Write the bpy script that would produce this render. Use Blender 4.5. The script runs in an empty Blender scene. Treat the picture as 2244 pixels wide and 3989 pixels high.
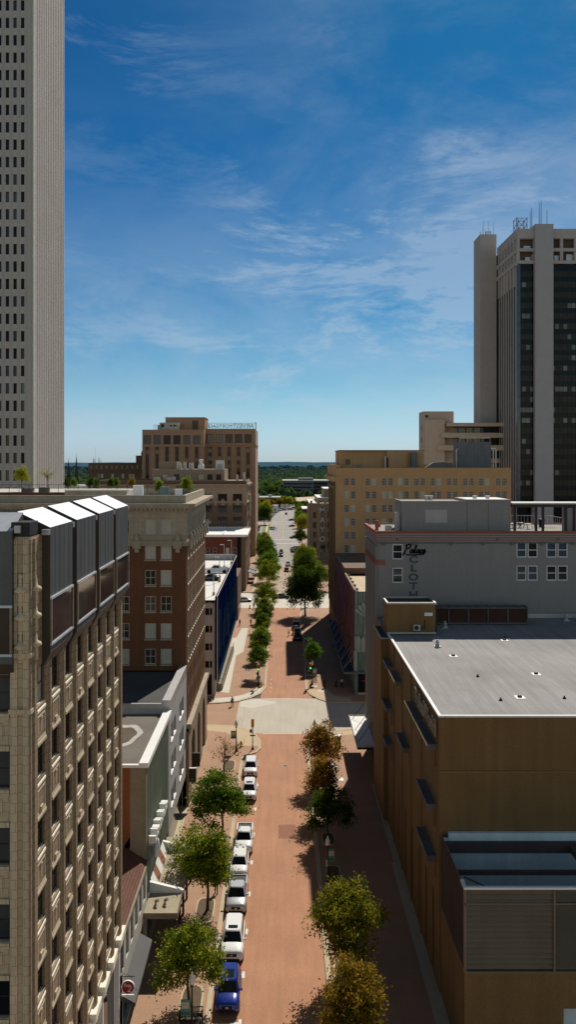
import bpy, bmesh, math, random
from mathutils import Vector, Matrix
random.seed(11)
S = bpy.context.scene
C = S.collection
R = math.radians
F, CX, HY, CZ = 3200.0, 1095.0, 1800.0, 44.0     # survey of the photograph: focal, vanishing point, eye height


def GX(px, d): return (px - CX) * d / F
def GZ(py, d): return CZ - (py - HY) * d / F
def GD(py, z=0.0): return (CZ - z) * F / (py - HY)


# ------------------------------------------------------------------ materials
def mat(name, col, rough=.85, var=.16, vs=.5, fine=.10, fs=9.0, streak=0.0, metal=0.0, spec=.3,
        brick=None, floor=False, bump=0.0, coat=0.0):
    m = bpy.data.materials.new(name)
    m.use_nodes = True
    nt = m.node_tree
    N, L = nt.nodes, nt.links
    bs = N['Principled BSDF']
    bs.inputs['Roughness'].default_value = rough
    bs.inputs['Metallic'].default_value = metal
    bs.inputs['Specular IOR Level'].default_value = spec
    if coat:
        bs.inputs['Coat Weight'].default_value = coat
        bs.inputs['Coat Roughness'].default_value = .05
    g = N.new('ShaderNodeNewGeometry')

    def math_(op, a, b):
        n = N.new('ShaderNodeMath'); n.operation = op
        for i, x in enumerate((a, b)):
            if isinstance(x, (int, float)): n.inputs[i].default_value = x
            else: L.new(x, n.inputs[i])
        return n.outputs[0]

    def noise(scale, vec, det=4):
        n = N.new('ShaderNodeTexNoise')
        n.inputs['Scale'].default_value = scale
        n.inputs['Detail'].default_value = det
        L.new(vec, n.inputs['Vector'])
        return n.outputs['Fac']

    pos = g.outputs['Position']
    f = None
    if var:
        f = math_('MULTIPLY_ADD', noise(vs, pos), 2.6 * var); f.node.inputs[2].default_value = 1 - 1.3 * var
    if fine:
        f2 = math_('MULTIPLY_ADD', noise(fs, pos, 2), 2.6 * fine); f2.node.inputs[2].default_value = 1 - 1.3 * fine
        f = f2 if f is None else math_('MULTIPLY', f, f2)
    if streak:
        mp = N.new('ShaderNodeMapping'); mp.inputs['Scale'].default_value = (1, 1, .06) if not floor else (1, .08, 1)
        L.new(pos, mp.inputs['Vector'])
        f3 = math_('MULTIPLY_ADD', noise(1.6, mp.outputs[0], 5), 2.6 * streak); f3.node.inputs[2].default_value = 1 - 1.3 * streak
        f = f3 if f is None else math_('MULTIPLY', f, f3)
    colout = None
    if brick:
        bw, bh, mort, ms, c2 = brick
        sx = N.new('ShaderNodeSeparateXYZ'); L.new(pos, sx.inputs[0])
        cb = N.new('ShaderNodeCombineXYZ')
        if floor:
            L.new(sx.outputs[0], cb.inputs[1]); L.new(sx.outputs[1], cb.inputs[0])
        else:
            L.new(math_('ADD', sx.outputs[0], sx.outputs[1]), cb.inputs[0]); L.new(sx.outputs[2], cb.inputs[1])
        bt = N.new('ShaderNodeTexBrick')
        bt.inputs['Scale'].default_value = 1
        bt.inputs['Brick Width'].default_value = bw
        bt.inputs['Row Height'].default_value = bh
        bt.inputs['Mortar Size'].default_value = ms
        bt.inputs['Mortar Smooth'].default_value = .1
        bt.inputs['Color1'].default_value = (*col, 1)
        bt.inputs['Color2'].default_value = (*c2, 1)
        bt.inputs['Mortar'].default_value = (*mort, 1)
        L.new(cb.outputs[0], bt.inputs['Vector'])
        colout = bt.outputs['Color']
    if f is not None:
        vm = N.new('ShaderNodeVectorMath'); vm.operation = 'SCALE'
        if colout: L.new(colout, vm.inputs[0])
        else: vm.inputs[0].default_value = col
        L.new(f, vm.inputs['Scale'])
        L.new(vm.outputs[0], bs.inputs['Base Color'])
        if bump:
            b = N.new('ShaderNodeBump'); b.inputs['Strength'].default_value = bump; b.inputs['Distance'].default_value = .05
            L.new(f, b.inputs['Height']); L.new(b.outputs[0], bs.inputs['Normal'])
    elif colout:
        L.new(colout, bs.inputs['Base Color'])
    else:
        bs.inputs['Base Color'].default_value = (*col, 1)
    return m


def glow(name, col, st):
    m = mat(name, col, var=0, fine=0)
    b = m.node_tree.nodes['Principled BSDF']
    b.inputs['Emission Color'].default_value = (*col, 1)
    b.inputs['Emission Strength'].default_value = st
    return m


def leafmat(name, a, b, tr=.45):
    m = bpy.data.materials.new(name); m.use_nodes = True
    nt = m.node_tree; N, L = nt.nodes, nt.links
    N.remove(N['Principled BSDF'])
    g = N.new('ShaderNodeNewGeometry'); oi = N.new('ShaderNodeObjectInfo')
    n = N.new('ShaderNodeTexNoise'); n.inputs['Scale'].default_value = 1.1; n.inputs['Detail'].default_value = 3
    L.new(g.outputs['Position'], n.inputs['Vector'])
    cr = N.new('ShaderNodeValToRGB')
    cr.color_ramp.elements[0].position = .32; cr.color_ramp.elements[0].color = (*a, 1)
    cr.color_ramp.elements[1].position = .68; cr.color_ramp.elements[1].color = (*b, 1)
    L.new(n.outputs['Fac'], cr.inputs[0])
    hs = N.new('ShaderNodeHueSaturation')
    mr = N.new('ShaderNodeMapRange'); mr.inputs[3].default_value = .8; mr.inputs[4].default_value = 1.25
    L.new(g.outputs['Random Per Island'], mr.inputs[0]); L.new(mr.outputs[0], hs.inputs['Value'])
    L.new(cr.outputs[0], hs.inputs['Color'])
    d = N.new('ShaderNodeBsdfDiffuse'); t = N.new('ShaderNodeBsdfTranslucent'); mx = N.new('ShaderNodeMixShader')
    mx.inputs[0].default_value = tr
    L.new(hs.outputs[0], d.inputs[0]); L.new(hs.outputs[0], t.inputs[0])
    L.new(d.outputs[0], mx.inputs[1]); L.new(t.outputs[0], mx.inputs[2])
    L.new(mx.outputs[0], N['Material Output'].inputs[0])
    return m


# ------------------------------------------------------------------ mesh helper
class MB:
    def __init__(s): s.v, s.f, s.m, s.s = [], [], [], []

    def add(s, vs, fs, m=0, sm=False):
        o = len(s.v); s.v += [tuple(v) for v in vs]
        for f in fs:
            s.f.append([i + o for i in f]); s.m.append(m); s.s.append(sm)
        return s

    def quad(s, a, b, c, d, m=0): return s.add([a, b, c, d], [(0, 1, 2, 3)], m)
    def poly(s, vs, m=0): return s.add(vs, [tuple(range(len(vs)))], m)

    def box(s, x0, x1, y0, y1, z0, z1, m=0, skip=''):
        if x0 > x1: x0, x1 = x1, x0
        if y0 > y1: y0, y1 = y1, y0
        if z0 > z1: z0, z1 = z1, z0
        v = [(x0, y0, z0), (x1, y0, z0), (x1, y1, z0), (x0, y1, z0), (x0, y0, z1), (x1, y0, z1), (x1, y1, z1), (x0, y1, z1)]
        fs = {'D': (0, 3, 2, 1), 'U': (4, 5, 6, 7), 'S': (0, 1, 5, 4), 'E': (1, 2, 6, 5), 'N': (2, 3, 7, 6), 'W': (3, 0, 4, 7)}
        return s.add(v, [f for k, f in fs.items() if k not in skip], m)

    def prism(s, pts, z0, z1, m=0, mside=None):
        n = len(pts)
        a = sum(pts[i][0] * pts[(i + 1) % n][1] - pts[(i + 1) % n][0] * pts[i][1] for i in range(n))
        if a < 0: pts = pts[::-1]
        s.add([(x, y, z1) for x, y in pts], [tuple(range(n))], m)
        s.add([(x, y, z) for z in (z0, z1) for x, y in pts], [(i, (i + 1) % n, (i + 1) % n + n, i + n) for i in range(n)], m if mside is None else mside)
        return s

    def extr(s, prof, axis, a0, a1, m=0):
        """profile in the plane normal to axis ('x': (y,z), 'y': (x,z)) swept from a0 to a1"""
        n = len(prof)
        P = (lambda a, p: (a, p[0], p[1])) if axis == 'x' else (lambda a, p: (p[0], a, p[1]))
        s.add([P(a0, p) for p in prof] + [P(a1, p) for p in prof],
              [tuple(range(n))[::-1], tuple(range(n, 2 * n))] + [(i, (i + 1) % n, (i + 1) % n + n, i + n) for i in range(n)], m)
        return s

    def tube(s, p0, p1, r0, r1=None, n=8, m=0, caps=True, sm=True):
        r1 = r0 if r1 is None else r1
        p0, p1 = Vector(p0), Vector(p1)
        d = (p1 - p0)
        if d.length < 1e-6: return s
        d.normalize()
        u = d.orthogonal().normalized(); w = d.cross(u)
        vs = []
        for p, r in ((p0, r0), (p1, r1)):
            for i in range(n):
                a = 2 * math.pi * i / n
                vs.append(p + (u * math.cos(a) + w * math.sin(a)) * r)
        s.add(vs, [(i, (i + 1) % n, (i + 1) % n + n, i + n) for i in range(n)], m, sm)
        if caps:
            s.add(vs[:n], [tuple(range(n))[::-1]], m); s.add(vs[n:], [tuple(range(n))], m)
        return s

    def lathe(s, cx, cy, prof, n=12, m=0, sm=True):
        vs = []
        for r, z in prof:
            for i in range(n):
                a = 2 * math.pi * i / n
                vs.append((cx + r * math.cos(a), cy + r * math.sin(a), z))
        fs = []
        for k in range(len(prof) - 1):
            for i in range(n):
                j = (i + 1) % n
                fs.append((k * n + i, k * n + j, (k + 1) * n + j, (k + 1) * n + i))
        s.add(vs, fs, m, sm)
        if prof[-1][0] > .001: s.add(vs[-n:], [tuple(range(n))], m)
        if prof[0][0] > .001: s.add(vs[:n], [tuple(range(n))[::-1]], m)
        return s

    def wall(s, face, pos, u0, u1, z0, z1, holes=(), depth=.3, m=0, mr=None):
        """vertical wall with rectangular openings; face S looks to -y, N to +y, E to +x, W to -x"""
        mr = m if mr is None else mr
        inw = {'S': 1, 'N': -1, 'E': -1, 'W': 1}[face] * depth
        P = (lambda u, z, o=0: (u, pos + o, z)) if face in 'SN' else (lambda u, z, o=0: (pos + o, u, z))
        flip = face in 'NW'
        us = sorted(set([u0, u1] + [c for h in holes for c in (h[0], h[1]) if u0 < c < u1]))
        zs = sorted(set([z0, z1] + [c for h in holes for c in (h[2], h[3]) if z0 < c < z1]))
        for j in range(len(zs) - 1):
            zc = (zs[j] + zs[j + 1]) / 2
            hz = [h for h in holes if h[2] < zc < h[3]]
            run = None
            for i in range(len(us)):
                solid = False
                if i < len(us) - 1:
                    uc = (us[i] + us[i + 1]) / 2
                    solid = not any(h[0] < uc < h[1] for h in hz)
                if solid and run is None: run = us[i]
                if not solid and run is not None:
                    q = [P(run, zs[j]), P(us[i], zs[j]), P(us[i], zs[j + 1]), P(run, zs[j + 1])]
                    s.add(q[::-1] if flip else q, [(0, 1, 2, 3)], m); run = None
        for (a, b, c, d) in holes:
            for q in ([(a, c), (a, d)], [(b, d), (b, c)], [(b, c), (a, c)], [(a, d), (b, d)]):
                (ua, za), (ub, zb) = q
                s.add([P(ua, za), P(ub, zb), P(ub, zb, inw), P(ua, za, inw)], [(0, 1, 2, 3)], mr)
        return s

    def mesh(s, name, mats):
        me = bpy.data.meshes.new(name)
        me.from_pydata(s.v, [], s.f)
        for x in (mats if isinstance(mats, (list, tuple)) else [mats]): me.materials.append(x)
        if len(s.f):
            me.polygons.foreach_set('material_index', s.m)
            me.polygons.foreach_set('use_smooth', s.s)
        me.update()
        return me

    def obj(s, name, mats, parent=None, local=False):
        return inst(s.mesh(name, mats), name, parent, local)


def inst(me, name, parent=None, local=False, loc=None, rz=0.0):
    o = bpy.data.objects.new(name, me); C.objects.link(o)
    if parent:
        o.parent = parent
        if not local: o.location = -root_loc(parent)
    if loc is not None:
        o.location = (Vector(loc) - root_loc(parent)) if (parent and not local) else loc
        o.rotation_euler = (0, 0, rz)
    return o


def root_loc(o):
    v = Vector((0, 0, 0))
    while o: v = v + o.location; o = o.parent
    return v


def tag(o, label, cat, group=None, kind=None):
    o['label'] = label; o['category'] = cat
    if group: o['group'] = group
    if kind: o['kind'] = kind
    return o


def thing(name, label, cat, loc=(0, 0, 0), group=None, rz=0.0):
    o = bpy.data.objects.new(name, None); C.objects.link(o)
    o.empty_display_size = .5
    o.location = loc; o.rotation_euler = (0, 0, rz)
    return tag(o, label, cat, group)


def struct(name, mb, mats):
    o = mb.obj(name, mats); o['kind'] = 'structure'; return o


def text_mesh(body, size, ext=.02, shear=0.0, bold=0.0):
    cu = bpy.data.curves.new('lettering', 'FONT')
    cu.body = body; cu.size = size; cu.extrude = ext; cu.shear = shear; cu.offset = bold; cu.resolution_u = 3
    cu.align_x = 'CENTER'; cu.align_y = 'CENTER'
    o = bpy.data.objects.new('lettering', cu); C.objects.link(o)
    bpy.context.view_layer.update()
    dg = bpy.context.evaluated_depsgraph_get()
    me = bpy.data.meshes.new_from_object(o.evaluated_get(dg))
    bpy.data.objects.remove(o)
    return me


def text(body, size, loc, rot, m, parent, ext=.02, shear=0.0, bold=0.0, name='lettering', local=False, sx=1.0):
    me = text_mesh(body, size, ext, shear, bold)
    me.materials.clear(); me.materials.append(m)
    o = bpy.data.objects.new(name, me); C.objects.link(o)
    o.parent = parent
    o.location = Vector(loc) if local else Vector(loc) - root_loc(parent)
    o.rotation_euler = rot; o.scale = (sx, 1, 1)
    return o


FACE_RZ = {'S': 0.0, 'E': math.pi / 2, 'N': math.pi, 'W': -math.pi / 2}
_wc = {}


def window_mesh(w, h, nx, ny, fw, fm, gm):
    k = (round(w, 2), round(h, 2), nx, ny, fw, fm.name, gm.name)
    if k in _wc: return _wc[k]
    b = MB()
    for x0, x1, z0, z1 in ((-w / 2, -w / 2 + fw, -h / 2, h / 2), (w / 2 - fw, w / 2, -h / 2, h / 2), (-w / 2 + fw, w / 2 - fw, -h / 2, -h / 2 + fw), (-w / 2 + fw, w / 2 - fw, h / 2 - fw, h / 2)):
        b.box(x0, x1, -.05, .03, z0, z1, 0)
    t = fw * .35
    for i in range(1, nx):
        x = -w / 2 + w * i / nx; b.box(x - t, x + t, -.035, .02, -h / 2 + fw, h / 2 - fw, 0)
    for j in range(1, ny):
        z = -h / 2 + h * j / ny; b.box(-w / 2 + fw, w / 2 - fw, -.03, .015, z - t, z + t, 0)
    b.quad((-w / 2, .01, -h / 2), (w / 2, .01, -h / 2), (w / 2, .01, h / 2), (-w / 2, .01, h / 2), 1)
    _wc[k] = b.mesh('window', [fm, gm])
    return _wc[k]


def windows(parent, face, pos, wins, fm, gms, nx=2, ny=2, fw=.07, limit=100, name='window', inset=.2, wt=None):
    """one object per window; past the limit the rest share one mesh"""
    inw = {'S': (0, 1), 'N': (0, -1), 'E': (-1, 0), 'W': (1, 0)}[face]
    rest = MB(); made = []
    rnd = random.Random(len(wins) * 7 + int(abs(pos) * 10))
    for i, (u, z, w, h) in enumerate(wins):
        p = (u, pos, z) if face in 'SN' else (pos, u, z)
        p = (p[0] + inw[0] * inset, p[1] + inw[1] * inset, z)
        gm = rnd.choices(gms, wt)[0] if wt else rnd.choice(gms)
        if i < limit:
            made.append(inst(window_mesh(w, h, nx, ny, fw, fm, gm), name, parent, loc=p, rz=FACE_RZ[face]))
        else:
            if face in 'SN': rest.quad((u - w / 2, p[1], z - h / 2), (u + w / 2, p[1], z - h / 2), (u + w / 2, p[1], z + h / 2), (u - w / 2, p[1], z + h / 2))
            else: rest.quad((p[0], u - w / 2, z - h / 2), (p[0], u + w / 2, z - h / 2), (p[0], u + w / 2, z + h / 2), (p[0], u - w / 2, z + h / 2))
    if rest.f:
        o = rest.obj(name, [gms[0]], parent); o['kind'] = 'stuff'
    return made


def add_sills(objs, m, over=.08, out=.16, back=.1, h=.17, drop=.03):
    for o in objs:
        w = max(v.co.x for v in o.data.vertices); z = min(v.co.z for v in o.data.vertices)
        k = ('sill', round(w, 2), round(z, 2), over, out, back, h, m.name)
        if k not in _wc:
            b = MB(); b.box(-w - over, w + over, -out - back, -back, z - h - drop, z - drop); _wc[k] = b.mesh('window_sill', [m])
        inst(_wc[k], 'sill', o, True)


def holes(wins): return [(u - w / 2, u + w / 2, z - h / 2, z + h / 2) for u, z, w, h in wins]


# ------------------------------------------------------------------ palette
M = {}
M['terra'] = mat('terracotta', (.285, .205, .12), streak=.12, brick=(.46, .44, (.13, .095, .055), .015, (.32, .235, .145)), var=.12)  # street face shade put into this darker terracotta
M['terra_s'] = mat('sandy terracotta', (.62, .49, .33), streak=.14, brick=(.43, .46, (.36, .265, .165), .013, (.63, .485, .31)), var=.14)  # same terracotta, lighter: fill light on the south face painted in
M['terra2'] = mat('paler terracotta', (.48, .39, .27), streak=.10, var=.12)
M['sill'] = mat('pale sill stone', (.86, .80, .66), var=.12, streak=.08)
M['bmetal'] = mat('brown bay metal', (.075, .06, .045), rough=.5, metal=.2, streak=.2)
M['zinc'] = mat('grey zinc cladding', (.115, .118, .123), rough=.42, metal=.35, streak=.35, vs=.8)
M['zinctop'] = mat('bright zinc roof', (.62, .63, .66), rough=.35, metal=.3, streak=.15)
M['glass'] = mat('dark glass', (.010, .012, .014), rough=.06, var=.3, spec=.35, fine=0)
M['glass2'] = mat('dim glass', (.045, .05, .05), rough=.08, var=.4, spec=.6, fine=0)
M['blind'] = mat('glass with blinds', (.46, .44, .37), rough=.3, var=.25, spec=.5, fine=0)
M['bluegl'] = mat('bluish glass', (.03, .05, .09), rough=.08, var=.4, spec=.6, fine=0)
M['redgl'] = mat('reflecting maroon glass', (.06, .022, .02), rough=.06, var=.5, vs=.7, spec=.7, fine=0)  # maroon of reflected surroundings put into the pane colour
M['black'] = mat('black', (.008, .008, .009), rough=.6, var=0, fine=0)
M['dark'] = mat('dark metal', (.025, .024, .026), rough=.5, var=.1)
M['white'] = mat('white paint', (.76, .75, .72), rough=.6, var=.08, streak=.06)
M['brownbrick'] = mat('brown brick', (.20, .082, .034), brick=(.25, .085, (.12, .055, .03), .012, (.145, .058, .024)), streak=.14, var=.15)
M['pilaster'] = mat('light brown pilaster brick', (.30, .175, .095), streak=.14)
M['limestone'] = mat('buff limestone', (.40, .33, .24), brick=(1.0, .55, (.24, .19, .14), .012, (.36, .30, .22)), streak=.16)
M['winwhite'] = mat('pale window frame', (.50, .46, .37), rough=.5, var=.05)
M['windark'] = mat('dark window frame', (.05, .035, .03), rough=.5, var=.05)
M['roofdark'] = mat('dark roofing', (.07, .068, .066), var=.3, vs=.25, fine=.2, rough=.9)
M['roofbrown'] = mat('brown roofing', (.15, .13, .11), var=.25, vs=.3, fine=.15)
M['roofwhite'] = mat('white roof membrane', (.80, .79, .76), var=.08, vs=.3)
M['graypaint'] = mat('light grey facade panels', (.42, .42, .41), streak=.12, brick=(1.4, .9, (.3, .3, .3), .01, (.40, .40, .39)))
M['greenfin'] = mat('pale green facade fins', (.25, .29, .22), streak=.14, rough=.5)
M['greengl'] = mat('green spandrel glass', (.05, .075, .055), rough=.2, var=.2, streak=.2)
M['orangebrick'] = mat('orange red brick', (.30, .085, .03), brick=(.22, .075, (.25, .11, .06), .01, (.25, .07, .03)), streak=.1)
M['tan'] = mat('tan concrete wall', (.28, .235, .165), streak=.2, brick=(.5, .25, (.22, .19, .13), .01, (.26, .21, .15)))
M['tile'] = mat('brown clay roof tiles', (.17, .068, .042), brick=(.3, .22, (.06, .03, .02), .03, (.13, .05, .032)), floor=True, var=.2)
M['gravel'] = mat('gravel covered canopy', (.33, .285, .20), var=.25, vs=.8, fine=.35, fs=14)
M['awning'] = mat('dark grey awning', (.05, .05, .052), rough=.6, streak=.1)
M['lwall'] = mat('off white render', (.50, .47, .42), streak=.15)
M['tulsa'] = mat('ochre brown precast', (.205, .118, .045), var=.16, vs=.25, fine=.32, fs=9, streak=.20)
M['joint'] = mat('panel sealant', (.235, .15, .07), var=.1)
M['hood'] = mat('concrete hood', (.15, .14, .125), var=.25, fine=.2)
M['hoodedge'] = mat('pale yellow hood edge', (.85, .68, .34), var=.1)  # light caught by the hood lip put into this pale yellow
M['membrane'] = mat('grey roof membrane', (.26, .25, .24), var=.24, vs=.16, fine=.16, streak=.22, floor=True, brick=(9.0, .95, (.215, .21, .20), .03, (.275, .265, .252)))
M['coping'] = mat('white metal coping', (.82, .81, .78), rough=.45, var=.04)
M['louver'] = mat('brown louvre metal', (.19, .145, .095), rough=.5, streak=.1)
M['bluewall'] = mat('pale blue enclosure lining', (.62, .70, .70), streak=.12)
M['rust'] = mat('weathered steel beam', (.085, .06, .052), rough=.7, var=.2)
M['palace'] = mat('warm grey rendered brick', (.275, .25, .235), streak=.07, var=.07, brick=(.4, .2, (.25, .225, .21), .012, (.285, .26, .245)))
M['redstripe'] = mat('brick red stripe paint', (.36, .105, .06), var=.1)
M['signgray'] = mat('faded slate lettering', (.075, .092, .11), var=.2, vs=2, fine=.2)
M['script'] = mat('black script paint', (.012, .012, .014), var=.2, vs=2)
M['greenlight'] = mat('grey green floodlight trim', (.13, .15, .135), var=.1)
M['pergola'] = mat('plum painted steel', (.045, .022, .032), rough=.5)
M['redbrown'] = mat('ribbed brown cladding', (.11, .05, .032), brick=(.9, .12, (.06, .03, .02), .02, (.10, .045, .03)))
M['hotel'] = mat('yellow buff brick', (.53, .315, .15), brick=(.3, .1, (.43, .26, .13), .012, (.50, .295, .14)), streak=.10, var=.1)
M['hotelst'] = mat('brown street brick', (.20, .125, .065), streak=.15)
M['tank'] = mat('grey cooling tower', (.14, .145, .15), streak=.25, rough=.6)
M['galv'] = mat('galvanised metal', (.45, .45, .45), rough=.4, metal=.6, var=.15)
M['slab'] = mat('warm grey precast', (.43, .39, .365), var=.08, streak=.06)
M['slab2'] = mat('cool grey precast', (.40, .38, .38), var=.06, streak=.05)
M['curtain'] = mat('dark curtain wall glass', (.006, .013, .016), rough=.12, var=.2, spec=.15, fine=0)
M['curtain2'] = mat('brownish curtain glass', (.034, .031, .027), rough=.2, var=.6, vs=.4, spec=.15, fine=0)
M['mull'] = mat('dark mullion', (.02, .024, .026), rough=.4)
M['conc'] = mat('ribbed tower concrete', (.50, .46, .41), var=.08, vs=.1, streak=.10)
M['groove'] = mat('shaded rib groove', (.11, .10, .09), var=.1, streak=.1)  # shade between the ribs put into this dark colour
M['concs'] = mat('tower concrete', (.46, .43, .395), var=.06, vs=.1, streak=.05)
M['arvest'] = mat('brown precast', (.37, .235, .15), var=.06, streak=.09)
M['arvest2'] = mat('brown spandrel', (.12, .09, .07), var=.1)
M['goldgl'] = mat('gold reflecting glass', (.15, .115, .055), rough=.15, var=.5, vs=.3, spec=.6)
M['tanstone'] = mat('tan sandstone', (.31, .235, .165), var=.1, streak=.12, brick=(.9, .5, (.22, .165, .12), .012, (.29, .22, .155)))
M['dkbrick'] = mat('dull brown brick', (.15, .095, .062), streak=.12)
M['redbrick'] = mat('dark red brick', (.16, .04, .025), brick=(.3, .1, (.13, .05, .035), .012, (.13, .03, .02)), streak=.12)
M['garage'] = mat('grey concrete', (.40, .39, .37), streak=.16, var=.12)
M['deck'] = mat('pale parking deck', (.72, .70, .66), var=.1, vs=.2)
M['teal'] = mat('sea green terracotta', (.13, .20, .185), streak=.12, rough=.5)
M['teal2'] = mat('pale sea green terracotta', (.26, .34, .31), streak=.1, rough=.5)
M['tanroof'] = mat('tan gravel roof', (.55, .42, .28), streak=.2, floor=True, var=.15)
M['beige'] = mat('pinkish beige concrete', (.56, .44, .34), var=.1, streak=.12)
M['brickroad'] = mat('red brick paving', (.43, .215, .122), var=.17, vs=.22, fine=.24, fs=9, floor=True, streak=.17, brick=(.44, .22, (.38, .195, .115), .03, (.41, .195, .105)))
M['brickwalk'] = mat('pinkish brick sidewalk', (.40, .23, .14), var=.13, vs=.4, fine=.14, fs=9, brick=(.2, .1, (.36, .24, .16), .012, (.37, .20, .12)), floor=True)
M['patch'] = mat('worn brick patch', (.27, .115, .07), var=.2, vs=1.2, fine=.15)
M['croad'] = mat('pale concrete road', (.48, .43, .35), var=.13, vs=.18, fine=.10, fs=5, streak=.09, brick=(6, 6.5, (.38, .34, .28), .035, (.46, .41, .335)), floor=True)
M['clight'] = mat('new pale concrete', (.58, .54, .46), var=.06, vs=.5, brick=(3, 3, (.48, .44, .37), .03, (.57, .53, .45)), floor=True)
M['pinkroad'] = mat('pinkish concrete road', (.41, .31, .235), var=.1, vs=.2, streak=.08, floor=True)
M['asphalt'] = mat('light worn asphalt', (.30, .275, .25), var=.14, vs=.15, streak=.16, floor=True)
M['kerb'] = mat('concrete kerb', (.47, .39, .27), var=.12, vs=.8)
M['ramp'] = mat('tan corner paving', (.50, .38, .24), var=.08, vs=.5)
M['rwhite'] = mat('road marking white', (.72, .70, .66), var=.15, vs=2)
M['ryellow'] = mat('road marking yellow', (.55, .36, .08), var=.15, vs=2)
M['soil'] = mat('planting bed mulch', (.11, .07, .038), var=.3, vs=2, fine=.3)
M['grass'] = mat('lawn', (.14, .19, .03), var=.2, vs=.6, fine=.2)
M['city'] = mat('town ground', (.16, .14, .12), var=.25, vs=.02, fine=.2, fs=.3)
M['iron'] = mat('black iron', (.012, .012, .013), rough=.45, var=.1)
M['globe'] = mat('frosted lamp globe', (.75, .73, .66), rough=.35, var=.05)
M['yellow'] = mat('signal yellow', (.55, .30, .02), rough=.5, var=.1)
M['banner'] = mat('teal poster', (.10, .27, .23), rough=.5, var=.3, vs=3)
M['cream'] = mat('cream paper', (.55, .50, .36), var=.2, vs=3)
M['red'] = mat('sign red', (.28, .012, .015), rough=.4, var=.05)
M['redcar'] = mat('red car paint', (.30, .012, .012), rough=.3, var=0, fine=0, coat=.6)
M['whitecar'] = mat('white car paint', (.80, .80, .79), rough=.3, var=0, fine=0, coat=.6)
M['silvercar'] = mat('silver car paint', (.46, .47, .48), rough=.3, metal=.3, var=0, fine=0, coat=.6)
M['graycar'] = mat('dark grey car paint', (.06, .065, .07), rough=.3, metal=.2, var=0, fine=0, coat=.6)
M['blackcar'] = mat('black car paint', (.012, .012, .014), rough=.25, var=0, fine=0, coat=.7)
M['bluecar'] = mat('deep blue car paint', (.006, .025, .22), rough=.25, metal=.2, var=0, fine=0, coat=.8)
M['maroon'] = mat('maroon car paint', (.12, .01, .015), rough=.3, var=0, fine=0, coat=.6)
M['tyre'] = mat('tyre rubber', (.015, .015, .015), rough=.8, var=0, fine=0)
M['rim'] = mat('alloy rim', (.35, .35, .36), rough=.35, metal=.7, var=0, fine=0)
M['lampgl'] = mat('headlamp lens', (.7, .72, .75), rough=.1, var=0, fine=0, spec=.7)
M['tail'] = mat('tail lamp', (.35, .01, .01), rough=.2, var=0, fine=0)
M['bark'] = mat('bark', (.075, .055, .04), var=.3, vs=4, fine=.2)
M['skin'] = mat('skin', (.42, .25, .17), var=0, fine=.05)
M['hair'] = mat('dark hair', (.02, .014, .010), var=0)
M['clothdk'] = mat('dark clothing', (.018, .018, .022), var=.15, vs=6)
M['clothnavy'] = mat('navy clothing', (.02, .03, .06), var=.15, vs=6)
M['clothgrey'] = mat('grey clothing', (.16, .15, .14), var=.15, vs=6)
M['clothwhite'] = mat('white clothing', (.65, .65, .65), var=.1, vs=6)
M['khaki'] = mat('olive clothing', (.13, .11, .07), var=.15, vs=6)
LEAF = {
    'green': leafmat('green leaves', (.024, .065, .009), (.21, .30, .030), .5),
    'olive': leafmat('yellow green leaves', (.034, .078, .009), (.36, .40, .034), .5),
    'orange': leafmat('autumn leaves', (.075, .070, .012), (.42, .26, .03), .5),
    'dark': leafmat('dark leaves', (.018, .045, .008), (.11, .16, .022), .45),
    'bright': leafmat('bright green leaves', (.07, .16, .012), (.17, .28, .03), .5),
    'golden': leafmat('golden olive leaves', (.04, .066, .010), (.33, .30, .026), .5),
    'rust': leafmat('olive brown leaves', (.10, .072, .014), (.46, .25, .042), .5),
    'yellow': leafmat('yellow leaves', (.22, .22, .02), (.45, .42, .05), .5),
}
GL = [M['glass'], M['glass2'], M['blind']]
# ------------------------------------------------------------------ camera, sky, sun
cam_d = bpy.data.cameras.new('camera')
cam = bpy.data.objects.new('camera', cam_d); C.objects.link(cam)
cam.location = (0, 0, CZ); cam.rotation_euler = (math.pi / 2, 0, 0)
cam_d.sensor_width = 36; cam_d.lens = F / 3989 * 36
cam_d.shift_y = -(1994.5 - HY) / 3989; cam_d.shift_x = (1122 - CX) / 3989
cam_d.clip_start = .5; cam_d.clip_end = 40000
S.camera = cam
SUN = Vector((.285, .95, 1.0)).normalized()
el = math.asin(SUN.z); az = math.atan2(SUN.x, SUN.y)
sd = bpy.data.lights.new('sun', 'SUN'); sd.energy = 4.8; sd.angle = R(.53); sd.color = (1, .93, .82)
so = bpy.data.objects.new('sun', sd); C.objects.link(so)
so.rotation_euler = SUN.to_track_quat('Z', 'Y').to_euler()
W = bpy.data.worlds.new('World'); S.world = W; W.use_nodes = True
nt = W.node_tree; N, L = nt.nodes, nt.links
sky = N.new('ShaderNodeTexSky'); sky.sky_type = 'NISHITA'; sky.sun_disc = False
sky.sun_elevation = el; sky.sun_rotation = az
sky.altitude = 200; sky.air_density = 1.0; sky.dust_density = .6; sky.ozone_density = 2.2
tc = N.new('ShaderNodeTexCoord')
hsv = N.new('ShaderNodeHueSaturation'); hsv.inputs['Saturation'].default_value = 1.22
L.new(sky.outputs[0], hsv.inputs['Color'])
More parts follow.
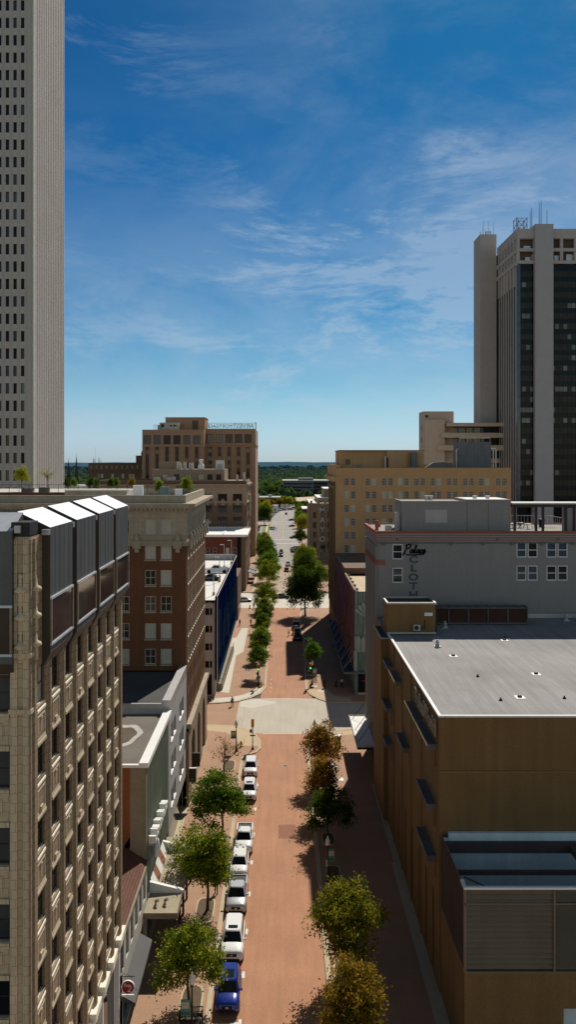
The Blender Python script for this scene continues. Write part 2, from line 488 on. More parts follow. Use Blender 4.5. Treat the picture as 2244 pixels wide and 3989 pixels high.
# thin cirrus on the sky sphere
def wn(scale, rot, loc, sc, det, rough):
    mp = N.new('ShaderNodeMapping'); mp.inputs['Rotation'].default_value = rot; mp.inputs['Scale'].default_value = sc
    mp.inputs['Location'].default_value = loc
    L.new(tc.outputs['Generated'], mp.inputs['Vector'])
    n = N.new('ShaderNodeTexNoise'); n.inputs['Scale'].default_value = scale; n.inputs['Detail'].default_value = det
    n.inputs['Roughness'].default_value = rough; n.inputs['Distortion'].default_value = .35
    L.new(mp.outputs[0], n.inputs['Vector']); return n.outputs['Fac']
def wm(op, a, b, c=None):
    n = N.new('ShaderNodeMath'); n.operation = op
    for i, x in enumerate((a, b, c)):
        if x is None: continue
        if isinstance(x, (int, float)): n.inputs[i].default_value = x
        else: L.new(x, n.inputs[i])
    return n.outputs[0]
def ramp(x, a, b):
    n = N.new('ShaderNodeMapRange'); n.interpolation_type = 'SMOOTHSTEP'
    n.inputs[1].default_value = a; n.inputs[2].default_value = b
    L.new(x, n.inputs[0]); return n.outputs[0]
wisps = ramp(wn(4.2, (0, R(-38), 0), (2.3, 0, 5.4), (1, 1, 3.6), 12, .70), .47, .66)
big = ramp(wn(1.9, (0, R(-20), 0), (8.1, 0, 1.2), (1, 1, 1.8), 4, .5), .42, .60)
wide = ramp(wn(2.4, (0, R(-30), 0), (4.2, 0, 3.7), (1, 1, 2.2), 9, .6), .36, .70)
sep = N.new('ShaderNodeSeparateXYZ'); L.new(tc.outputs['Generated'], sep.inputs[0])
right = ramp(sep.outputs[0], -.18, .34)
low = ramp(sep.outputs[2], .45, .05)
cl = wm('MULTIPLY', wisps, wm('MULTIPLY_ADD', big, .8, .12))
high = ramp(sep.outputs[2], .52, .30)
cl = wm('ADD', wm('MULTIPLY', cl, wm('MULTIPLY_ADD', high, .60, .22)), wm('MULTIPLY', wide, wm('MULTIPLY_ADD', right, .38, wm('MULTIPLY_ADD', low, .34, .02))))
cl = wm('MULTIPLY', wm('MINIMUM', cl, .5), .95)
mx = N.new('ShaderNodeMix'); mx.data_type = 'RGBA'
# sky tints: deep blue ahead, added warm fill behind for camera-facing walls, dimmed overhead
def tintramp(stops):
    n = N.new('ShaderNodeValToRGB'); e = n.color_ramp.elements
    e[0].position, e[0].color = stops[0][0], (*stops[0][1], 1); e[1].position, e[1].color = stops[-1][0], (*stops[-1][1], 1)
    for p_, c_ in stops[1:-1]:
        q = e.new(p_); q.color = (*c_, 1)
    L.new(sep.outputs[2], n.inputs[0]); return n.outputs[0]
ahead = tintramp([(0, (.58, .86, 1.5)), (.02, (.56, .83, 1.36)), (.055, (.52, .77, 1.02)), (.10, (.37, .67, .83)), (.19, (.14, .51, .70)), (.30, (.06, .41, .63)), (.49, (.045, .34, .55)), (.8, (.17, .20, .23))])
behind = tintramp([(0, (1.85, 1.5, 1.12)), (.3, (1.85, 1.5, 1.12)), (.8, (.17, .20, .23))])
fr = ramp(sep.outputs[1], -.25, .35)
tm = N.new('ShaderNodeMix'); tm.data_type = 'RGBA'; L.new(fr, tm.inputs['Factor']); L.new(behind, tm.inputs['A']); L.new(ahead, tm.inputs['B'])
tn = N.new('ShaderNodeMix'); tn.data_type = 'RGBA'; tn.blend_type = 'MULTIPLY'; tn.inputs['Factor'].default_value = 1
L.new(hsv.outputs[0], tn.inputs['A']); L.new(tm.outputs['Result'], tn.inputs['B'])
L.new(cl, mx.inputs['Factor']); L.new(tn.outputs['Result'], mx.inputs['A']); mx.inputs['B'].default_value = (5.6, 6.9, 8.2, 1)
bg = N['Background']; L.new(mx.outputs['Result'], bg.inputs['Color']); bg.inputs['Strength'].default_value = .085
S.view_settings.view_transform = 'Standard'; S.view_settings.look = 'None'; S.view_settings.exposure = 0
S.render.engine = 'CYCLES'
S.cycles.max_bounces = 5; S.cycles.diffuse_bounces = 3; S.cycles.glossy_bounces = 3; S.cycles.transmission_bounces = 3
S.cycles.use_denoising = True

# ------------------------------------------------------------------ ground, roads, pavements
g = MB(); g.quad((-12000, -500, -.08), (12000, -500, -.08), (12000, 15000, -.08), (-12000, 15000, -.08))
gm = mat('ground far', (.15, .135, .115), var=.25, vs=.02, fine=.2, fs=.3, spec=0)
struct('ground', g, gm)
b = MB(); b.quad((-6.2, 15, 0), (4.4, 15, 0), (4.4, 133.3, 0), (-6.2, 133.3, 0)); struct('brick_road', b, M['brickroad'])
b = MB(); b.quad((-3.8, 152.9, 0), (5.8, 152.9, 0), (5.8, 248, 0), (-3.8, 248, 0)); struct('brick_road', b, M['brickroad'])
b = MB(); b.quad((-7.7, 133.3, 0), (80, 133.3, 0), (80, 152.9, 0), (-7.7, 152.9, 0)); struct('concrete_road', b, M['croad'])
b = MB(); b.quad((-80, 133.3, 0), (-7.7, 133.3, 0), (-7.7, 152.9, 0), (-80, 152.9, 0)); struct('brick_road', b, M['brickwalk'])
b = MB(); b.poly([(-7.5, 148, .004), (-7.3, 151.2, .004), (-4.2, 152.7, .004), (-.6, 150.2, .004), (-5.2, 146.9, .004)]); struct('concrete_road_patch', b, M['clight'])
b = MB(); b.quad((-80, 248, 0), (80, 248, 0), (80, 276, 0), (-80, 276, 0)); struct('concrete_road', b, M['clight'])
b = MB(); b.quad((-7, 276, 0), (9, 276, 0), (9, 352, 0), (-7, 352, 0)); struct('pink_road', b, M['pinkroad'])
b = MB(); b.quad((-7.5, 352, 0), (9.5, 352, 0), (9.5, 640, 0), (-7.5, 640, 0))
b.poly([(-7.5, 640, 0), (9.5, 640, 0), (12, 700, 0), (18, 770, 0), (34, 840, 0), (16, 850, 0), (4, 780, 0), (-4, 700, 0)])
for y in (462, 596): b.quad((-80, y - 9, 0), (-7.5, y - 9, 0), (-7.5, y + 9, 0), (-80, y + 9, 0)); b.quad((9.5, y - 9, 0), (80, y - 9, 0), (80, y + 9, 0), (9.5, y + 9, 0))
struct('asphalt_road', b, M['asphalt'])
b = MB()
for y0, y1 in ((388, 438), (470, 580), (606, 690)): b.quad((1.15, y0, .004), (1.4, y0, .004), (1.4, y1, .004), (1.15, y1, .004))
struct('yellow_centre_line', b, M['ryellow'])
b = MB()
for y in (443, 465, 583, 604, 700):
    for i in range(14):
        x = -6.3 + i * 1.1; b.quad((x, y, .004), (x + .6, y, .004), (x + .6, y + 2.2, .004), (x, y + 2.2, .004))
struct('crosswalk_marking', b, M['rwhite'])
b = MB()
for y in (57.9, 64.4, 70.5, 77, 83.7, 90.3, 97.1, 104.2, 111.9):
    b.quad((-3.36, y - .45, .004), (-3.12, y - .45, .004), (-3.12, y + .45, .004), (-3.36, y + .45, .004))
    b.quad((-4.0, y - .1, .004), (-3.36, y - .1, .004), (-3.36, y + .1, .004), (-4.0, y + .1, .004))
for y in (157, 160, 163, 166): b.quad((-2.1, y, .004), (-1.96, y, .004), (-1.96, y + .5, .004), (-2.1, y + .5, .004))
for y in (133.0, 152.7): b.quad((-3.0, y, .005), (4.0, y, .005), (4.0, y + .18, .005), (-3.0, y + .18, .005))
struct('parking_stall_marking', b, M['rwhite'])
b = MB(); b.quad((-.3, 96, .004), (1.75, 96, .004), (1.75, 99.7, .004), (-.3, 99.7, .004)); struct('brick_road_patch', b, M['patch'])
# oil-dark wheel lanes and faint stains
ZS = .14
curbs = {
 'ln': [(-5.6, 15), (-5.6, 121), (-5.2, 123), (-3.7, 124.2), (-3.1, 126), (-3.2, 129.5), (-4.2, 133), (-5.8, 135.4), (-8, 136.8), (-13, 137.4), (-80, 137.4)],
 'lf': [(-80, 149.3), (-12.5, 149.4), (-8, 150.6), (-5.6, 152.9), (-3.7, 156), (-2.9, 160), (-2.9, 236), (-3.3, 241), (-5, 245), (-9, 247.4), (-80, 247.6)],
 'rn': [(80, 135.6), (12, 135.5), (8.5, 134.2), (5.5, 132.6), (4.3, 130), (3.85, 126), (3.85, 15)],
 'rf': [(80, 247.5), (12, 247.2), (8, 246), (5.9, 242), (5.3, 237), (5.3, 180), (4.8, 174), (4.7, 158.5), (5.5, 155), (7.1, 151.9), (8.7, 150.2), (80, 149.7)],
 'l3': [(-80, 276.5), (-9, 276.8), (-5, 279), (-3.3, 284), (-3.3, 346), (-6.6, 358), (-6.6, 440), (-10, 452), (-80, 452)],
 'r3': [(80, 452), (12, 452), (8.7, 440), (8.7, 358), (5.2, 346), (5.2, 284), (7, 279), (11, 276.8), (80, 276.5)],
 'l4': [(-80, 472), (-10, 472), (-6.6, 478), (-6.6, 582), (-10, 586), (-80, 586)],
 'r4': [(80, 586), (12, 586), (8.7, 580), (8.7, 478), (12, 472), (80, 472)],
}
closers = {'ln': [(-80, 15)], 'rn': [(80, 15)]}
for k, pl in curbs.items():
    b = MB(); b.prism(pl + closers.get(k, []), -.06, ZS, 0, 1); struct('sidewalk', b, [M['brickwalk'], M['kerb']])
    b = MB()
    pts = [Vector(p) for p in pl]
    area = sum(pts[i].x * pts[(i + 1) % len(pts)].y - pts[(i + 1) % len(pts)].x * pts[i].y for i in range(len(pts)))
    def offs(w):
        out = []
        for i, p in enumerate(pts):
            d = (pts[min(i + 1, len(pts) - 1)] - pts[max(i - 1, 0)]).normalized()
            n = Vector((-d.y, d.x))
            if k[0] == 'l' and k[1] == 'n': n = n
            out.append(p + n * w)
        return out
    sgn = {'ln': 1, 'rn': 1}.get(k, None)
    # inside is on the left of ln (heading away, slab to the left) and must be tested for the others
    cx_ = sum(p.x for p in pts) / len(pts)
    test = offs(.3)
    mid = len(pts) // 2
    sgn = 1 if abs(test[mid].x) > abs(pts[mid].x) else -1
    o = offs(sgn * .42)
    for i in range(len(pts) - 1):
        b.quad((pts[i].x, pts[i].y, ZS + .004), (pts[i + 1].x, pts[i + 1].y, ZS + .004), (o[i + 1].x, o[i + 1].y, ZS + .004), (o[i].x, o[i].y, ZS + .004))
    struct('kerb_strip', b, M['kerb'])
def flat(name, pts, z, m): bb = MB(); bb.poly([(x, y, z) for x, y in pts]); return struct(name, bb, m)
Z1 = ZS + .008
flat('corner_paving', [(-3.6, 127), (-3.7, 129.5), (-4.6, 132.8), (-6, 135), (-8.2, 136.3), (-13, 136.9), (-40, 136.9), (-40, 134.5), (-12, 134.3), (-8.8, 133), (-7, 130), (-6.6, 127)], Z1, M['ramp'])
flat('corner_paving', [(-12.6, 149.9), (-8.2, 151), (-6, 153.2), (-4.1, 156.4), (-3.4, 160), (-4.6, 160), (-5.6, 157), (-7.4, 154.6), (-9.5, 153.3), (-12.6, 152.4)], Z1, M['clight'])
flat('corner_paving', [(4.3, 126), (4.8, 129.8), (5.9, 132.2), (8.7, 133.7), (13, 134.6), (13, 132.6), (9.4, 131.8), (7.4, 130.2), (6.6, 126)], Z1, M['ramp'])
flat('corner_paving', [(5.2, 158.5), (5.9, 155.3), (7.4, 152.4), (9, 150.8), (13, 150.4), (13, 153), (10, 154), (8.8, 158.5)], Z1, M['ramp'])
flat('concrete_walkway', [(-12.1, 157), (-9.9, 156), (-10.2, 186), (-8.7, 190), (-8.7, 217), (-10.4, 217), (-11.2, 205), (-12.1, 205)], Z1, M['clight'])
flat('concrete_walkway', [(-12.6, 62), (-12.05, 62), (-11.7, 130), (-12.6, 130)], Z1, M['kerb'])
flat('concrete_walkway', [(-9.9, 278), (-9.9, 345), (-9.2, 345), (-9.0, 278)], Z1, M['kerb'])
flat('concrete_walkway', [(12.1, 40), (13.2, 40), (13.2, 112), (12.4, 112), (12.4, 90), (12.1, 90)], Z1, M['kerb'])
flat('concrete_walkway', [(-9.9, 455), (-9, 455), (-9, 582), (-9.9, 582)], Z1 + .03, M['clight'])
flat('lawn', [(-12.2, 478), (-9.95, 478), (-9.95, 575), (-12.2, 575)], Z1, M['grass'])
flat('lawn', [(-8.8, 478), (-7.2, 478), (-7.2, 575), (-8.8, 575)], Z1, M['grass'])
flat('parking_lot', [(-60, 476), (-12.3, 476), (-12.3, 580), (-60, 580)], Z1, M['asphalt'])
# utility covers let into the right pavement
for (x, y, w, h, m) in ((7.2, 118.5, 1.7, 2.0, 'clight'), (8.2, 113.6, .9, 1.0, 'coping'), (8.2, 91.5, 3.4, 5.0, 'brickwalk'), (6.6, 160.6, .9, 1.2, 'clight'), (8.0, 157.4, 1.9, 1.6, 'clight')):
    flat('paving_slab', [(x - w / 2, y - h / 2), (x + w / 2, y - h / 2), (x + w / 2, y + h / 2), (x - w / 2, y + h / 2)], Z1 + .004, M[m])
def ellipse(x, y, rx, ry, n=20): return [(x + rx * math.copysign(abs(math.cos(a)) ** .5, math.cos(a)), y + ry * math.copysign(abs(math.sin(a)) ** .5, math.sin(a))) for a in [2 * math.pi * i / n for i in range(n)]]
BEDS = [(-7.45, 80.3, .95, 2.3), (-7.3, 66.2, .95, 2.6), (-7.2, 94.8, .95, 2.3), (-7.6, 118.5, 1.0, 2.2), (5.6, 87.0, .8, 2.2), (5.5, 95.5, .8, 1.6), (5.3, 70, .8, 2.2), (5.2, 112.4, .8, 1.6), (-4.6, 166.6, .7, 2), (6.7, 165.5, .8, 2.2), (6.7, 234, .9, 2)]
for (x, y, rx, ry) in BEDS:
    bb = MB(); bb.prism(ellipse(x, y, rx, ry), ZS - .02, ZS + .10, 1); bb.poly([(a, c, ZS + .106) for a, c in ellipse(x, y, rx - .16, ry - .18)], 0)
    struct('planting_bed', bb, [M['soil'], M['kerb']])

# ------------------------------------------------------------------ building helpers
def blockshell(x0, x1, y0, y1, z0, z1, skip='D'):
    b_ = MB(); b_.box(x0, x1, y0, y1, z0, z1, 0, skip + 'D' if 'D' not in skip else skip); return b_


def part(name, mb, mats, parent, label=None):
    o = mb.obj(name, mats, parent)
    if label: o['label'] = label
    return o


def parapet(b_, x0, x1, y0, y1, z0, z1, t=.3, m=0):
    b_.box(x0, x1, y0, y0 + t, z0, z1, m); b_.box(x0, x1, y1 - t, y1, z0, z1, m)
    b_.box(x0, x0 + t, y0 + t, y1 - t, z0, z1, m); b_.box(x1 - t, x1, y0 + t, y1 - t, z0, z1, m)


# ================================================================== L1: terracotta tower, near left
T = thing('terracotta_tower', 'tall beige terracotta tower with grey metal box windows at its top corner', 'building', (-20, 51, 0))
XE, Y0, Y1 = -12.1, 39.6, 62.5
sills = [9.75 + 3.68 * k for k in range(7)]
bays = [41.35 + 2.68 * k for k in range(8)]
winE = [(c, s + .99, 1.5, 1.98) for c in bays for s in sills]
b = MB(); b.wall('E', XE, Y0, Y1, 8.6, 40.4, holes(winE), .24)
sb = [s for s in [-.9 + 3.68 * k for k in range(3, 11)]]
winS = [(-14.55, z + .915, 2.9, 1.83) for z in [9.83 + 3.68 * k for k in range(7)]] + [(-19.1, z + .915, 2.9, 1.83) for z in [9.83 + 3.68 * k for k in range(7)]]

b.wall('N', Y1, -34, XE, 0, 40.4); b.wall('W', -34, Y0, Y1, 0, 40.4)
b.wall('E', XE - .5, Y0 + 1.5, Y1, 0, 8.6); b.quad((XE - .5, Y0, 8.6), (XE, Y0, 8.6), (XE, Y1, 8.6), (XE - .5, Y1, 8.6))
b.wall('E', XE, Y0, Y0 + 1.5, 0, 8.6)
part('wall', b, M['terra'], T)
b = MB(); b.wall('S', Y0, -34, XE, 0, 40.4, holes(winS), .3); part('south_wall', b, M['terra_s'], T)
b = MB(); b.quad((-34, Y0, 40.2), (XE, Y0, 40.2), (XE, Y1, 40.2), (-34, Y1, 40.2)); part('roof', b, M['roofdark'], T)
for i in range(9):                                     # street piers between the bays
    c = bays[0] - 1.34 + 2.68 * i
    b = MB()
    hw = .42 if i else .62
    b.extr([(XE, c - hw), (XE + .16, c - hw + .1), (XE + .16, c - .17), (XE + .30, c - .13), (XE + .30, c + .13), (XE + .16, c + .17), (XE + .16, c + hw - .1), (XE, c + hw)], 'x', 0, 0)
    b = MB()
    pr = [(XE, c - hw), (XE + .06, c - hw + .06), (XE + .06, c - .17), (XE + .13, c - .13), (XE + .13, c + .13), (XE + .06, c + .17), (XE + .06, c + hw - .06), (XE, c + hw)]
    b.prism(pr, 8.8, 33.8 if i else 40.3)
    part('pier', b, M['terra'], T)
b = MB()
for x0, x1 in ((-13.03, -12.7), (-12.42, -12.11)): b.box(x0, x1, Y0 - .16, Y0, 0, 40.3)
b.box(-17.6, -16.0, Y0 - .16, Y0, 0, 34)
part('corner_pier', b, M['terra_s'], T)
b = MB()                                                # carved finials on the corner pier
for z in (35.2, 36.6, 37.9):
    b = MB()
    b.lathe(-12.56, Y0 - .12, [(.0, z - .9), (.16, z - .8), (.14, z - .25), (.34, z - .1), (.30, z), (.12, z + .1), (.08, z + .5), (.16, z + .62), (.0, z + .8)], 8)
    b.lathe(-12.02, Y0 + .5, [(.0, z - .9), (.16, z - .8), (.14, z - .25), (.34, z - .1), (.30, z), (.12, z + .1), (.08, z + .5), (.0, z + .8)], 8)
    part('finial', b, M['terra_s'], T)
for z in (34.6, 31.9): b = MB(); b.box(-13.1, -12.0, Y0 - .24, Y0 + .9, z, z + .22); part('pier_band', b, M['terra_s'], T)
b = MB(); b.box(-13.0, -12.1, Y0 - .12, Y0 + 1.2, 40.45, 41.1); part('pier_cap', b, M['dark'], T)
for c in bays:
    for k, s in enumerate(sills):
        b = MB()                                        # sloping sill above the spandrel
        b.extr([(XE - .2, s + .08), (XE + .04, s - .20), (XE + .04, s - .30), (XE - .02, s - .42), (XE - .2, s - .42)], 'y', c - .74, c + .74)
        part('window_sill', b, M['sill'], T)
        if s > 9.8:
            b = MB()
            z0, z1 = s - 1.70, s - .42
            b.box(XE - .2, XE - .04, c - .74, c + .74, z0, z1, 0)
            for (a0, a1, q0, q1) in ((c - .62, c - .54, z0 + .2, z1 - .08), (c + .54, c + .62, z0 + .2, z1 - .08), (c - .54, c + .54, z1 - .16, z1 - .08)): b.box(XE - .04, XE + .03, a0, a1, q0, q1, 1)
            if (k + bays.index(c)) % 2:
                n = 14
                for i in range(n):
                    a, a2 = 2 * math.pi * i / n, 2 * math.pi * (i + 1) / n
                    b.tube((XE - .03, c + .4 * math.sin(a), z0 + .78 + .5 * math.cos(a)), (XE - .03, c + .4 * math.sin(a2), z0 + .78 + .5 * math.cos(a2)), .04, n=5, m=1, caps=False)
                b.box(XE - .04, XE + .08, c - .2, c + .2, z0 + .1, z0 + .3, 1)
            else:
                b.box(XE - .04, XE + .02, c - .06, c + .06, z0 + .4, z0 + 1.0, 1); b.box(XE - .04, XE + .06, c - .1, c + .1, z0 + 1.0, z0 + 1.1, 1)
            b.extr([(XE - .05, z0 + .2), (XE + .02, z0 + .03), (XE + .02, z0 - .05), (XE + .07, z0 - .14), (XE + .07, z0 - .26), (XE - .1, z0 - .26)], 'y', c - .76, c + .76, 1)
            part('spandrel_panel', b, [M['terra'], M['terra2']], T)
windows(T, 'E', XE, winE, M['windark'], GL, 2, 2, .07, inset=.2, wt=[6, 3, .4])
windows(T, 'S', Y0, winS, M['windark'], [M['glass'], M['glass2']], 1, 2, .06, inset=.26)
for xc in (-14.55, -19.1):
    for k in range(7):
        z = 9.83 + 3.68 * k; b = MB()
        b.box(xc - 1.45, xc + 1.45, Y0 - .10, Y0 - .001, z - .28, z - .02); part('window_ledge', b, M['terra_s'], T); b = MB(); b.box(xc - 1.45, xc + 1.45, Y0 - .10, Y0 - .001, z + 1.86, z + 2.1); part('lintel', b, M['terra_s'], T); b = MB()
        b.box(xc - 1.1, xc + 1.1, Y0 - .06, Y0 - .001, z - 1.35, z - .5)
        part('apron_panel', b, M['terra_s'], T)
M['brownpane'] = mat('brown reflecting glass', (.05, .034, .024), rough=.06, var=.8, vs=.5, spec=.5, fine=0)  # reddish brown of reflected surroundings put into the pane colour
def baybox(face, a0, a1):
    """projecting metal box window: profile across the wall, swept along it"""
    prof = [(0, 33.6), (.42, 34.35), (.42, 40.7), (-1.25, 41.5), (-1.25, 40.0), (0, 40.0)]
    q = MB(); base = XE if face == 'E' else Y0
    sg = 1 if face == 'E' else -1
    P = (lambda a, p: (base + p[0], a, p[1])) if face == 'E' else (lambda a, p: (a, base - p[0], p[1]))
    n = len(prof)
    q.add([P(a0, p) for p in prof] + [P(a1, p) for p in prof], [tuple(range(n)), tuple(range(n, 2 * n))], 0)
    for i in range(n):
        j = (i + 1) % n
        q.add([P(a0, prof[i]), P(a0, prof[j]), P(a1, prof[j]), P(a1, prof[i])], [(0, 1, 2, 3)], {1: 1, 2: 2}.get(i, 0))
    o = part('box_window', q, [M['bmetal'], M['zinc'], M['zinctop']], T)
    e = .44
    g_ = MB(); g_.quad(P(a0 + .12, (e, 34.86)), P(a1 - .12, (e, 34.86)), P(a1 - .12, (e, 37.05)), P(a0 + .12, (e, 37.05)))
    g_.obj('pane', [M['redgl'] if len(o.name) < 12 else M['brownpane']], o)
    f_ = MB()
    for zz in (34.72, 37.05):
        f_.add([P(a0, (.42, zz)), P(a1, (.42, zz)), P(a1, (.50, zz)), P(a0, (.50, zz)), P(a0, (.42, zz + .12)), P(a1, (.42, zz + .12)), P(a1, (.50, zz + .12)), P(a0, (.50, zz + .12))], [(0, 1, 2, 3), (4, 5, 6, 7), (0, 1, 5, 4), (3, 2, 6, 7), (0, 3, 7, 4), (1, 2, 6, 5)], 0)
    for aa in (a0, a1 - .1):
        f_.add([P(aa, (.42, 34.86)), P(aa + .1, (.42, 34.86)), P(aa + .1, (.50, 34.86)), P(aa, (.50, 34.86)), P(aa, (.42, 37.05)), P(aa + .1, (.42, 37.05)), P(aa + .1, (.50, 37.05)), P(aa, (.50, 37.05))], [(3, 2, 6, 7), (0, 3, 7, 4), (1, 2, 6, 5)], 1)
    f_.obj('frame', [M['zinctop'], M['tan']], o)
    s_ = MB()
    for i in range(1, 5):
        a = a0 + (a1 - a0) * i / 5
        s_.add([P(a - .012, (.42, 37.2)), P(a + .012, (.42, 37.2)), P(a + .012, (.42, 40.66)), P(a - .012, (.42, 40.66)), P(a, (.435, 37.2)), P(a, (.435, 40.66))], [(0, 4, 5, 3), (4, 1, 2, 5)], 0)
    s_.obj('seam', [M['zinc']], o)
for a0, a1 in ((41.5, 45.9), (46.9, 51.6), (52.6, 57.2), (58.0, 62.6)): baybox('E', a0, a1)
for a1 in (-12.85, -18.4): baybox('S', a1 - 4.6, a1)
for y in (41.3, 46.2, 51.9, 57.5, 62.7): b = MB(); b.box(XE + .1, XE + .45, y - .22, y + .12, 40.35, 40.62); part('floodlight', b, M['galv'], T)
b = MB(); b.box(-12.8, -12.5, Y0 - .3, Y0 - .05, 40.6, 40.95); part('floodlight', b, M['galv'], T)
b = MB(); b.box(XE - .5, XE + .28, Y0 + 1.5, Y1, 8.25, 8.78)
for c in bays: b.box(XE, XE + .42, c - .25, c + .25, 8.6, 9.15)
part('cornice', b, M['sill'], T)
for y in (45.0, 50.4, 55.7, 61.3):
    b = MB(); b.box(XE - .4, XE + .02, y - .14, y + .14, 0, 8.25); part('shopfront_post', b, M['white'], T)
b = MB(); b.quad((XE - .42, Y0 + 1.5, .4), (XE - .42, Y1, .4), (XE - .42, Y1, 7.9), (XE - .42, Y0 + 1.5, 7.9)); part('shopfront_glass', b, M['glass'], T)

# ================================================================== L2a: low tiled shop
T = thing('tiled_shop', 'low two storey shop with brown clay tile roof and tall narrow windows', 'building', (-16, 67.5, 0))
wn_ = [(y, 6.45, 1.15, 2.5) for y in (62.6, 64.6, 66.6, 68.6, 70.6, 72.6)]
b = MB(); b.wall('E', XE, 62.5, 74, 0, 8.2, holes(wn_) + [(62.8, 73.6, .3, 3.6)], .3)
b.wall('S', 62.5, -20, XE, 0, 8.2); b.wall('N', 74, -20, XE, 0, 8.2); b.wall('W', -20, 62.5, 74, 0, 8.2)
part('wall', b, M['lwall'], T)
windows(T, 'E', XE, wn_, M['windark'], [M['glass']], 1, 3, .06)
b = MB(); b.quad((-12.4, 62.8, .3), (-12.4, 73.6, .3), (-12.4, 73.6, 3.6), (-12.4, 62.8, 3.6)); part('shopfront_glass', b, M['glass'], T)
b = MB(); b.add([(XE + .15, 62.5, 8.25), (XE + .15, 74, 8.25), (-14.1, 74, 9.5), (-14.1, 62.5, 9.5), (XE + .15, 62.5, 8.1), (XE + .15, 74, 8.1), (-14.1, 74, 8.1), (-14.1, 62.5, 8.1)], [(0, 1, 2, 3), (0, 3, 7, 4), (0, 4, 5, 1), (1, 5, 6, 2)]); part('roof', b, M['tile'], T)
b = MB(); b.box(-20, -14.1, 62.5, 74, 8.2, 9.3); part('flat_roof', b, M['roofdark'], T)
b = MB(); b.box(-14.4, -14.1, 62.5, 74, 9.0, 9.9); b.box(XE + .02, XE + .22, 62.6, 74.05, 8.02, 8.3)
b.add([(XE + .1, 73.7, 8.2), (-13.0, 73.7, 10.6), (-13.5, 73.7, 10.6), (-14.4, 73.7, 8.9), (-13.9, 73.7, 8.9), (-13.25, 73.7, 10.2), (XE - .35, 73.7, 8.2)] + [(XE + .1, 74.2, 8.2), (-13.0, 74.2, 10.6), (-13.5, 74.2, 10.6), (-14.4, 74.2, 8.9), (-13.9, 74.2, 8.9), (-13.25, 74.2, 10.2), (XE - .35, 74.2, 8.2)],
      [(0, 1, 5, 6), (1, 2, 5), (2, 3, 4, 5), (0, 7, 8, 1), (1, 8, 9, 2), (2, 9, 10, 3), (6, 5, 12, 13), (5, 4, 11, 12)])
part('gable_coping', b, M['tan'], T)
b = MB(); b.add([(XE, 61.8, 3.9), (XE, 70, 3.9), (-11.0, 70, 3.3), (-11.0, 61.8, 3.3), (-11.0, 70, 3.0), (-11.0, 61.8, 3.0), (XE, 61.8, 3.5), (XE, 70, 3.5)], [(0, 3, 2, 1), (3, 5, 4, 2), (0, 6, 5, 3), (1, 2, 4, 7), (6, 7, 4, 5)]); part('awning', b, M['awning'], T)
# canopy with white fins
T = thing('gravel_canopy', 'flat gravel topped sidewalk canopy with upright white fins', 'canopy', (-10.6, 79.5, 0))
b = MB(); b.box(-12.05, -9.15, 71.9, 86.6, 4.15, 4.5); part('deck', b, [M['gravel']], T)
b = MB(); b.box(-12.08, -9.1, 71.82, 71.9, 4.05, 4.56); b.box(-9.15, -9.07, 71.9, 86.6, 4.05, 4.56); part('fascia', b, M['tan'], T)
for y in (75.3, 83.4):
    b = MB(); b.add([(-12.05, y, 4.5), (-8.95, y, 4.5), (-8.95, y, 4.75), (-12.05, y, 5.5), (-12.05, y + .35, 4.5), (-8.95, y + .35, 4.5), (-8.95, y + .35, 4.75), (-12.05, y + .35, 5.5)], [(0, 1, 2, 3), (4, 7, 6, 5), (3, 2, 6, 7), (1, 5, 6, 2), (0, 3, 7, 4)]); part('fin', b, M['white'], T)
b = MB()
for y in (73.4, 76.6, 79.5, 82.4, 85.6): b = MB(); b.box(-9.6, -9.4, y, y + .2, ZS, 4.15); part('post', b, M['dark'], T)
b = MB()
for i, y in enumerate((75.7, 77.2, 78.7, 80.2, 81.7)):
    b.quad((-12.05, y, 5.6), (-11.5, y, 4.52), (-11.5, y + 1.5, 4.52), (-12.05, y + 1.5, 5.6), i % 2)
part('striped_flashing', b, [M['white'], M['patch']], T)
for i, (x, y) in enumerate(((-10.5, 80.9), (-10.9, 78.2), (-10.5, 77.9), (-11.2, 73.2), (-10.4, 73.4))):
    b = MB(); b.tube((x, y, 4.5), (x, y, 4.85), .09); b.tube((x, y, 4.85), (x + .25, y - .1, 5.0), .14); b.lathe(x, y, [(.2, 4.5), (.18, 4.54), (0, 4.56)], 8)
    tag(b.obj('roof_vent', M['tan']), 'bent tan vent pipe on the gravel canopy', 'vent', 'vent pipes on the gravel canopy')
# ================================================================== L2b green fin building
T = thing('fin_front_building', 'narrow office with pale green vertical fins and bright white coping', 'building', (-20, 81, 0))
b = MB(); b.box(-34, XE - .25, 74.2, 89.2, 0, 16.6, 0, 'DU'); part('wall', b, M['greengl'], T)
b = MB(); b.box(-34, -13.57, 73.7, 74.2, 0, 16.7); part('brick_wall', b, M['orangebrick'], T)
b = MB(); b.box(-13.57, XE - .02, 73.68, 74.2, 0, 16.72); part('end_wall', b, M['tan'], T)
for i in range(19):
    y = 74.4 + i * .78
    b = MB(); b.box(XE - .28, XE + .02, y, y + .12, 4.6, 16.6); part('fin', b, M['greenfin'], T)
b = MB(); b.box(-34, -12.6, 74.2, 89.2, 16.55, 16.62); part('roof', b, M['roofbrown'], T)
b = MB()
for k in range(28):
    a, a2 = 2 * math.pi * k / 28, 2 * math.pi * (k + 1) / 28
    wob = lambda t: 1 + .07 * math.sin(3 * t) + .05 * math.sin(7 * t)
    P_ = lambda t, r: (-16.1 + 2.0 * r * wob(t) * math.cos(t), 82.2 + 3.7 * r * wob(t) * math.sin(t), 16.63)
    b.quad(P_(a, 1), P_(a2, 1), P_(a2, .74), P_(a, .74), 0)
    b.add([P_(a, .74), P_(a2, .74), (-16.1, 82.2, 16.63)], [(0, 1, 2)], 1)
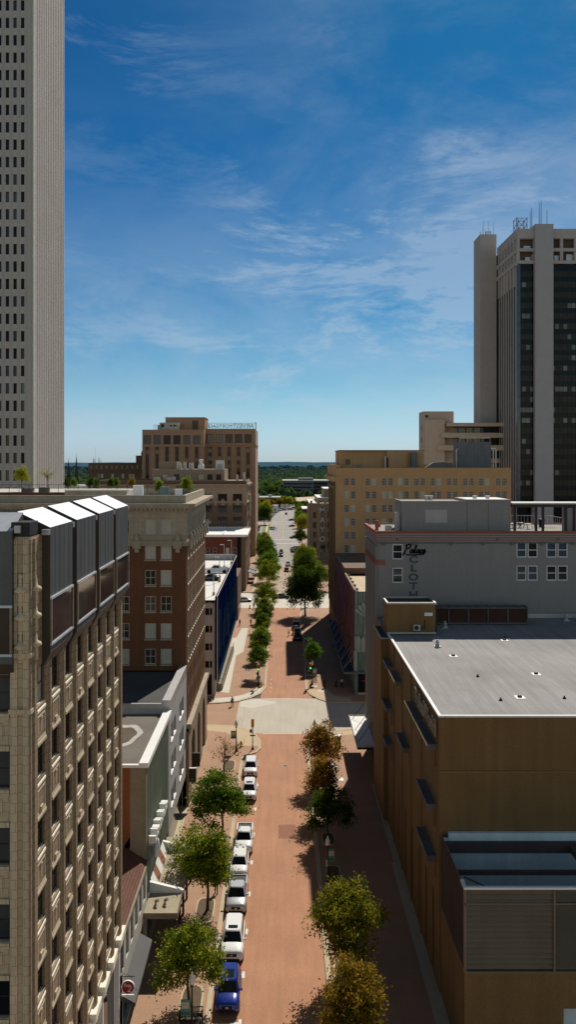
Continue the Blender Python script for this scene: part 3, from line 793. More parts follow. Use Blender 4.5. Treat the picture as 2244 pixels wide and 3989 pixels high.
part('ponding_stain', b, [mat('dried pale silt', (.42, .40, .37), var=.3, vs=1.5), mat('damp brown silt', (.09, .065, .04), var=.3)], T)
b = MB(); b.box(-12.75, XE + .18, 73.55, 89.2, 16.6, 17.05); b.box(-34, -12.75, 73.6, 73.95, 16.6, 16.85); part('coping', b, M['coping'], T)
b = MB(); b.box(XE - .25, XE + .02, 88.0, 89.2, 0, 16.5); part('end_pier', b, M['concs'], T)
T = thing('blade_sign', 'long rail sign of white block letters on the green fin front', 'sign', (-11.8, 78, 9))
b = MB(); b.box(-12.05, -11.55, 74.3, 82.5, 9.3, 9.5); part('rail', b, M['galv'], T)
for i in range(9):
    y = 74.3 + i * .92; b = MB(); b.box(-12.0, -11.35, y, y + .28, 9.5, 10.15 + .25 * (i % 2)); b.box(-12.0, -11.35, y + .28, y + .62, 9.5 + .2 * (i % 3), 9.75 + .2 * (i % 3)); part('letter', b, M['white'], T)
b = MB(); b.lathe(-11.6, 76.5, [(0, 7.2), (.25, 7.3), (.3, 8.2), (.2, 8.9), (0, 9.0)], 10); part('pendant', b, M['white'], T)
# ================================================================== L2c grey panel building
T = thing('grey_panel_building', 'light grey panelled office with six recessed window groups', 'building', (-20, 97, 0))
wn_ = [(y, z, 1.9, 1.9) for z in (14.2, 10.6, 7.0) for y in (91.2, 93.4, 98.6, 100.8)]
b = MB(); b.wall('E', XE, 89.4, 104.8, 4.3, 17.4, holes(wn_), .45)
b.wall('S', 89.4, -34, XE, 0, 17.4); b.wall('N', 104.8, -34, XE, 0, 17.4); b.wall('W', -34, 89.4, 104.8, 0, 17.4); b.wall('E', XE - .5, 89.4, 104.8, 0, 4.3)
b.quad((XE - .5, 89.4, 4.3), (XE, 89.4, 4.3), (XE, 104.8, 4.3), (XE - .5, 104.8, 4.3))
part('wall', b, M['graypaint'], T)
windows(T, 'E', XE, wn_, M['dark'], [M['glass']], 2, 1, .06, inset=.4)
for u, z, w, h in wn_:
    b = MB(); b.extr([(XE - .4, z - h / 2 + .25), (XE + .06, z - h / 2), (XE + .06, z - h / 2 - .12), (XE - .4, z - h / 2 - .12)], 'y', u - w / 2, u + w / 2); part('window_sill', b, M['white'], T)
b = MB(); b.quad((-34, 89.6, 17.3), (-12.9, 89.6, 17.3), (-12.9, 104.7, 17.3), (-34, 104.7, 17.3)); part('roof', b, M['roofdark'], T)
b = MB(); b.box(-12.95, XE + .05, 89.35, 104.8, 17.25, 18.1); b.box(-34, -12.95, 89.38, 89.7, 17.25, 17.7); part('coping', b, M['galv'], T)
b = MB(); b.quad((XE - .48, 90, .3), (XE - .48, 104, .3), (XE - .48, 104, 4), (XE - .48, 90, 4)); part('shopfront_glass', b, M['glass'], T)
for (y, zc, lab, w) in ((105.2, 3.9, 'dark square blade sign nearer the camera on the beige stone base', 1.1), (110.6, 3.9, 'smaller dark blade sign beyond the white edged one', 1.0)):
    T = thing('blade_sign', lab, 'sign', (-11.5, y, zc))
    b = MB(); b.box(-12.0, -12.0 + w, y - .12, y + .12, zc - .85, zc + .85); b.obj('panel', [M['dark']], T)
    b = MB(); b.box(-12.0, -12.0 + w, y - .14, y + .14, zc + .85, zc + .95); b.box(-12.0 + w, -11.94 + w, y - .14, y + .14, zc - .85, zc + .95); b.obj('frame', [M['white'] if y < 107 else M['dark']], T)
    b = MB()
    for j in range(4): b.box(-11.85, -12.15 + w, y - .13, y - .121, zc + .5 - j * .33, zc + .62 - j * .33)
    b.obj('emblem', [M['rust']], T)

# ================================================================== L3 brown brick tower
T = thing('brown_brick_tower', 'ten storey brown brick tower with buff stone top and deep cornice', 'building', (-28, 117, 0))
X0, Y0b, Y1b = -50, 104.8, 130.2
colx = [-14.7, -16.7, -20.1, -22.1, -25.5, -27.5, -31, -33, -36.5, -38.5]
rows = [35.7, 32.55, 29.25, 25.9, 22.45, 19.2]
wS = [(x, z, 1.42, 1.95) for z in rows for x in colx]
coly = [106.6 + 1.72 * i for i in range(14)]
wE = [(y, z, 1.0, 1.95) for z in rows + [15.9, 12.7] for y in coly]
ZST = 33.3
b = MB(); b.wall('S', Y0b, X0, XE, 0, ZST, holes([w for w in wS if w[1] < 33]), .25)
b.wall('E', XE, Y0b, Y1b, 10.2, ZST, holes([w for w in wE if w[1] < 33]), .09); b.wall('N', Y1b, X0, XE, 0, ZST); b.wall('W', X0, Y0b, Y1b, 0, ZST)
part('wall', b, M['brownbrick'], T)
b = MB(); b.wall('S', Y0b - .06, X0, XE + .06, ZST, 38, holes([w for w in wS if w[1] > 33]), .31)
b.wall('E', XE + .06, Y0b - .06, Y1b, ZST, 38, holes([w for w in wE if w[1] > 33]), .36); b.wall('N', Y1b, X0, XE, ZST, 38); b.wall('W', X0, Y0b, Y1b, ZST, 38)
b.quad((X0, Y0b - .06, ZST), (XE + .06, Y0b - .06, ZST), (XE + .06, Y0b, ZST), (X0, Y0b, ZST)); b.quad((XE, Y0b, ZST), (XE + .06, Y0b, ZST), (XE + .06, Y1b, ZST), (XE, Y1b, ZST))
part('upper_wall', b, M['limestone'], T)
add_sills(windows(T, 'S', Y0b, wS, M['winwhite'], [M['blind'], M['blind'], M['blind'], M['glass2'], M['glass']], 2, 2, .1, inset=.15), M['limestone'], back=.12)
add_sills(windows(T, 'E', XE, wE, M['winwhite'], [M['glass2'], M['glass'], M['blind']], 1, 2, .08, inset=.05, limit=84, wt=[3, 3, 1]), M['sill'], over=-.15, out=.1, back=.03)
for i in range(15):
    y = 105.74 + 1.72 * i; b = MB(); b.box(XE + .0, XE + .07, y - .2, y + .2, 11, 33.2); part('pilaster', b, M['pilaster'], T)
b = MB()
b.box(X0, XE + .22, Y0b - .22, Y1b, 33.3, 33.75); b.box(X0, XE + .3, Y0b - .3, Y1b, 33.75, 33.95)
for x in (-13.2, -18.4, -23.8, -29.2, -34.7): b.box(x - .55, x + .55, Y0b - .42, Y0b - .3, 33.0, 34.0); b.box(x - .28, x + .28, Y0b - .4, Y0b - .22, 32.5, 33.1); b.lathe(x, Y0b - .36, [(.35, 34.0), (.3, 34.5), (.1, 34.9), (0, 35)], 8)
for i in range(8): y = 106 + 3.44 * i; b.box(XE + .22, XE + .55, y - .4, y + .4, 32.8, 34.1); b.lathe(XE + .42, y, [(.3, 34.1), (.28, 34.6), (0, 35)], 8)
part('string_course', b, M['limestone'], T)
b = MB()
b.box(X0, XE + .45, Y0b - .45, Y1b + .3, 37.75, 38.1); b.box(X0, XE + 1.25, Y0b - 1.2, Y1b + .6, 38.35, 38.75); b.box(X0, XE + .9, Y0b - .9, Y1b + .5, 38.1, 38.35)
x = XE + .4
while x > X0: b.box(x - .14, x + .14, Y0b - .75, Y0b - .45, 37.85, 38.1); x -= .55
y = Y0b
while y < Y1b: b.box(XE + .45, XE + .75, y - .14, y + .14, 37.85, 38.1); y += .55
part('cornice', b, M['limestone'], T)
b = MB(); parapet(b, X0, XE - .1, Y0b + .15, Y1b, 38.75, 39.75, .45); part('parapet', b, M['limestone'], T)
b = MB(); b.quad((X0, Y0b, 38.8), (XE - .5, Y0b, 38.8), (XE - .5, Y1b, 38.8), (X0, Y1b, 38.8)); part('roof', b, M['garage'], T)
b = MB(); b.box(-49, -22, 112, 129, 38.85, 39.85); part('roof_deck', b, M['lwall'], T)
b = MB(); b.box(-49, -28.6, 108.6, 109.0, 38.85, 40.0); part('ribbed_screen', b, M['redbrown'], T)
b = MB(); b.box(-28.6, -20.5, 108.4, 109.0, 38.85, 40.2); b.box(-28.6, -20.0, 108.3, 109.2, 40.2, 40.4, 1); part('low_wall', b, [M['limestone'], M['sill']], T)
b = MB()
for i in range(26):
    x = -48 + i * 1.35; b.tube((x, 112.2, 39.8), (x, 112.2, 40.9), .035, n=5)
b.tube((-48, 112.2, 40.9), (-14.3, 112.2, 40.9), .03, n=5); b.tube((-48, 112.2, 40.4), (-14.3, 112.2, 40.4), .02, n=5)
for i in range(12): y = 112.2 + i * 1.4; b.tube((-14.2, y, 38.8), (-14.2, y, 40.8), .05, n=5)
part('roof_railing', b, M['dark'], T)
arch = []
for k, yc in enumerate((110.2, 117.5, 124.8)):
    arch.append((yc - 2.2, yc + 2.2, .3, 8.2))
b = MB(); b.wall('E', XE + .32, Y0b, Y1b + .2, 0, 10.0, arch, .6); b.wall('S', Y0b, XE, XE + .32, 0, 10.0); b.wall('N', Y1b + .2, XE - 10, XE + .32, 0, 10)
for (a0, a1, q0, q1) in arch:                             # arched heads
    ym = (a0 + a1) / 2
    for sgn in (-1, 1):
        pts = [(ym + sgn * 2.2, 8.2)] + [(ym + sgn * 2.2 * math.cos(t), 6.0 + 2.2 * math.sin(t)) for t in [math.pi / 2 * i / 8 for i in range(9)]][::-1]
        b.add([(XE + .30, p[0], p[1]) for p in pts], [tuple(range(len(pts)))])
part('base_wall', b, M['tanstone'], T)
b = MB(); b.box(XE, XE + .62, Y0b, Y1b + .4, 10.0, 10.55); b.box(XE, XE + .45, Y0b, Y1b + .3, 9.6, 10.0); part('base_cornice', b, M['limestone'], T)
for (a0, a1, q0, q1) in arch:
    b = MB(); b.quad((XE - .2, a0, q0), (XE - .2, a1, q0), (XE - .2, a1, q1), (XE - .2, a0, q1)); part('shopfront_glass', b, M['glass'], T)
# ================================================================== parking garage with the blue mural
T = thing('parking_garage', 'concrete parking garage with a deep blue striped mural wall and white roof deck', 'parking garage', (-20, 187, 0))
b = MB()
opS = [(-30, -13.75, z, z + 1.15) for z in (15.9, 12.6, 9.3, 6.0)] + [(-16.2, -14.1, .3, 3.4)]
opS = [(-30, -12.95, 15.3, 16.6), (-30, -12.95, 12.0, 13.3), (-30, -12.95, 8.7, 10.0), (-30, -12.95, 5.4, 6.7), (-16.4, -13.0, .3, 4.2)]
b.wall('S', 154, -40, -12.4, 0, 18.0, opS, .6); b.wall('E', -12.4, 154, 222, 0, 18.0); b.wall('N', 222, -40, -12.4, 0, 18.0); b.wall('W', -40, 154, 222, 0, 18.0)
part('wall', b, M['garage'], T)
b = MB()
for o_ in opS: b.quad((o_[0], 154.9, o_[2]), (o_[1], 154.9, o_[2]), (o_[1], 154.9, o_[3]), (o_[0], 154.9, o_[3]))
part('opening', b, M['black'], T)
b = MB(); b.quad((-40, 154, 17.6), (-12.4, 154, 17.6), (-12.4, 222, 17.6), (-40, 222, 17.6)); part('roof_deck', b, M['deck'], T)
b = MB(); b.box(-40, -12.5, 221.5, 222, 17.6, 19.1); b.box(-40, -12.5, 154, 154.3, 17.6, 18.1); part('parapet', b, M['garage'], T)
m = mat('navy mural paint', (.003, .007, .040), var=.25, vs=.15, streak=.2, spec=0); M['mural_navy'] = m
M['mural_teal'] = mat('teal mural paint', (.010, .035, .06), var=.25, vs=.3, streak=.2, spec=0)
M['mural_grey'] = mat('grey mural paint', (.05, .075, .12), var=.2, vs=.3, streak=.2, spec=0)
b = MB(); b.box(-12.4, -12.05, 153.8, 222, 3.2, 18.7, 0)
part('mural_wall', b, M['mural_navy'], T)
rr = random.Random(5)
b = MB()
for i in range(34):
    y = 160 + i * 1.85; h = rr.uniform(3, 13); z = rr.uniform(3.3, 7)
    b.box(-12.05, -12.02, y, y + rr.uniform(.3, 1.0), z, min(18.4, z + h), rr.choice([0, 0, 1]))
part('mural_stripe', b, [M['mural_teal'], M['mural_grey']], T)
b = MB(); b.box(-12.1, -11.95, 153.8, 222, 18.7, 18.85); b.box(-12.06, -11.9, 153.8, 154.0, 3.2, 18.7); part('mural_coping', b, M['winwhite'], T)
b = MB()
for i in range(44): y = 155 + i * 1.5; b.box(-12.04, -11.6, y, y + .9, 3.0 + .0 * i, 3.3)
part('mural_light_trough', b, M['mural_teal'], T)
b = MB()
for i in range(16): x = -39 + i * 1.7; b.box(x, x + .12, 153.98, 153.999, 5, 17.9)
part('form_joint', b, M['concs'], T)
b = MB(); b.prism([(-14.7, 158), (-11.3, 158), (-10.9, 190), (-12.05, 190), (-12.05, 160), (-14.7, 160)], ZS, 1.35); part('ramp_wall', b, M['tan'], T)
b = MB()
for i in range(20): y = 158.2 + i * 1.6; b.tube((-11.35 + .0125 * (y - 158), y, 1.35), (-11.35 + .0125 * (y - 158), y, 2.3), .03, n=5)
b.tube((-11.35, 158.1, 2.3), (-10.95, 190, 2.3), .04, n=5); b.tube((-11.35, 158.1, 1.9), (-10.95, 190, 1.9), .025, n=5); b.tube((-14.7, 158.1, 2.3), (-11.35, 158.1, 2.3), .04, n=5); b.tube((-13, 158.1, 1.35), (-13, 158.1, 2.3), .03, n=5)
part('railing', b, M['dark'], T)
for i, (x, y, lab) in enumerate(((-13.4, 163, 'thin roof deck lamp post closest to the blue mural corner'), (-13.6, 181, 'double armed roof deck lamp beside the dark sedan'), (-14.2, 205, 'grey deck lamp post behind the white pickup'), (-12.9, 213, 'taller deck lamp near the far end of the garage roof'))):
    t = thing('deck_lamp', lab, 'lamp post', (x, y, 17.6), 'lamp posts on the garage roof')
    b = MB(); b.tube((0, 0, 0), (0, 0, 5.2 + i * .3), .09, .07); b.tube((0, 0, 0), (0, 0, .6), .25, m=1); b.obj('pole', [M['galv'], M['yellow'] if i % 2 else M['garage']], t, True)
    b = MB(); b.box(-1.1, -.1, -.2, .2, 5.1 + i * .3, 5.25 + i * .3); b.obj('lamp_head', M['galv'], t, True)
T = thing('stair_block', 'dull grey stair block at the far end of the garage', 'building', (-16, 236, 0))
b = MB(); b.box(-30, -12.0, 228, 246, 0, 12.3, 0, 'D'); b.obj('wall', M['dkbrick'], T).location = -T.location
b = MB()
for i in range(5): b.box(-12.0, -11.9, 229.5 + i * 3.2, 231.3 + i * 3.2, .5, 3.5)
part('shop_window', b, M['glass'], T)
# ================================================================== white roofed red brick block
T = thing('red_brick_block', 'red brick block with a bright white flat roof and scalloped coping', 'building', (-20, 295, 0))
wn_ = [(x, 13.6, 1.25, 2.4) for x in (-25.0, -22.6, -18.3, -15.8)]
b = MB(); b.wall('S', 280, -40, -15.0, 0, 19.0, holes(wn_), .25); b.wall('N', 310, -40, -12.1, 0, 19); b.wall('W', -40, 280, 310, 0, 19)
part('wall', b, M['redbrick'], T)
windows(T, 'S', 280, wn_, M['winwhite'], [M['blind'], M['glass2']], 1, 2, .1)
wE = [(y, z, 1.6, 2.4) for z in (14.5, 10.2, 5.8) for y in (284, 288.5, 293, 297.5, 302, 306.5)]
b = MB(); b.wall('S', 281.2, -15.0, -13.6, 0, 19); b.wall('S', 280, -13.6, -12.1, 0, 18.4); b.wall('E', -12.1, 280, 310, 0, 19, holes(wE), .3)
part('pier', b, M['dkbrick'], T)
b = MB(); b.quad((-15.0, 281.1, 0), (-13.6, 281.1, 0), (-13.6, 281.1, 18.6), (-15.0, 281.1, 18.6)); part('dark_recess', b, M['black'], T)  # black sheet standing in for the shade inside the recess
windows(T, 'E', -12.1, wE, M['winwhite'], [M['glass2']], 2, 2, .1)
b = MB(); b.quad((-40, 280, 19.05), (-11.6, 280, 19.05), (-11.6, 310, 19.05), (-40, 310, 19.05)); part('roof', b, M['roofwhite'], T)
b = MB()
for i in range(30):
    x = -39.5 + i * .95; b.lathe(x, 310, [(.36, 19.05), (.36, 19.5), (0, 19.75)], 8)
b.box(-40, -11.7, 279.7, 280.0, 18.5, 19.3); b.box(-11.95, -11.5, 279.7, 310, 18.5, 19.2); b.box(-20.4, -19.7, 284, 306, 19.06, 19.3)
part('coping', b, M['roofwhite'], T)
for i, (y0, lab) in enumerate(((298, 'dark flat awning closer to the corner tree'), (308, 'dark flat awning further up the far pavement'))):
    b = MB(); b.add([(-12.0, y0, 4.2), (-9.2, y0, 3.4), (-9.2, y0 + 7, 3.4), (-12.0, y0 + 7, 4.2), (-12.0, y0, 3.95), (-9.2, y0, 3.1), (-9.2, y0 + 7, 3.1), (-12.0, y0 + 7, 3.95)], [(0, 1, 2, 3), (0, 4, 5, 1), (1, 5, 6, 2), (4, 7, 6, 5)]); tag(b.obj('awning', M['dark']), lab, 'awning', 'awnings on the far left pavement')
# ================================================================== L4
T = thing('brown_office_tower', 'brown office tower with wide dark windows, tan top storey and rooftop plant', 'building', (-28, 330, 0))
XR = -13.0
wn_ = [(x, z, 3.5, 2.7) for z in (30.6, 26.2, 21.9, 17.6, 13.2) for x in (-16.6, -22.3, -28, -33.7, -39.4)]
wE = [(y, z, 2.2, 2.7) for z in (30.6, 26.2, 21.9, 17.6, 13.2, 8.9) for y in (315, 319.4, 323.8, 328.2, 332.6, 337, 341.4)]
b = MB(); b.wall('S', 312, -70, XR, 0, 28.6, holes([w for w in wn_ if w[1] < 28]), .3); b.wall('E', XR, 312, 345, 0, 28.6, holes([w for w in wE if w[1] < 28]), .3); b.wall('N', 345, -70, XR, 0, 28.6); b.wall('W', -70, 312, 345, 0, 28.6)
part('wall', b, M['dkbrick'], T)
b = MB(); b.wall('S', 312, -70, XR, 28.6, 35, holes([w for w in wn_ if w[1] > 28]), .3); b.wall('E', XR, 312, 345, 28.6, 35, holes([w for w in wE if w[1] > 28]), .3); b.wall('N', 345, -70, XR, 28.6, 35); b.wall('W', -70, 312, 345, 28.6, 35); part('upper_wall', b, M['tanstone'], T)
windows(T, 'S', 312, wn_, M['windark'], [M['glass'], M['glass2'], M['goldgl']], 3, 2, .12, wt=[4, 2, 1])
windows(T, 'E', XR, wE, M['windark'], [M['glass2']], 2, 2, .12)
b = MB(); b.box(-70, XR + .8, 311.2, 345.5, 35, 35.7); b.box(-70, XR + .3, 311.7, 345, 28.4, 28.8)
for i in range(9): x = -13.6 - i * 2.85; b.box(x - .5, x + .5, 311.55, 311.98, 27.6, 30)
part('cornice', b, M['tanstone'], T)
b = MB(); parapet(b, -70, XR - .2, 312.2, 345, 35.7, 37.0, .5); part('parapet', b, M['dkbrick'], T)
b = MB(); b.quad((-70, 312, 35.8), (XR, 312, 35.8), (XR, 345, 35.8), (-70, 345, 35.8)); part('roof', b, M['roofbrown'], T)
wn_ = [(x, 38.2, 2.0, 2.2) for x in (-45, -40.5, -36, -31, -27.6, -24.2, -20.6)]
b = MB(); b.wall('S', 318, -50, -22, 35.8, 41.2, holes([w for w in wn_ if w[0] < -22]), .25); b.wall('E', -22, 318, 340, 35.8, 41.2); b.wall('W', -50, 318, 340, 35.8, 41.2); b.quad((-50, 318, 41.2), (-22, 318, 41.2), (-22, 340, 41.2), (-50, 340, 41.2))
b.box(-48, -41, 322, 334, 41.2, 44.2)
part('penthouse', b, M['tanstone'], T)
windows(T, 'S', 318, wn_[:6], M['windark'], [M['glass'], M['blind']], 2, 1, .1)
b = MB(); b.box(-22.0, XR - .1, 316, 345, 35.8, 36.6); b.box(XR - .3, XR + .6, 330, 336, 22, 31)
part('side_panel', b, M['limestone'], T)
for i, (x, y, w, h) in enumerate(((-39.8, 320, 1.6, 2.4), (-37.6, 320, 1.1, 2.8), (-35.2, 320, 1.6, 2.4), (-24, 321, 3.2, 3.4), (-17, 318, .8, 3.2), (-14.5, 322, .9, 4.0), (-48, 316.5, 2.6, 2.4), (-42.5, 316.5, 3.6, 2.4))):
    z = 41.2 if i < 4 else 35.8
    bb = MB(); bb.box(x - w / 2, x + w / 2, y, y + w, z, z + h); bb.box(x - w / 2 - .08, x + w / 2 + .08, y - .08, y + w + .08, z + h, z + h + .12); bb.box(x - w * .3, x + w * .3, y - .03, y, z + .4, z + h * .6, 1)
    tag(bb.obj('roof_unit', [M['lwall'] if i != 3 else M['galv'], M['graypaint']]), 'pale metal plant box on the roof of the brown office tower', 'roof unit', 'plant boxes on the brown office roof')
bb = MB(); bb.lathe(-31.3, 321, [(1.3, 41.2), (1.3, 42.6), (.65, 43.6), (.65, 44.2), (.9, 44.3), (.9, 45.0), (0, 45.1)], 8, sm=False); tag(bb.obj('roof_ventilator', M['white']), 'white flared roof ventilator on the tan penthouse', 'ventilator')
# ================================================================== mirrored rooftop letters tower
T = thing('brown_hotel_tower', 'broad brown precast tower with gold windows carrying big backward rooftop letters', 'building', (-38, 400, 0))
M['arv'] = M['arvest']
for (x0, x1, y0, y1, zt, cols, lab) in ((-63.5, -35.3, 375, 420, 58.8, [-61.2 + 4.52 * i for i in range(6)], 'wall'), (-35.3, -12.0, 384, 424, 59.6, [-33.3 + 4.45 * i for i in range(5)], 'wall')):
    top = [(x, zt - 4.6, 3.4, 4.1) for x in cols]
    low = [(x, 26.5, 1.55, 49) for x in cols]
    b = MB(); b.wall('S', y0, x0, x1, 0, zt, holes(top + low), .6); b.wall('E', x1, y0, y1, 0, zt); b.wall('W', x0, y0, y1, 0, zt); b.wall('N', y1, x0, x1, 0, zt); b.quad((x0, y0, zt - .5), (x1, y0, zt - .5), (x1, y1, zt - .5), (x0, y1, zt - .5))
    for x in cols:
        for dx in (-1.25, 1.25): b.box(x + dx - .14, x + dx + .14, y0 - .35, y0, 0, zt - 8)
    b.box(x0, x1 + .3, y0 - .5, y0, zt - 7.8, zt - 7.1); b.box(x1, x1 + .3, y0, y1, zt - 7.8, zt - 7.1)
    part(lab, b, M['arvest'], T)
    windows(T, 'S', y0, top, M['windark'], [M['glass'], M['glass2'], M['goldgl']], 2, 1, .12, inset=.4, wt=[3, 3, 1])
    wl = []
    for x in cols:
        for k in range(11): wl.append((x, zt - 10.2 - k * 3.7, 1.5, 2.0))
    windows(T, 'S', y0, wl, M['arvest2'], [M['glass'], M['goldgl']], 1, 1, .06, inset=.45, wt=[4, 1.6] if x0 < -40 else [2, 2])
    b = MB()
    for x in cols: b.quad((x - .78, y0 + .58, 2), (x + .78, y0 + .58, 2), (x + .78, y0 + .58, 51), (x - .78, y0 + .58, 51))
    part('spandrel', b, M['arvest2'], T)
b = MB(); b.box(-54, -35.6, 383, 400, 58.4, 64.6); b.box(-54.2, -35.4, 382.8, 400.2, 64.6, 64.9); part('penthouse', b, M['arvest'], T)
b = MB(); b.box(-41.5, -38.8, 382.9, 383.0, 58.4, 63.4); part('penthouse_door', b, M['arvest2'], T)
bb = MB(); bb.box(-56, -47.0, 378, 382, 58.5, 62.2); bb.box(-57, -56, 378.5, 381.5, 58.5, 61); bb.lathe(-49, 377.9, [(.7, 60.5), (.7, 61), (0, 61)], 12, 1); bb.lathe(-50.8, 377.9, [(.5, 60.5), (.5, 61), (0, 61)], 12, 1); bb.box(-55.2, -54, 377.9, 378, 60, 61.6, 1)
tag(bb.obj('cooling_unit', [M['lwall'], M['dark']]), 'white cooling unit on the roof of the brown precast tower', 'cooling unit')
bb = MB()
for i in range(9): x = -58.5 + i * .5; bb.tube((x, 376.5, 58.8), (x, 376.5, 61), .05, n=5)
bb.tube((-58.5, 376.5, 61), (-54.5, 376.5, 61), .06, n=5); tag(bb.obj('roof_railing', M['dark']), 'small dark railing beside the white cooling unit', 'railing')
T = thing('rooftop_sign', 'backward rooftop letters on a thin steel truss seen from behind', 'sign', (-23.5, 388, 59.6))
b = MB()
for i in range(19):
    x = -35.3 + i * 1.29; b.tube((x, 388, 59.3), (x, 388, 62.4), .05, n=5); b.tube((x, 388, 59.6), (x + 1.29, 388, 62.4), .035, n=5) if i < 18 else None
for z in (59.7, 62.4): b.tube((-35.3, 388, z), (-12.1, 388, z), .07, n=5)
for i in range(5): b.tube((-12.1, 388 + i * 2, 59.4), (-12.1, 388 + i * 2, 63), .07, n=5)
b.tube((-12.1, 388, 62.7), (-12.1, 396, 62.7), .06, n=5)
part('truss', b, M['dark'], T)
text('ARVEST', 2.9, (-17.9, 388.25, 61.0), (R(90), 0, R(180)), M['tank'], T, .04, bold=-.01)
text('MORTGAGE', 2.2, (-29.0, 388.25, 60.9), (R(90), 0, R(180)), M['tank'], T, .06, bold=.0)
# lower brown hotel left of it
T = thing('brown_wing', 'long lower brown building with many small windows left of the gold window tower', 'building', (-80, 405, 0))
wn_ = [(-92.5 + 2.55 * i + (.9 if i % 2 else 0), z, 1.3, 2.3) for z in (37.2, 32.2, 27.2) for i in range(11)]
b = MB(); b.wall('S', 400, -94, -64.5, 0, 43.6, holes(wn_), .3); b.wall('E', -64.5, 400, 425, 0, 43.6); b.wall('W', -94, 400, 425, 0, 43.6); b.wall('N', 425, -94, -64.5, 0, 43.6); b.quad((-94, 400, 43), (-64.5, 400, 43), (-64.5, 425, 43), (-94, 425, 43))
b.box(-71, -64.5, 401, 415, 43, 47.2); b.box(-94.2, -64.4, 399.7, 399.999, 39.2, 39.6)
part('wall', b, M['dkbrick'], T)
windows(T, 'S', 400, wn_, M['tan'], [M['glass'], M['blind'], M['goldgl']], 2, 2, .1)
b = MB()
for i in range(12): b.box(-93 + 2.5 * i, -92 + 2.5 * i, 399.7, 399.99, 40.6, 42.4)
part('frieze', b, M['tan'], T)
T = thing('roof_mast', 'cluster of thin antenna masts on the long brown wing', 'antenna', (-91, 404, 43))
for x, h, r in ((-92.4, 3, .25), (-91.8, 2.4, .2), (-89.8, 3.2, .25), (-88.9, 2.2, .15), (-91.6, 8.5, .05)):
    b = MB(); b.tube((x, 404, 43), (x, 404, 43 + h), r, r * .7, 6); part('mast', b, M['galv'], T)
bb = MB(); bb.lathe(-68, 404, [(1, 47.2), (1, 48.6), (.7, 48.9), (.7, 49.6), (0, 49.7)], 10); tag(bb.obj('roof_ventilator', M['dark']), 'dark round ventilator on the raised end of the brown wing', 'ventilator')
# spires and the white hall
for x, h, lab in ((-146.5, 17, 'dark slender church spire partly behind the white tower'), (-141.0, 19.8, 'dark slender church spire clear of the white tower')):
    y = 565; T = thing('church_spire', lab, 'spire', (x, y, 0), 'twin church spires')
    b = MB(); b.box(x - 2.0, x + 2.0, y - 2.0, y + 2.0, 0, 28.5); part('tower', b, M['tan'], T)
    b = MB(); b.lathe(x, y, [(2.2, 28.5), (1.5, 33), (.75, 40), (.25, 28.5 + h - 1.5), (0, 28.5 + h)], 8, sm=False); b.tube((x, y, 28 + h), (x, y, 30 + h), .08, n=5); part('spire', b, M['dark'], T)
T = thing('white_hall', 'pale low hall with flat roof below the church spires', 'building', (-128, 500, 0))
b = MB(); b.box(-138, -112, 500, 520, 0, 29.3, 0, 'D'); b.box(-126, -112, 490, 500, 0, 26.5, 0, 'DN'); part('wall', b, M['lwall'], T)
b = MB(); b.box(-138.3, -111.8, 499.7, 520.3, 29.3, 29.9); b.box(-126.2, -111.8, 489.8, 499.7, 26.5, 27.0); part('roof', b, M['roofwhite'], T)
# ================================================================== white tower, far left
T = thing('white_tower', 'very tall pale concrete tower with slot windows and a ribbed blank side', 'skyscraper', (-75, 197, 0))
xr, yn, yf, zt = -55.5, 184.0, 209.7, 172
cols = [-58.0 - 1.713 * i for i in range(16)]
rws = [29.3 + 3.9 * k for k in range(36)]
rws = [z + .0 for z in rws]
wn_ = [(x, z, .80, 2.38) for x in cols[:3] for z in rws if z < 147.5]
wn2 = [(x, z, .80, 2.38) for x in cols[3:] for z in rws] + [(x, z, .8, 2.38) for x in cols[:3] for z in rws if z >= 147.5]
b = MB(); b.wall('S', yn, -95, xr, 0, zt, holes(wn_ + wn2), .45); b.wall('N', yf, -95, xr, 0, zt); b.wall('W', -95, yn, yf, 0, zt); b.quad((-95, yn, zt), (xr, yn, zt), (xr, yf, zt), (-95, yf, zt))
for x in cols: b.box(x - .95, x - .77, yn - .18, yn, 0, zt)
b.box(cols[0] + .77, cols[0] + .95, yn - .18, yn, 0, zt); b.box(xr - .75, xr - .6, yn - .12, yn, 0, zt)
part('wall', b, M['concs'], T)
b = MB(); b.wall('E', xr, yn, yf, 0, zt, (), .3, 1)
n = 17
for i in range(n):
    y = yn + .35 + (yf - yn - .7) * i / n
    b.extr([(xr, y), (xr + .16, y + .12), (xr + .16, y + .32), (xr, y + .44)], 'x', 0, 0) if False else b.prism([(xr, y), (xr + .32, y + .12), (xr + .32, y + .82), (xr, y + .94)], 0, zt)
for z in range(20, 172, 16): pass
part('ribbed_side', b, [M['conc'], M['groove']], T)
b = MB(); b.box(xr - .1, xr + .25, yn - .2, yn + .3, 0, zt); part('corner_edge', b, M['sill'], T)
windows(T, 'S', yn, wn_ + wn2, M['mull'], [M['glass'], M['black'], M['glass2']], 1, 1, .04, inset=.38, limit=99, wt=[4, 5, 1])
# ================================================================== rooftop garden plants are built with the trees

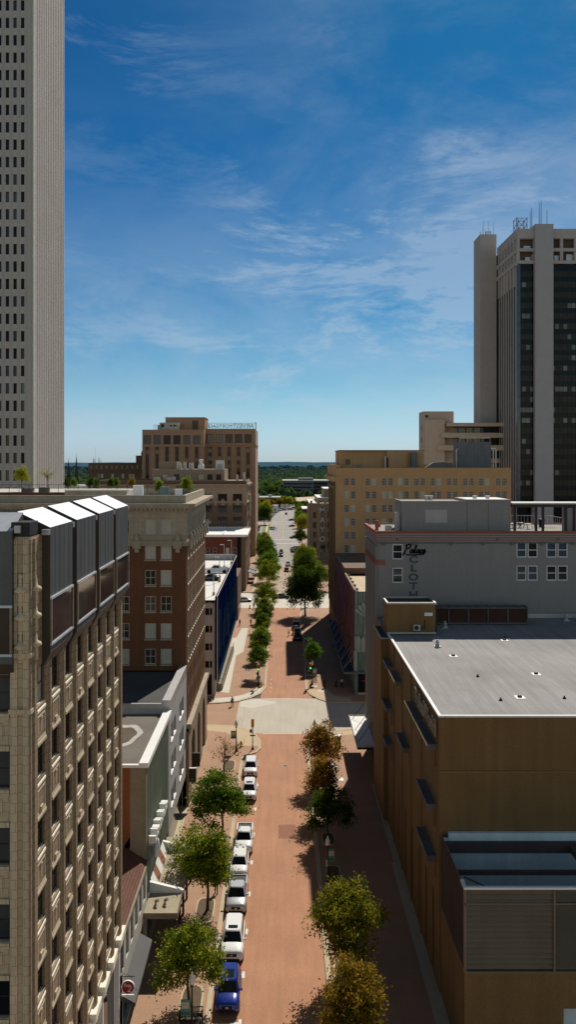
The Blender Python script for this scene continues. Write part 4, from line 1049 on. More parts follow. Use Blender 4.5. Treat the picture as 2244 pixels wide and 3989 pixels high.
# ================================================================== R1: ochre precast newspaper block
T = thing('ochre_block', 'windowless ochre brown block with grey flat roof, concrete hoods and raised letters', 'building', (30, 85, 0))
XW, ya, yb, zt = 13.1, 68.0, 112.0, 22.9
rec = [(y, y + .9, .6, 7.5 - .3 * 0) for y in (70.2, 73.6, 77.4, 81.6, 86, 90.6, 95.4)]
b = MB(); b.wall('W', XW, ya, yb, 0, zt, rec, .5); b.wall('S', ya, XW, 60, 0, zt); b.wall('E', 60, ya, yb, 0, zt); b.wall('N', yb, XW, 60, 0, zt)
part('wall', b, M['tulsa'], T)
b = MB()
for y in (76.4, 82.2, 88.3, 94.6, 100.2): b.box(XW - .10, XW, y - .02, y + .5, 0, zt - .3)
b.box(XW, 60, ya - .06, ya, 18.28, 18.48)
part('pilaster', b, M['tulsa'], T)
b = MB(); b.box(XW, 60, ya - .09, ya - .06, 18.3, 18.42)
for i in range(13):
    x = 16.25 + 3.55 * i; b.box(x - .02, x + .02, ya - .012, ya, 0, 18.28)
part('panel_joint', b, M['joint'], T)
for r_ in rec:
    b = MB(); b.quad((XW + .45, r_[0], .6), (XW + .45, r_[1], .6), (XW + .45, r_[1], 2.6), (XW + .45, r_[0], 2.6)); part('slot_window', b, M['glass'], T)
b = MB(); b.quad((XW, ya, zt - .15), (60, ya, zt - .15), (60, yb, zt - .15), (XW, yb, zt - .15)); part('roof', b, M['membrane'], T)
b = MB(); b.box(XW - .06, 60, ya - .06, ya + .16, zt - .02, zt + .13); b.box(XW - .06, XW + .2, ya + .16, 101, zt - .02, zt + .13); part('coping', b, M['coping'], T)
for (y0, y1, z, w) in ((75.4, 81.7, 20.2, 1), (69.0, 75.0, 20.2, 1), (88.7, 93.8, 20.2, 1), (95.0, 99.7, 20.2, 0), (82.9, 88.1, 15.0, 0), (96.0, 100, 15.1, 0), (96.0, 99.6, 10.9, 0), (69.2, 74.9, 15.1, 0), (69.2, 74.9, 10.75, 0)):
    b = MB(); b.box(XW - .8, XW, y0, y1, z - .38, z); b.box(XW - .8, XW - .7, y0, y1, z, z + .1); b.box(XW - .7, XW, y0, y0 + .1, z, z + .1)
    h = b.obj('hood', [M['hood']], T); h.location = -T.location
    if w:
        b = MB(); b.box(XW - .84, XW - .8, y0 - .02, y1, z - .04, z + .12); e = b.obj('hood_edge', [M['hoodedge']], h, True)
    b = MB(); b.box(XW - .12, XW - .001, y0 + .3, y1 - .3, z - 1.9, z - .4); part('hood_recess', b, M['hoodedge' if False else 'tulsa'], T)
t1 = text('Tulsa', 2.0, (XW - .18, 76.6, 21.65), (R(90), 0, R(-90)), M['limestone'], T, .07, bold=.03, sx=1.15)
text('World', 2.0, (XW - .18, 71.4, 21.65), (R(90), 0, R(-90)), M['limestone'], T, .07, bold=.03, sx=1.05)
# louvred enclosure in front
b = MB(); b.wall('W', 13.25, 59.2, 68, 0, 7.3); b.wall('S', 59.2, 13.25, 60, 0, 7.3, [(20.4, 27, 1.2, 4.6)], .8); b.wall('E', 60, 59.2, 68, 0, 7.3); part('lower_wall', b, M['tulsa'], T)
b = MB(); b.quad((20.4, 59.9, 1.2), (27, 59.9, 1.2), (27, 59.9, 4.6), (20.4, 59.9, 4.6)); part('pale_opening', b, M['bluewall'], T)
b = MB()
for i in range(9): x = 13.9 + 3.55 * i * .78; b.box(x - .02, x + .02, 59.185, 59.2, 0, 7.2)
part('lower_joint', b, M['joint'], T)
E_ = thing('louvred_enclosure', 'open topped brown louvred plant enclosure on the low front of the ochre block', 'plant enclosure', (20, 63, 7.3))
b = MB()
b.wall('W', 13.3, 59.2, 67.9, 7.3, 13.3); b.wall('S', 59.25, 13.3, 45, 7.3, 13.3)
part('back_sheet', b, M['louver'], E_)
b = MB()
for i in range(15):
    z = 7.55 + i * .385
    b.extr([(59.22, z + .30), (59.02, z + .06), (59.06, z), (59.24, z + .1)], 'x', 13.3, 19.6)
part('louvre_blade', b, M['louver'], E_)
b = MB()
for i in range(34): z = 7.6 + i * .165; b.extr([(59.22, z + .12), (59.08, z + .02), (59.24, z + .04)], 'x', 19.7, 45)
b.box(19.6, 19.75, 58.95, 59.3, 7.4, 13.2); b.box(22.1, 22.2, 58.98, 59.1, 7.4, 12.2)
part('fine_louvre', b, M['louver'], E_)
b = MB(); b.box(13.16, 13.34, 59.0, 59.25, 7.3, 13.3); b.box(13.2, 45, 59.0, 59.22, 12.2, 12.3); b.box(13.2, 45, 58.97, 59.25, 7.28, 7.42); part('corner_post', b, M['louver'], E_)
b = MB()
for i in range(24): y = 59.6 + i * .35; b.box(13.24, 13.3, y, y + .12, 7.3, 13.2)
part('side_rib', b, M['rust'], E_)
b = MB(); b.box(13.15, 45, 58.95, 59.2, 13.3, 13.46); b.box(13.15, 13.4, 59.2, 60.2, 13.3, 13.46); b.box(13.4, 14.0, 59.25, 59.7, 13.3, 13.5, 1); part('coping', b, [M['coping'], M['tan']], E_)
b = MB(); b.box(13.8, 45, 67.5, 67.9, 12.9, 13.5); b.quad((13.4, 67.6, 7.4), (45, 67.6, 7.4), (45, 67.6, 13.1), (13.4, 67.6, 13.1)); b.quad((13.36, 59.4, 7.35), (45, 59.4, 7.35), (45, 67.6, 7.35), (13.36, 67.6, 7.35)); part('lining', b, M['bluewall'], E_)
b = MB(); b.box(13.5, 45, 67.2, 67.5, 12.0, 12.85); b.box(13.6, 45, 63.0, 63.3, 12.3, 12.6); b.box(23.6, 24.1, 59.3, 67.5, 12.2, 12.7); b.tube((24.2, 67.2, 12.6), (29, 60, 12.6), .28, n=6); b.tube((14, 62.8, 12.3), (23.8, 60, 9), .05, n=5); b.tube((24, 63, 12.3), (18, 60, 9), .05, n=5); part('steel_beam', b, M['rust'], E_)
# roof box, stepped corner, strip of louvres
T2 = thing('roof_stair_box', 'ochre stair box on the roof of the ochre block with a small white notice', 'roof box', (16, 103, zt))
b = MB(); b.box(13.12, 19.0, 101.0, 105.5, zt - .1, 26.6, 0, 'DU'); b.quad((13.12, 101, 26.4), (19, 101, 26.4), (19, 105.5, 26.4), (13.12, 105.5, 26.4), 1); part('wall', b, [M['tulsa'], M['roofdark']], T2)
b = MB(); parapet(b, 13.0, 19.1, 100.9, 105.6, 26.55, 26.75, .22); b.box(13.1, 19.05, 100.85, 100.98, zt, zt + .22); part('coping', b, M['galv'], T2)
b = MB(); b.box(17.65, 18.65, 100.9, 100.98, 25.1, 25.5); part('notice', b, M['white'], T2)
b = MB(); b.box(19.06, 19.3, 101.5, 101.7, zt, 26.4); b.tube((17.7, 100.9, 23.6), (17.7, 100.9, 24.6), .05); b.tube((17.2, 100.9, 23.6), (17.7, 100.9, 23.6), .05); part('pipe', b, M['dark'], T2)
t = thing('air_conditioner', 'small beige wall air conditioner beside the white notice', 'air conditioner', (16.6, 100.7, 23.6))
b = MB(); b.box(16.25, 17.1, 100.55, 100.97, 23.35, 24.05); part('case', b, M['lwall'], t)
b = MB(); b.tube((16.62, 100.54, 23.7), (16.62, 100.5, 23.7), .27, n=14); b.box(17.1, 17.4, 100.6, 100.97, 23.5, 23.75); part('fan_grille', b, M['dark'], t)
b = MB(); b.box(12.2, 13.09, 100.1, 107.9, 15, 22.5, 0, 'U'); b.quad((12.2, 100.1, 22.4), (13.09, 100.1, 22.4), (13.09, 107.9, 22.4), (12.2, 107.9, 22.4), 1); b.box(12.15, 12.3, 100.0, 108, 22.45, 22.6, 2); b.box(12.3, 13.09, 100.0, 100.2, 22.45, 22.6, 2); b.box(12.6, 13.09, 100.6, 111, 0, 15)
part('corner_bay', b, [M['tulsa'], M['roofdark'], M['galv']], T)
T3 = thing('louvre_strip', 'long low row of brick brown louvres below the painted letters', 'vent housing', (25, 108, zt))
b = MB(); b.box(19.4, 32.3, 107.6, 109.4, zt - .1, 24.9); part('housing', b, M['dkbrick'], T3)
b = MB()
for i in range(14): z = 23.05 + i * .125; b.extr([(107.58, z + .1), (107.48, z), (107.6, z + .02)], 'x', 19.5, 32.2)
part('louvre', b, M['redbrown'], T3)
b = MB()
for i in range(6): x = 19.4 + i * 2.58; b.box(x - .06, x + .06, 107.42, 107.6, zt, 24.9)
for i in range(11): x = 19.8 + i * 1.25; b.box(x - .04, x + .04, 107.5, 109.4, 24.98, 25.06)
b.box(19.35, 32.35, 107.4, 109.5, 24.85, 24.98); b.box(19.35, 32.35, 107.35, 107.6, zt - .05, zt + .12)
part('frame', b, M['hood'], T3)
b = MB(); b.box(32.4, 60, 111.6, 111.95, zt - .1, zt + .5); part('base_flashing', b, M['galv'], T)
vents = [(18.0, 94.4, .62, 'grey stacked roof ventilator by the white edge of the grey roof', 'galv'), (31.8, 71.2, .75, 'capped roof ventilator close to the near edge of the grey roof', 'galv'), (21.0, 105.2, .7, 'round roof ventilator standing in front of the louvre strip', 'galv'), (38.2, 110.0, .75, 'squat ventilator in the roof shade below the paired windows', 'galv'), (40.3, 110.2, .75, 'squat ventilator nearest the picture edge in the roof shade', 'galv')]
for (x, y, s, lab, m_) in vents:
    z = zt - .15
    bb = MB(); bb.box(x - .55 * s, x + .55 * s, y - .55 * s, y + .55 * s, z, z + .12); bb.lathe(x, y, [(q[0] * s, z + .12 + q[1] * s) for q in ((.45, 0), (.35, .28), (.22, .38), (.22, .5), (.42, .52), (.36, .73), (.18, .83), (.18, .9), (.28, .92), (.2, 1.13), (0, 1.18))], 12)
    tag(bb.obj('roof_ventilator', M[m_]), lab, 'ventilator')
for i, (x, y) in enumerate(((25.6, 82.3), (21.6, 74.2), (35, 87.5), (26.7, 98), (18.9, 90))):
    z = zt - .15
    bb = MB(); bb.box(x - .42, x + .42, y - .5, y + .5, z, z + .03); bb.lathe(x, y, [(.22, z + .04), (.2, z + .16), (0, z + .2)], 10, 1)
    tag(bb.obj('roof_drain', [M['coping'], M['dark']]), 'white square roof drain with dark dome on the grey roof', 'roof drain', 'roof drains on the grey roof')
for i, (x, y) in enumerate(((19.5, 81.3), (19.6, 73.2), (25.5, 73.8), (27, 99))):
    bb = MB(); bb.tube((x, y, zt - .15), (x, y, zt + .12), .07, n=8); bb.lathe(x, y, [(.2, zt - .15), (.12, zt - .05), (.1, zt)], 8)
    tag(bb.obj('vent_pipe', M['dark']), 'short dark vent pipe standing on the grey roof', 'vent pipe', 'vent pipes on the grey roof')
# ================================================================== Palace
T = thing('grey_painted_building', 'warm grey building with brick red roof stripes and painted vertical letters', 'building', (30, 119, 0))
XW, ya, yb, zt = 13.25, 112.1, 126, 34.4
wn_ = [(15.95, 31.75, 1.42, 2.05), (15.95, 28.55, 1.42, 2.05)]
for xc in (33.65, 37.75, 41.9): wn_ += [(xc + q, z, 1.36, 2.05) for q in (-.77, .77) for z in (32.0, 28.85)]
wW = [(y, z, 1.3, 2.1) for z in (31.4, 28.3, 25.1, 21.9, 18.7, 15.5, 12.3, 9.1) for y in (113.9, 116.4, 119.0, 121.6, 124.2)]
b = MB(); b.wall('S', ya, XW, 58, 0, 33.1, holes(wn_), .2); b.wall('W', XW, ya, yb, 5, 33.1, holes(wW), .3); b.wall('N', yb, XW, 58, 0, 33.1); b.wall('E', 58, ya, yb, 0, 33.1); b.wall('W', XW + .4, ya, yb, 0, 5)
part('wall', b, M['palace'], T)
windows(T, 'S', ya, wn_, M['white'], [M['bluegl'], M['glass2'], M['glass']], 1, 2, .13, inset=.12)
windows(T, 'W', XW, wW, M['lwall'], [M['glass2'], M['blind']], 1, 2, .1)
for i in range(6): y = 112.6 + i * 2.6; b = MB(); b.box(XW - .3, XW, y - .4, y + .4, 4.9, 32.6); part('pilaster', b, M['palace'], T)
for i in range(4):                                        # stepped, striped cornice
    b = MB(); e = .08 + .1 * i; z = 33.1 + .33 * i
    b.box(XW - e, 58, ya - e, yb + e, z, z + .33); part('cornice', b, M['palace'], T)
    b = MB(); b.box(XW - e - .04, 58, ya - e - .04, yb + e, z + .20, z + .325); part('red_stripe', b, M['redstripe'], T)
b = MB(); parapet(b, XW - .4, 58, ya - .42, yb + .4, 34.38, 34.62, .35); part('coping', b, M['redstripe'], T)
b = MB(); b.quad((XW, ya, 34.4), (58, ya, 34.4), (58, yb, 34.4), (XW, yb, 34.4)); part('roof', b, M['roofwhite'], T)
b = MB()
for i in range(5): z = 29.95 + i * .16; b.box(XW - .36, 14.25, ya - .06, ya - .0, z, z + .09); b.box(XW - .36, XW - .3, ya, yb, z, z + .09)
part('corner_stripe', b, M['redstripe'], T)
b = MB(); b.tube((XW, ya - .12, 32.98), (58, ya - .12, 32.98), .06, n=6)
for x in (14.0, 18.1, 23.2, 27.6, 31.6, 35.7, 39.9): b.tube((x, ya - .3, 32.9), (x, ya - .05, 32.9), .24, n=10)
for x in (15.8, 29.6, 37.8): b.box(x - .18, x + .18, ya - .28, ya - .1, 33.3, 33.6)
part('floodlight_rail', b, M['greenlight'], T)
def stroke_letters(strokes, x0, z0, s, y, m_, r=.09):
    bb = MB()
    for st in strokes:
        for (a, c), (a2, c2) in zip(st, st[1:]):
            p, q = Vector((x0 + a * s + .25 * c * s, y, z0 + c * s)), Vector((x0 + a2 * s + .25 * c2 * s, y, z0 + c2 * s))
            d = (q - p).normalized(); nrm = Vector((-d.z, 0, d.x)) * r
            p -= d * r * .6; q += d * r * .6
            bb.quad(p + nrm, p - nrm, q - nrm, q + nrm)
    return bb
Pal = [[(.05, .0), (.12, 1.0), (.0, 1.15), (-.05, 1.0), (.1, 1.2), (.5, 1.25), (.68, 1.05), (.55, .75), (.2, .65)], [(-.1, -.1), (.05, .0)],
       [(1.05, .5), (.85, .5), (.75, .25), (.85, .05), (1.05, .12), (1.12, .5), (1.1, .1), (1.22, .05)], [(1.22, .05), (1.4, .5), (1.48, 1.1), (1.38, 1.1), (1.35, .2), (1.5, .05), (1.6, .15)],
       [(1.95, .5), (1.75, .5), (1.62, .25), (1.75, .05), (1.92, .12), (2.0, .5), (1.98, .1), (2.1, .05)], [(2.42, .45), (2.3, .52), (2.15, .3), (2.25, .05), (2.45, .12)], [(2.45, .12), (2.6, .3), (2.8, .4), (2.72, .54), (2.56, .4), (2.58, .1), (2.75, .05), (2.95, .25)],
       [(2.9, .25), (2.75, -.12), (1.6, -.22), (.35, -.22)], [(-.15, -.25), (-.05, .0), (.02, .2)]]
b = stroke_letters(Pal, 16.85, 31.55, .97, ya - .012, M['script'], .105); part('painted_script', b, M['script'], T)
for i, ch in enumerate('CLOTH'):
    text(ch, 1.28, (18.1, ya - .02, 30.66 - i * 1.2), (R(90), 0, 0), M['signgray'], T, .004, bold=.05, name='painted_letter', sx=1.35)
T2 = thing('roof_penthouse', 'long plain grey penthouse box on the striped grey building', 'roof box', (24, 117, 34.4))
b = MB(); b.box(16.75, 31.8, 113.6, 121, 34.4, 38.5); b.box(25.75, 25.8, 113.58, 113.6, 34.5, 38.4, 1); b.box(28.7, 28.74, 113.58, 113.6, 34.5, 38.4, 1); b.box(20, 23, 113.585, 113.6, 35.6, 37.4, 2); part('wall', b, [M['palace'], M['dark'], M['slab']], T2)
b = MB(); b.box(16.65, 31.9, 113.5, 113.75, 38.5, 38.62); b.box(16.65, 16.95, 113.75, 121, 38.5, 38.62); b.box(25.5, 31.9, 113.55, 121, 38.5, 38.8); b.box(25.8, 31.6, 113.9, 120.6, 38.78, 38.84, 1); part('coping', b, [M['palace'], M['roofwhite']], T2)
b = MB(); b.box(15.9, 16.5, 114.5, 115.0, 34.4, 37.0); b.box(14.6, 15.3, 114.5, 115.2, 34.4, 35.2); b.box(15.2, 15.5, 114.6, 115, 34.4, 35.1); tag(b.obj('roof_unit', M['lwall']), 'pale narrow plant cabinets at the street end of the penthouse', 'roof unit')
b = MB(); b.box(13.1, 13.5, 113.6, 114.1, 33.0, 35.9); b.box(13.05, 13.75, 113.4, 114.1, 35.0, 35.6); tag(b.obj('corner_post', M['redstripe']), 'brick red post on the street corner of the grey roof', 'roof post')
for x in (20.6, 21.2, 27.4, 29.2): b = MB(); b.tube((x, 116, 38.6), (x, 116, 39.15), .28, n=10); b.tube((x, 116, 39.15), (x, 116, 39.25), .36, n=10); tag(b.obj('vent_pipe', M['galv']), 'shiny vent stack on the grey penthouse roof', 'vent pipe', 'vent stacks on the grey penthouse')
T2 = thing('roof_pergola', 'plum steel pergola with white roof edge over a sunny terrace', 'pergola', (40, 116, 34.4))
b = MB(); b.box(31.95, 58, 113.4, 116.4, 37.8, 38.2, 0); b.box(31.95, 58, 113.3, 116.5, 38.2, 38.4, 1); part('roof', b, [M['pergola'], M['roofwhite']], T2)
for x in (32.4, 35.35, 36.3, 39.4, 40.6): b = MB(); b.box(x - .14, x + .14, 113.5, 113.9, 34.4, 37.8); part('post', b, M['pergola'], T2)
b = MB(); b.box(39.7, 41.5, 113.7, 116, 34.4, 37.7); part('side_wall', b, M['palace'], T2)
T2 = thing('terrace_railing', 'thin pale railing around the sunny roof terrace', 'railing', (40, 124, 34.4))
b = MB()
for i in range(16): x = 33 + i * .5; b.tube((x, 124.6, 34.6), (x, 124.6, 35.9), .025, n=4)
for i in range(8): y = 117 + i; b.tube((40.8, y, 34.6), (40.8, y, 35.9), .03, n=4)
b.tube((33, 124.6, 35.9), (40.8, 124.6, 35.9), .04, n=5); b.tube((40.8, 117, 35.9), (40.8, 124.6, 35.9), .04, n=5); part('rail', b, M['lwall'], T2)
flat('terrace_lawn', [(37.0, 118.5), (40.0, 118.5), (40.0, 121), (37.0, 121)], 34.43, M['grass'])
b = MB(); b.lathe(38.6, 121.5, [(.4, 34.42), (.5, 35.5), (.42, 35.6), (0, 35.6)], 10); tag(b.obj('planter_pot', M['iron']), 'black tall pot beside the terrace lawn patch', 'pot')
for i, (x, y) in enumerate(((33.4, 118.5), (34.9, 119.8), (35.4, 117.6))):
    t = thing('terrace_table', 'small pale bistro table on the sunny roof terrace', 'table', (x, y, 34.42), 'bistro tables on the roof terrace')
    b = MB(); b.lathe(0, 0, [(.5, .70), (.5, .75), (0, .75)], 12); b.obj('table_top', M['white'], t, True)
    b = MB(); b.tube((0, 0, 0), (0, 0, .7), .05); b.tube((0, 0, 0), (0, 0, .04), .25); b.obj('base', M['dark'], t, True)
    for k in range(2):
        s_ = -1 if k else 1
        c = thing('terrace_chair', 'thin dark metal chair at a terrace table', 'chair', (x + .8 * s_, y + .1, 34.42), 'metal chairs on the roof terrace')
        b = MB(); b.box(-.22, .22, -.22, .22, .42, .46); b.obj('seat', M['dark'], c, True)
        b = MB(); b.box(.2 * s_ - .02, .2 * s_ + .02, -.22, .22, .46, .9); b.obj('backrest', M['dark'], c, True)
        for lx, ly in ((-.2, -.2), (.2, -.2), (-.2, .2), (.2, .2)): b = MB(); b.tube((lx, ly, 0), (lx, ly, .42), .02, n=5); b.obj('leg', M['dark'], c, True)
T = thing('marquee', 'wedge shaped white topped sidewalk marquee hung on rods', 'marquee', (12, 121, 4.5))
b = MB(); b.box(10.6, 13.2, 114, 127.8, 4.1, 4.5, 0); b.quad((10.7, 114.1, 4.52), (13.2, 114.1, 4.52), (13.2, 127.7, 4.52), (10.7, 127.7, 4.52), 1); part('deck', b, [M['dark'], M['roofwhite']], T)
b = MB(); parapet(b, 10.55, 13.2, 113.95, 127.85, 4.4, 4.66, .1); part('fascia', b, M['lwall'], T)
b = MB()
for y in (116, 121, 126): b.tube((10.9, y, 4.5), (13.2, y + .5, 7.4), .04, n=5)
part('hanger_rod', b, M['dark'], T)
b = MB(); b.quad((13.6, 113, .3), (13.6, 125.5, .3), (13.6, 125.5, 4), (13.6, 113, 4)); b_ = b.obj('shopfront_glass', M['glass'], T); b_.location = -T.location
# ================================================================== mural building
T = thing('mural_building', 'corner building with sea green ornamental front and tall colourful abstract mural side', 'building', (25, 178, 0))
XW, ya, yb, zt = 13.9, 155, 209.5, 19.6
b = MB(); b.wall('S', ya, XW, 45, 4.6, zt); b.wall('N', yb, XW, 45, 0, zt); b.wall('E', 45, ya, yb, 0, zt); b.wall('W', XW + .05, ya, yb, 0, zt + .1); part('wall', b, M['teal'], T)
b = MB(); b.box(XW + .05, 45, 180, 209.5, zt - .1, 20.8, 0); part('rear_block', b, M['dkbrick'], T)
b = MB(); b.quad((XW, ya, zt - .4), (45, ya, zt - .4), (45, 180, zt - .4), (XW, 180, zt - .4)); part('roof', b, M['tanroof'], T)
b = MB(); b.box(XW - .02, XW + .3, ya, 192, zt, zt + .25)
for i in range(7): y = 158 + i * 4.8; b.box(XW + .3, XW + 1.0, y, y + .35, zt - .3, zt + .15)
part('parapet', b, M['tan'], T)
mm = bpy.data.materials.new('abstract mural paint'); mm.use_nodes = True
nt = mm.node_tree; N, L = nt.nodes, nt.links
g_ = N.new('ShaderNodeNewGeometry'); mp = N.new('ShaderNodeMapping'); mp.inputs['Scale'].default_value = (1, .16, .05); L.new(g_.outputs['Position'], mp.inputs['Vector'])
n_ = N.new('ShaderNodeTexNoise'); n_.inputs['Scale'].default_value = 1.6; n_.inputs['Detail'].default_value = 6; n_.inputs['Distortion'].default_value = .8; L.new(mp.outputs[0], n_.inputs['Vector'])
cr = N.new('ShaderNodeValToRGB'); el_ = cr.color_ramp.elements
cols_ = [(.30, (.015, .03, .10)), (.40, (.07, .03, .07)), (.45, (.15, .04, .07)), (.50, (.23, .08, .085)), (.55, (.02, .02, .04)), (.60, (.24, .11, .02)), (.68, (.04, .13, .14))]
el_[0].position, el_[0].color = cols_[0][0], (*cols_[0][1], 1); el_[1].position, el_[1].color = cols_[-1][0], (*cols_[-1][1], 1)
for p_, c_ in cols_[1:-1]: e_ = el_.new(p_); e_.color = (*c_, 1)
L.new(n_.outputs['Fac'], cr.inputs[0]); L.new(cr.outputs[0], N['Principled BSDF'].inputs['Base Color']); N['Principled BSDF'].inputs['Roughness'].default_value = .9; N['Principled BSDF'].inputs['Specular IOR Level'].default_value = .05
b = MB(); b.box(XW - .12, XW + .04, ya + .5, yb, 4.8, zt + .05); part('mural_panel', b, mm, T)
b = MB()
for x in (14.2, 14.9, 15.25, 15.7, 16.1, 16.5, 16.9, 17.6): b.box(x - .1, x + .1, ya - .2, ya, 13.5, zt)
for k in range(-3, 4):
    a = k * .33; cx, cz = 16.3, 14.6
    p = [(cx + math.sin(a - .11) * .15, cz), (cx + math.sin(a - .13) * 2.6, cz + math.cos(a - .13) * 2.9), (cx + math.sin(a) * 2.8, cz + math.cos(a) * 3.2), (cx + math.sin(a + .13) * 2.6, cz + math.cos(a + .13) * 2.9), (cx + math.sin(a + .11) * .15, cz)]
    b.extr(p[::-1], 'y', ya - .5, ya - .2)
for i in range(5): x = 14.6 + i * .95; b.extr([(x - .45, 8.2), (x + .45, 8.2), (x + .45, 10.6), (x, 11.4), (x - .45, 10.6)], 'y', ya - .4 - .1 * (i % 2), ya)
for i in range(4): x = 14.9 + i * 1.2; b.add([(x - .3, ya, 9), (x + .3, ya, 9), (x, ya - .5, 9), (x, ya - .1, 5)], [(0, 2, 3), (2, 1, 3), (0, 1, 2)])
b.extr([(15.6, 11.6), (17.0, 11.6), (16.7, 14.6), (15.9, 14.6)], 'y', ya - .45, ya)
b.box(XW - .15, XW + .45, ya - .5, ya, 4.6, 8.5); b.box(XW, XW + .35, ya - .3, ya, 8.5, 11.2)
part('ornament', b, M['teal2'], T)
b = MB(); b.box(XW, XW + .6, ya - .2, ya + .4, 0, 4.6); b.box(17.6, 18.4, ya - .2, ya + .3, 0, 4.6); b.box(XW - .1, 45, ya - .25, ya, 4.2, 4.7); part('corner_pier', b, M['teal'], T)
b = MB(); b.quad((XW + .6, ya + .35, .5), (45, ya + .35, .5), (45, ya + .35, 4.3), (XW + .6, ya + .35, 4.3)); b.quad((XW + .45, ya + .4, .3), (XW + .45, yb, .3), (XW + .45, yb, 4.3), (XW + .45, ya + .4, 4.3)); part('shopfront_glass', b, M['glass'], T)
b = MB(); b.box(XW + .6, 19, ya - .1, ya + .2, 0, .5); part('sill_wall', b, M['lwall'], T)
b = MB(); b.box(15.3, 16.6, ya + .3, ya + .34, 2.5, 2.75); part('red_notice', b, M['red'], T)
T = thing('steel_canopy', 'long dark steel mesh canopy under the colourful mural', 'canopy', (12.8, 182, 4.5))
b = MB(); b.box(11.75, 12.0, 154, 206, 4.3, 4.6, 0); b.box(11.75, 19, 153.9, 154.3, 4.3, 4.6, 0)
for i in range(26): y = 155 + i * 2; b.box(12.0, 13.8, y, y + .12, 4.38, 4.5, 1)
part('frame', b, [M['greenlight'], M['dark']], T)
b = MB(); b.quad((12.0, 154.3, 4.4), (13.8, 154.3, 4.4), (13.8, 206, 4.4), (12.0, 206, 4.4)); b.quad((13.8, 154.3, 4.4), (19, 154.3, 4.4), (19, 154.9, 4.4), (13.8, 154.9, 4.4)); part('mesh_deck', b, M['dark'], T)
b = MB()
for i in range(7): y = 157 + i * 7; b.tube((12.0, y, 4.5), (13.8, y + 3, 7.6), .04, n=5); b.tube((12.0, y, 4.5), (13.8, y - 2, 7.6), .04, n=5)
part('hanger_rod', b, M['galv'], T)
for i, y in enumerate((176, 181, 190, 197)):
    bb = MB(); bb.box(11.2, 11.9, y, y + .1, 3.4, 4.2); bb.box(11.1, 11.95, y - .02, y + .12, 4.2, 4.28); tag(bb.obj('hanging_sign', M['greenlight']), 'small pale sign hung under the steel canopy edge', 'sign', 'signs under the steel canopy')
# ================================================================== yellow brick hotel
T = thing('yellow_brick_building', 'long yellow buff brick building with paired white windows and roof plant', 'building', (34, 223, 0))
XW, ya, yb, zt = 13.95, 210, 238.2, 42.5
pc = [16.3, 21.3] + [26.0 + 3.98 * i for i in range(8)]
pc = [GX(1122 + x * .7743, 210) for x in (312, 418, 501, 582, 664, 745, 827, 909, 989, 1075)]
rws = [GZ(1500 + y * .7743, 210) for y in (487, 553, 621, 689, 757, 824, 892)] + [17.5]
wn_ = [(x + dx, z, 1.18, 1.92) for z in rws[:7] for x in pc for dx in (-.82, .82)]
wn_ = [w for w in wn_ if not (w[1] < 31 and w[0] > 30)]
oth = [(x + dx, z, 1.18, 1.92) for z in rws[2:7] for x in pc for dx in (-.82, .82) if z < 31 and x > 30]
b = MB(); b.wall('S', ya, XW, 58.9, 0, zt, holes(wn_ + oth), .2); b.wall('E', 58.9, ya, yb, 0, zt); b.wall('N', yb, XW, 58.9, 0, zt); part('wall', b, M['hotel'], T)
windows(T, 'S', ya, wn_ + oth, M['winwhite'], [M['bluegl'], M['glass2'], M['blind']], 3, 3, .085, inset=.14, wt=[3, 3, 1.4])
wW = [(y, z, 1.3, 2.0) for z in rws + [14, 10.5] for y in (212.5, 216, 219.5, 223, 226.5, 230, 233.5)]
b = MB(); b.wall('W', XW, ya, yb, 0, zt - 1, holes(wW), .35)
for i in range(8): y = 210.3 + 3.5 * i; b.box(XW - .35, XW, y, y + .8, 5, 38)
b.box(XW - .45, XW, ya - .1, yb, 37.2, 37.9); b.box(XW - .4, XW, ya - .1, yb, 8.2, 8.8)
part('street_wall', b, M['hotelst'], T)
b = MB()
for u, z, w, h in wW: b.quad((XW + .3, u - w / 2, z - h / 2), (XW + .3, u + w / 2, z - h / 2), (XW + .3, u + w / 2, z + h / 2), (XW + .3, u - w / 2, z + h / 2))
part('street_window', b, M['glass'], T)
b = MB(); b.box(XW - 1.3, XW + 2.4, ya - .3, yb + 1, 39.6, 40.3); b.box(XW - .8, XW + 2.0, ya - .2, yb + .6, 39.0, 39.6); b.box(XW - .5, XW + .3, ya + .2, yb, 40.3, 43.4); b.box(XW + .3, XW + 1.2, ya + .5, ya + 4, 42.6, 43.2); part('cornice', b, M['hotel'], T)
b = MB(); b.quad((XW, ya, zt - .3), (58.9, ya, zt - .3), (58.9, yb, zt - .3), (XW, yb, zt - .3)); b.box(XW + 2.4, 58.9, ya - .02, ya + .3, zt, zt + .12); part('roof', b, M['roofbrown'], T)
b = MB(); b.box(15.6, 28.1, 219, 235, zt - .4, 47.0); b.box(28.1, 38.0, 218, 235, zt - .4, 47.0); b.box(33.4, 33.6, 217.6, 235, zt - .4, 47); b.box(38.0, 58.9, 227, 229, zt - .4, 43.4); part('penthouse', b, M['hotel'], T)
b = MB(); b.box(28.1, 28.5, 217.9, 218, zt, 45.2, 0); b.box(27.5, 27.95, 217.8, 218, zt, 45.6, 1); b.box(17.2, 18.4, 218.9, 219, 43.4, 44.8, 2); b.tube((31, 217.9, zt), (31, 217.9, 46.5), .1, n=6, m=1); part('penthouse_door', b, [M['black'], M['winwhite'], M['hotelst']], T)
b = MB(); b.box(15.4, 38.2, 217.9, 235.1, 47.0, 47.2); part('penthouse_coping', b, M['tan'], T)
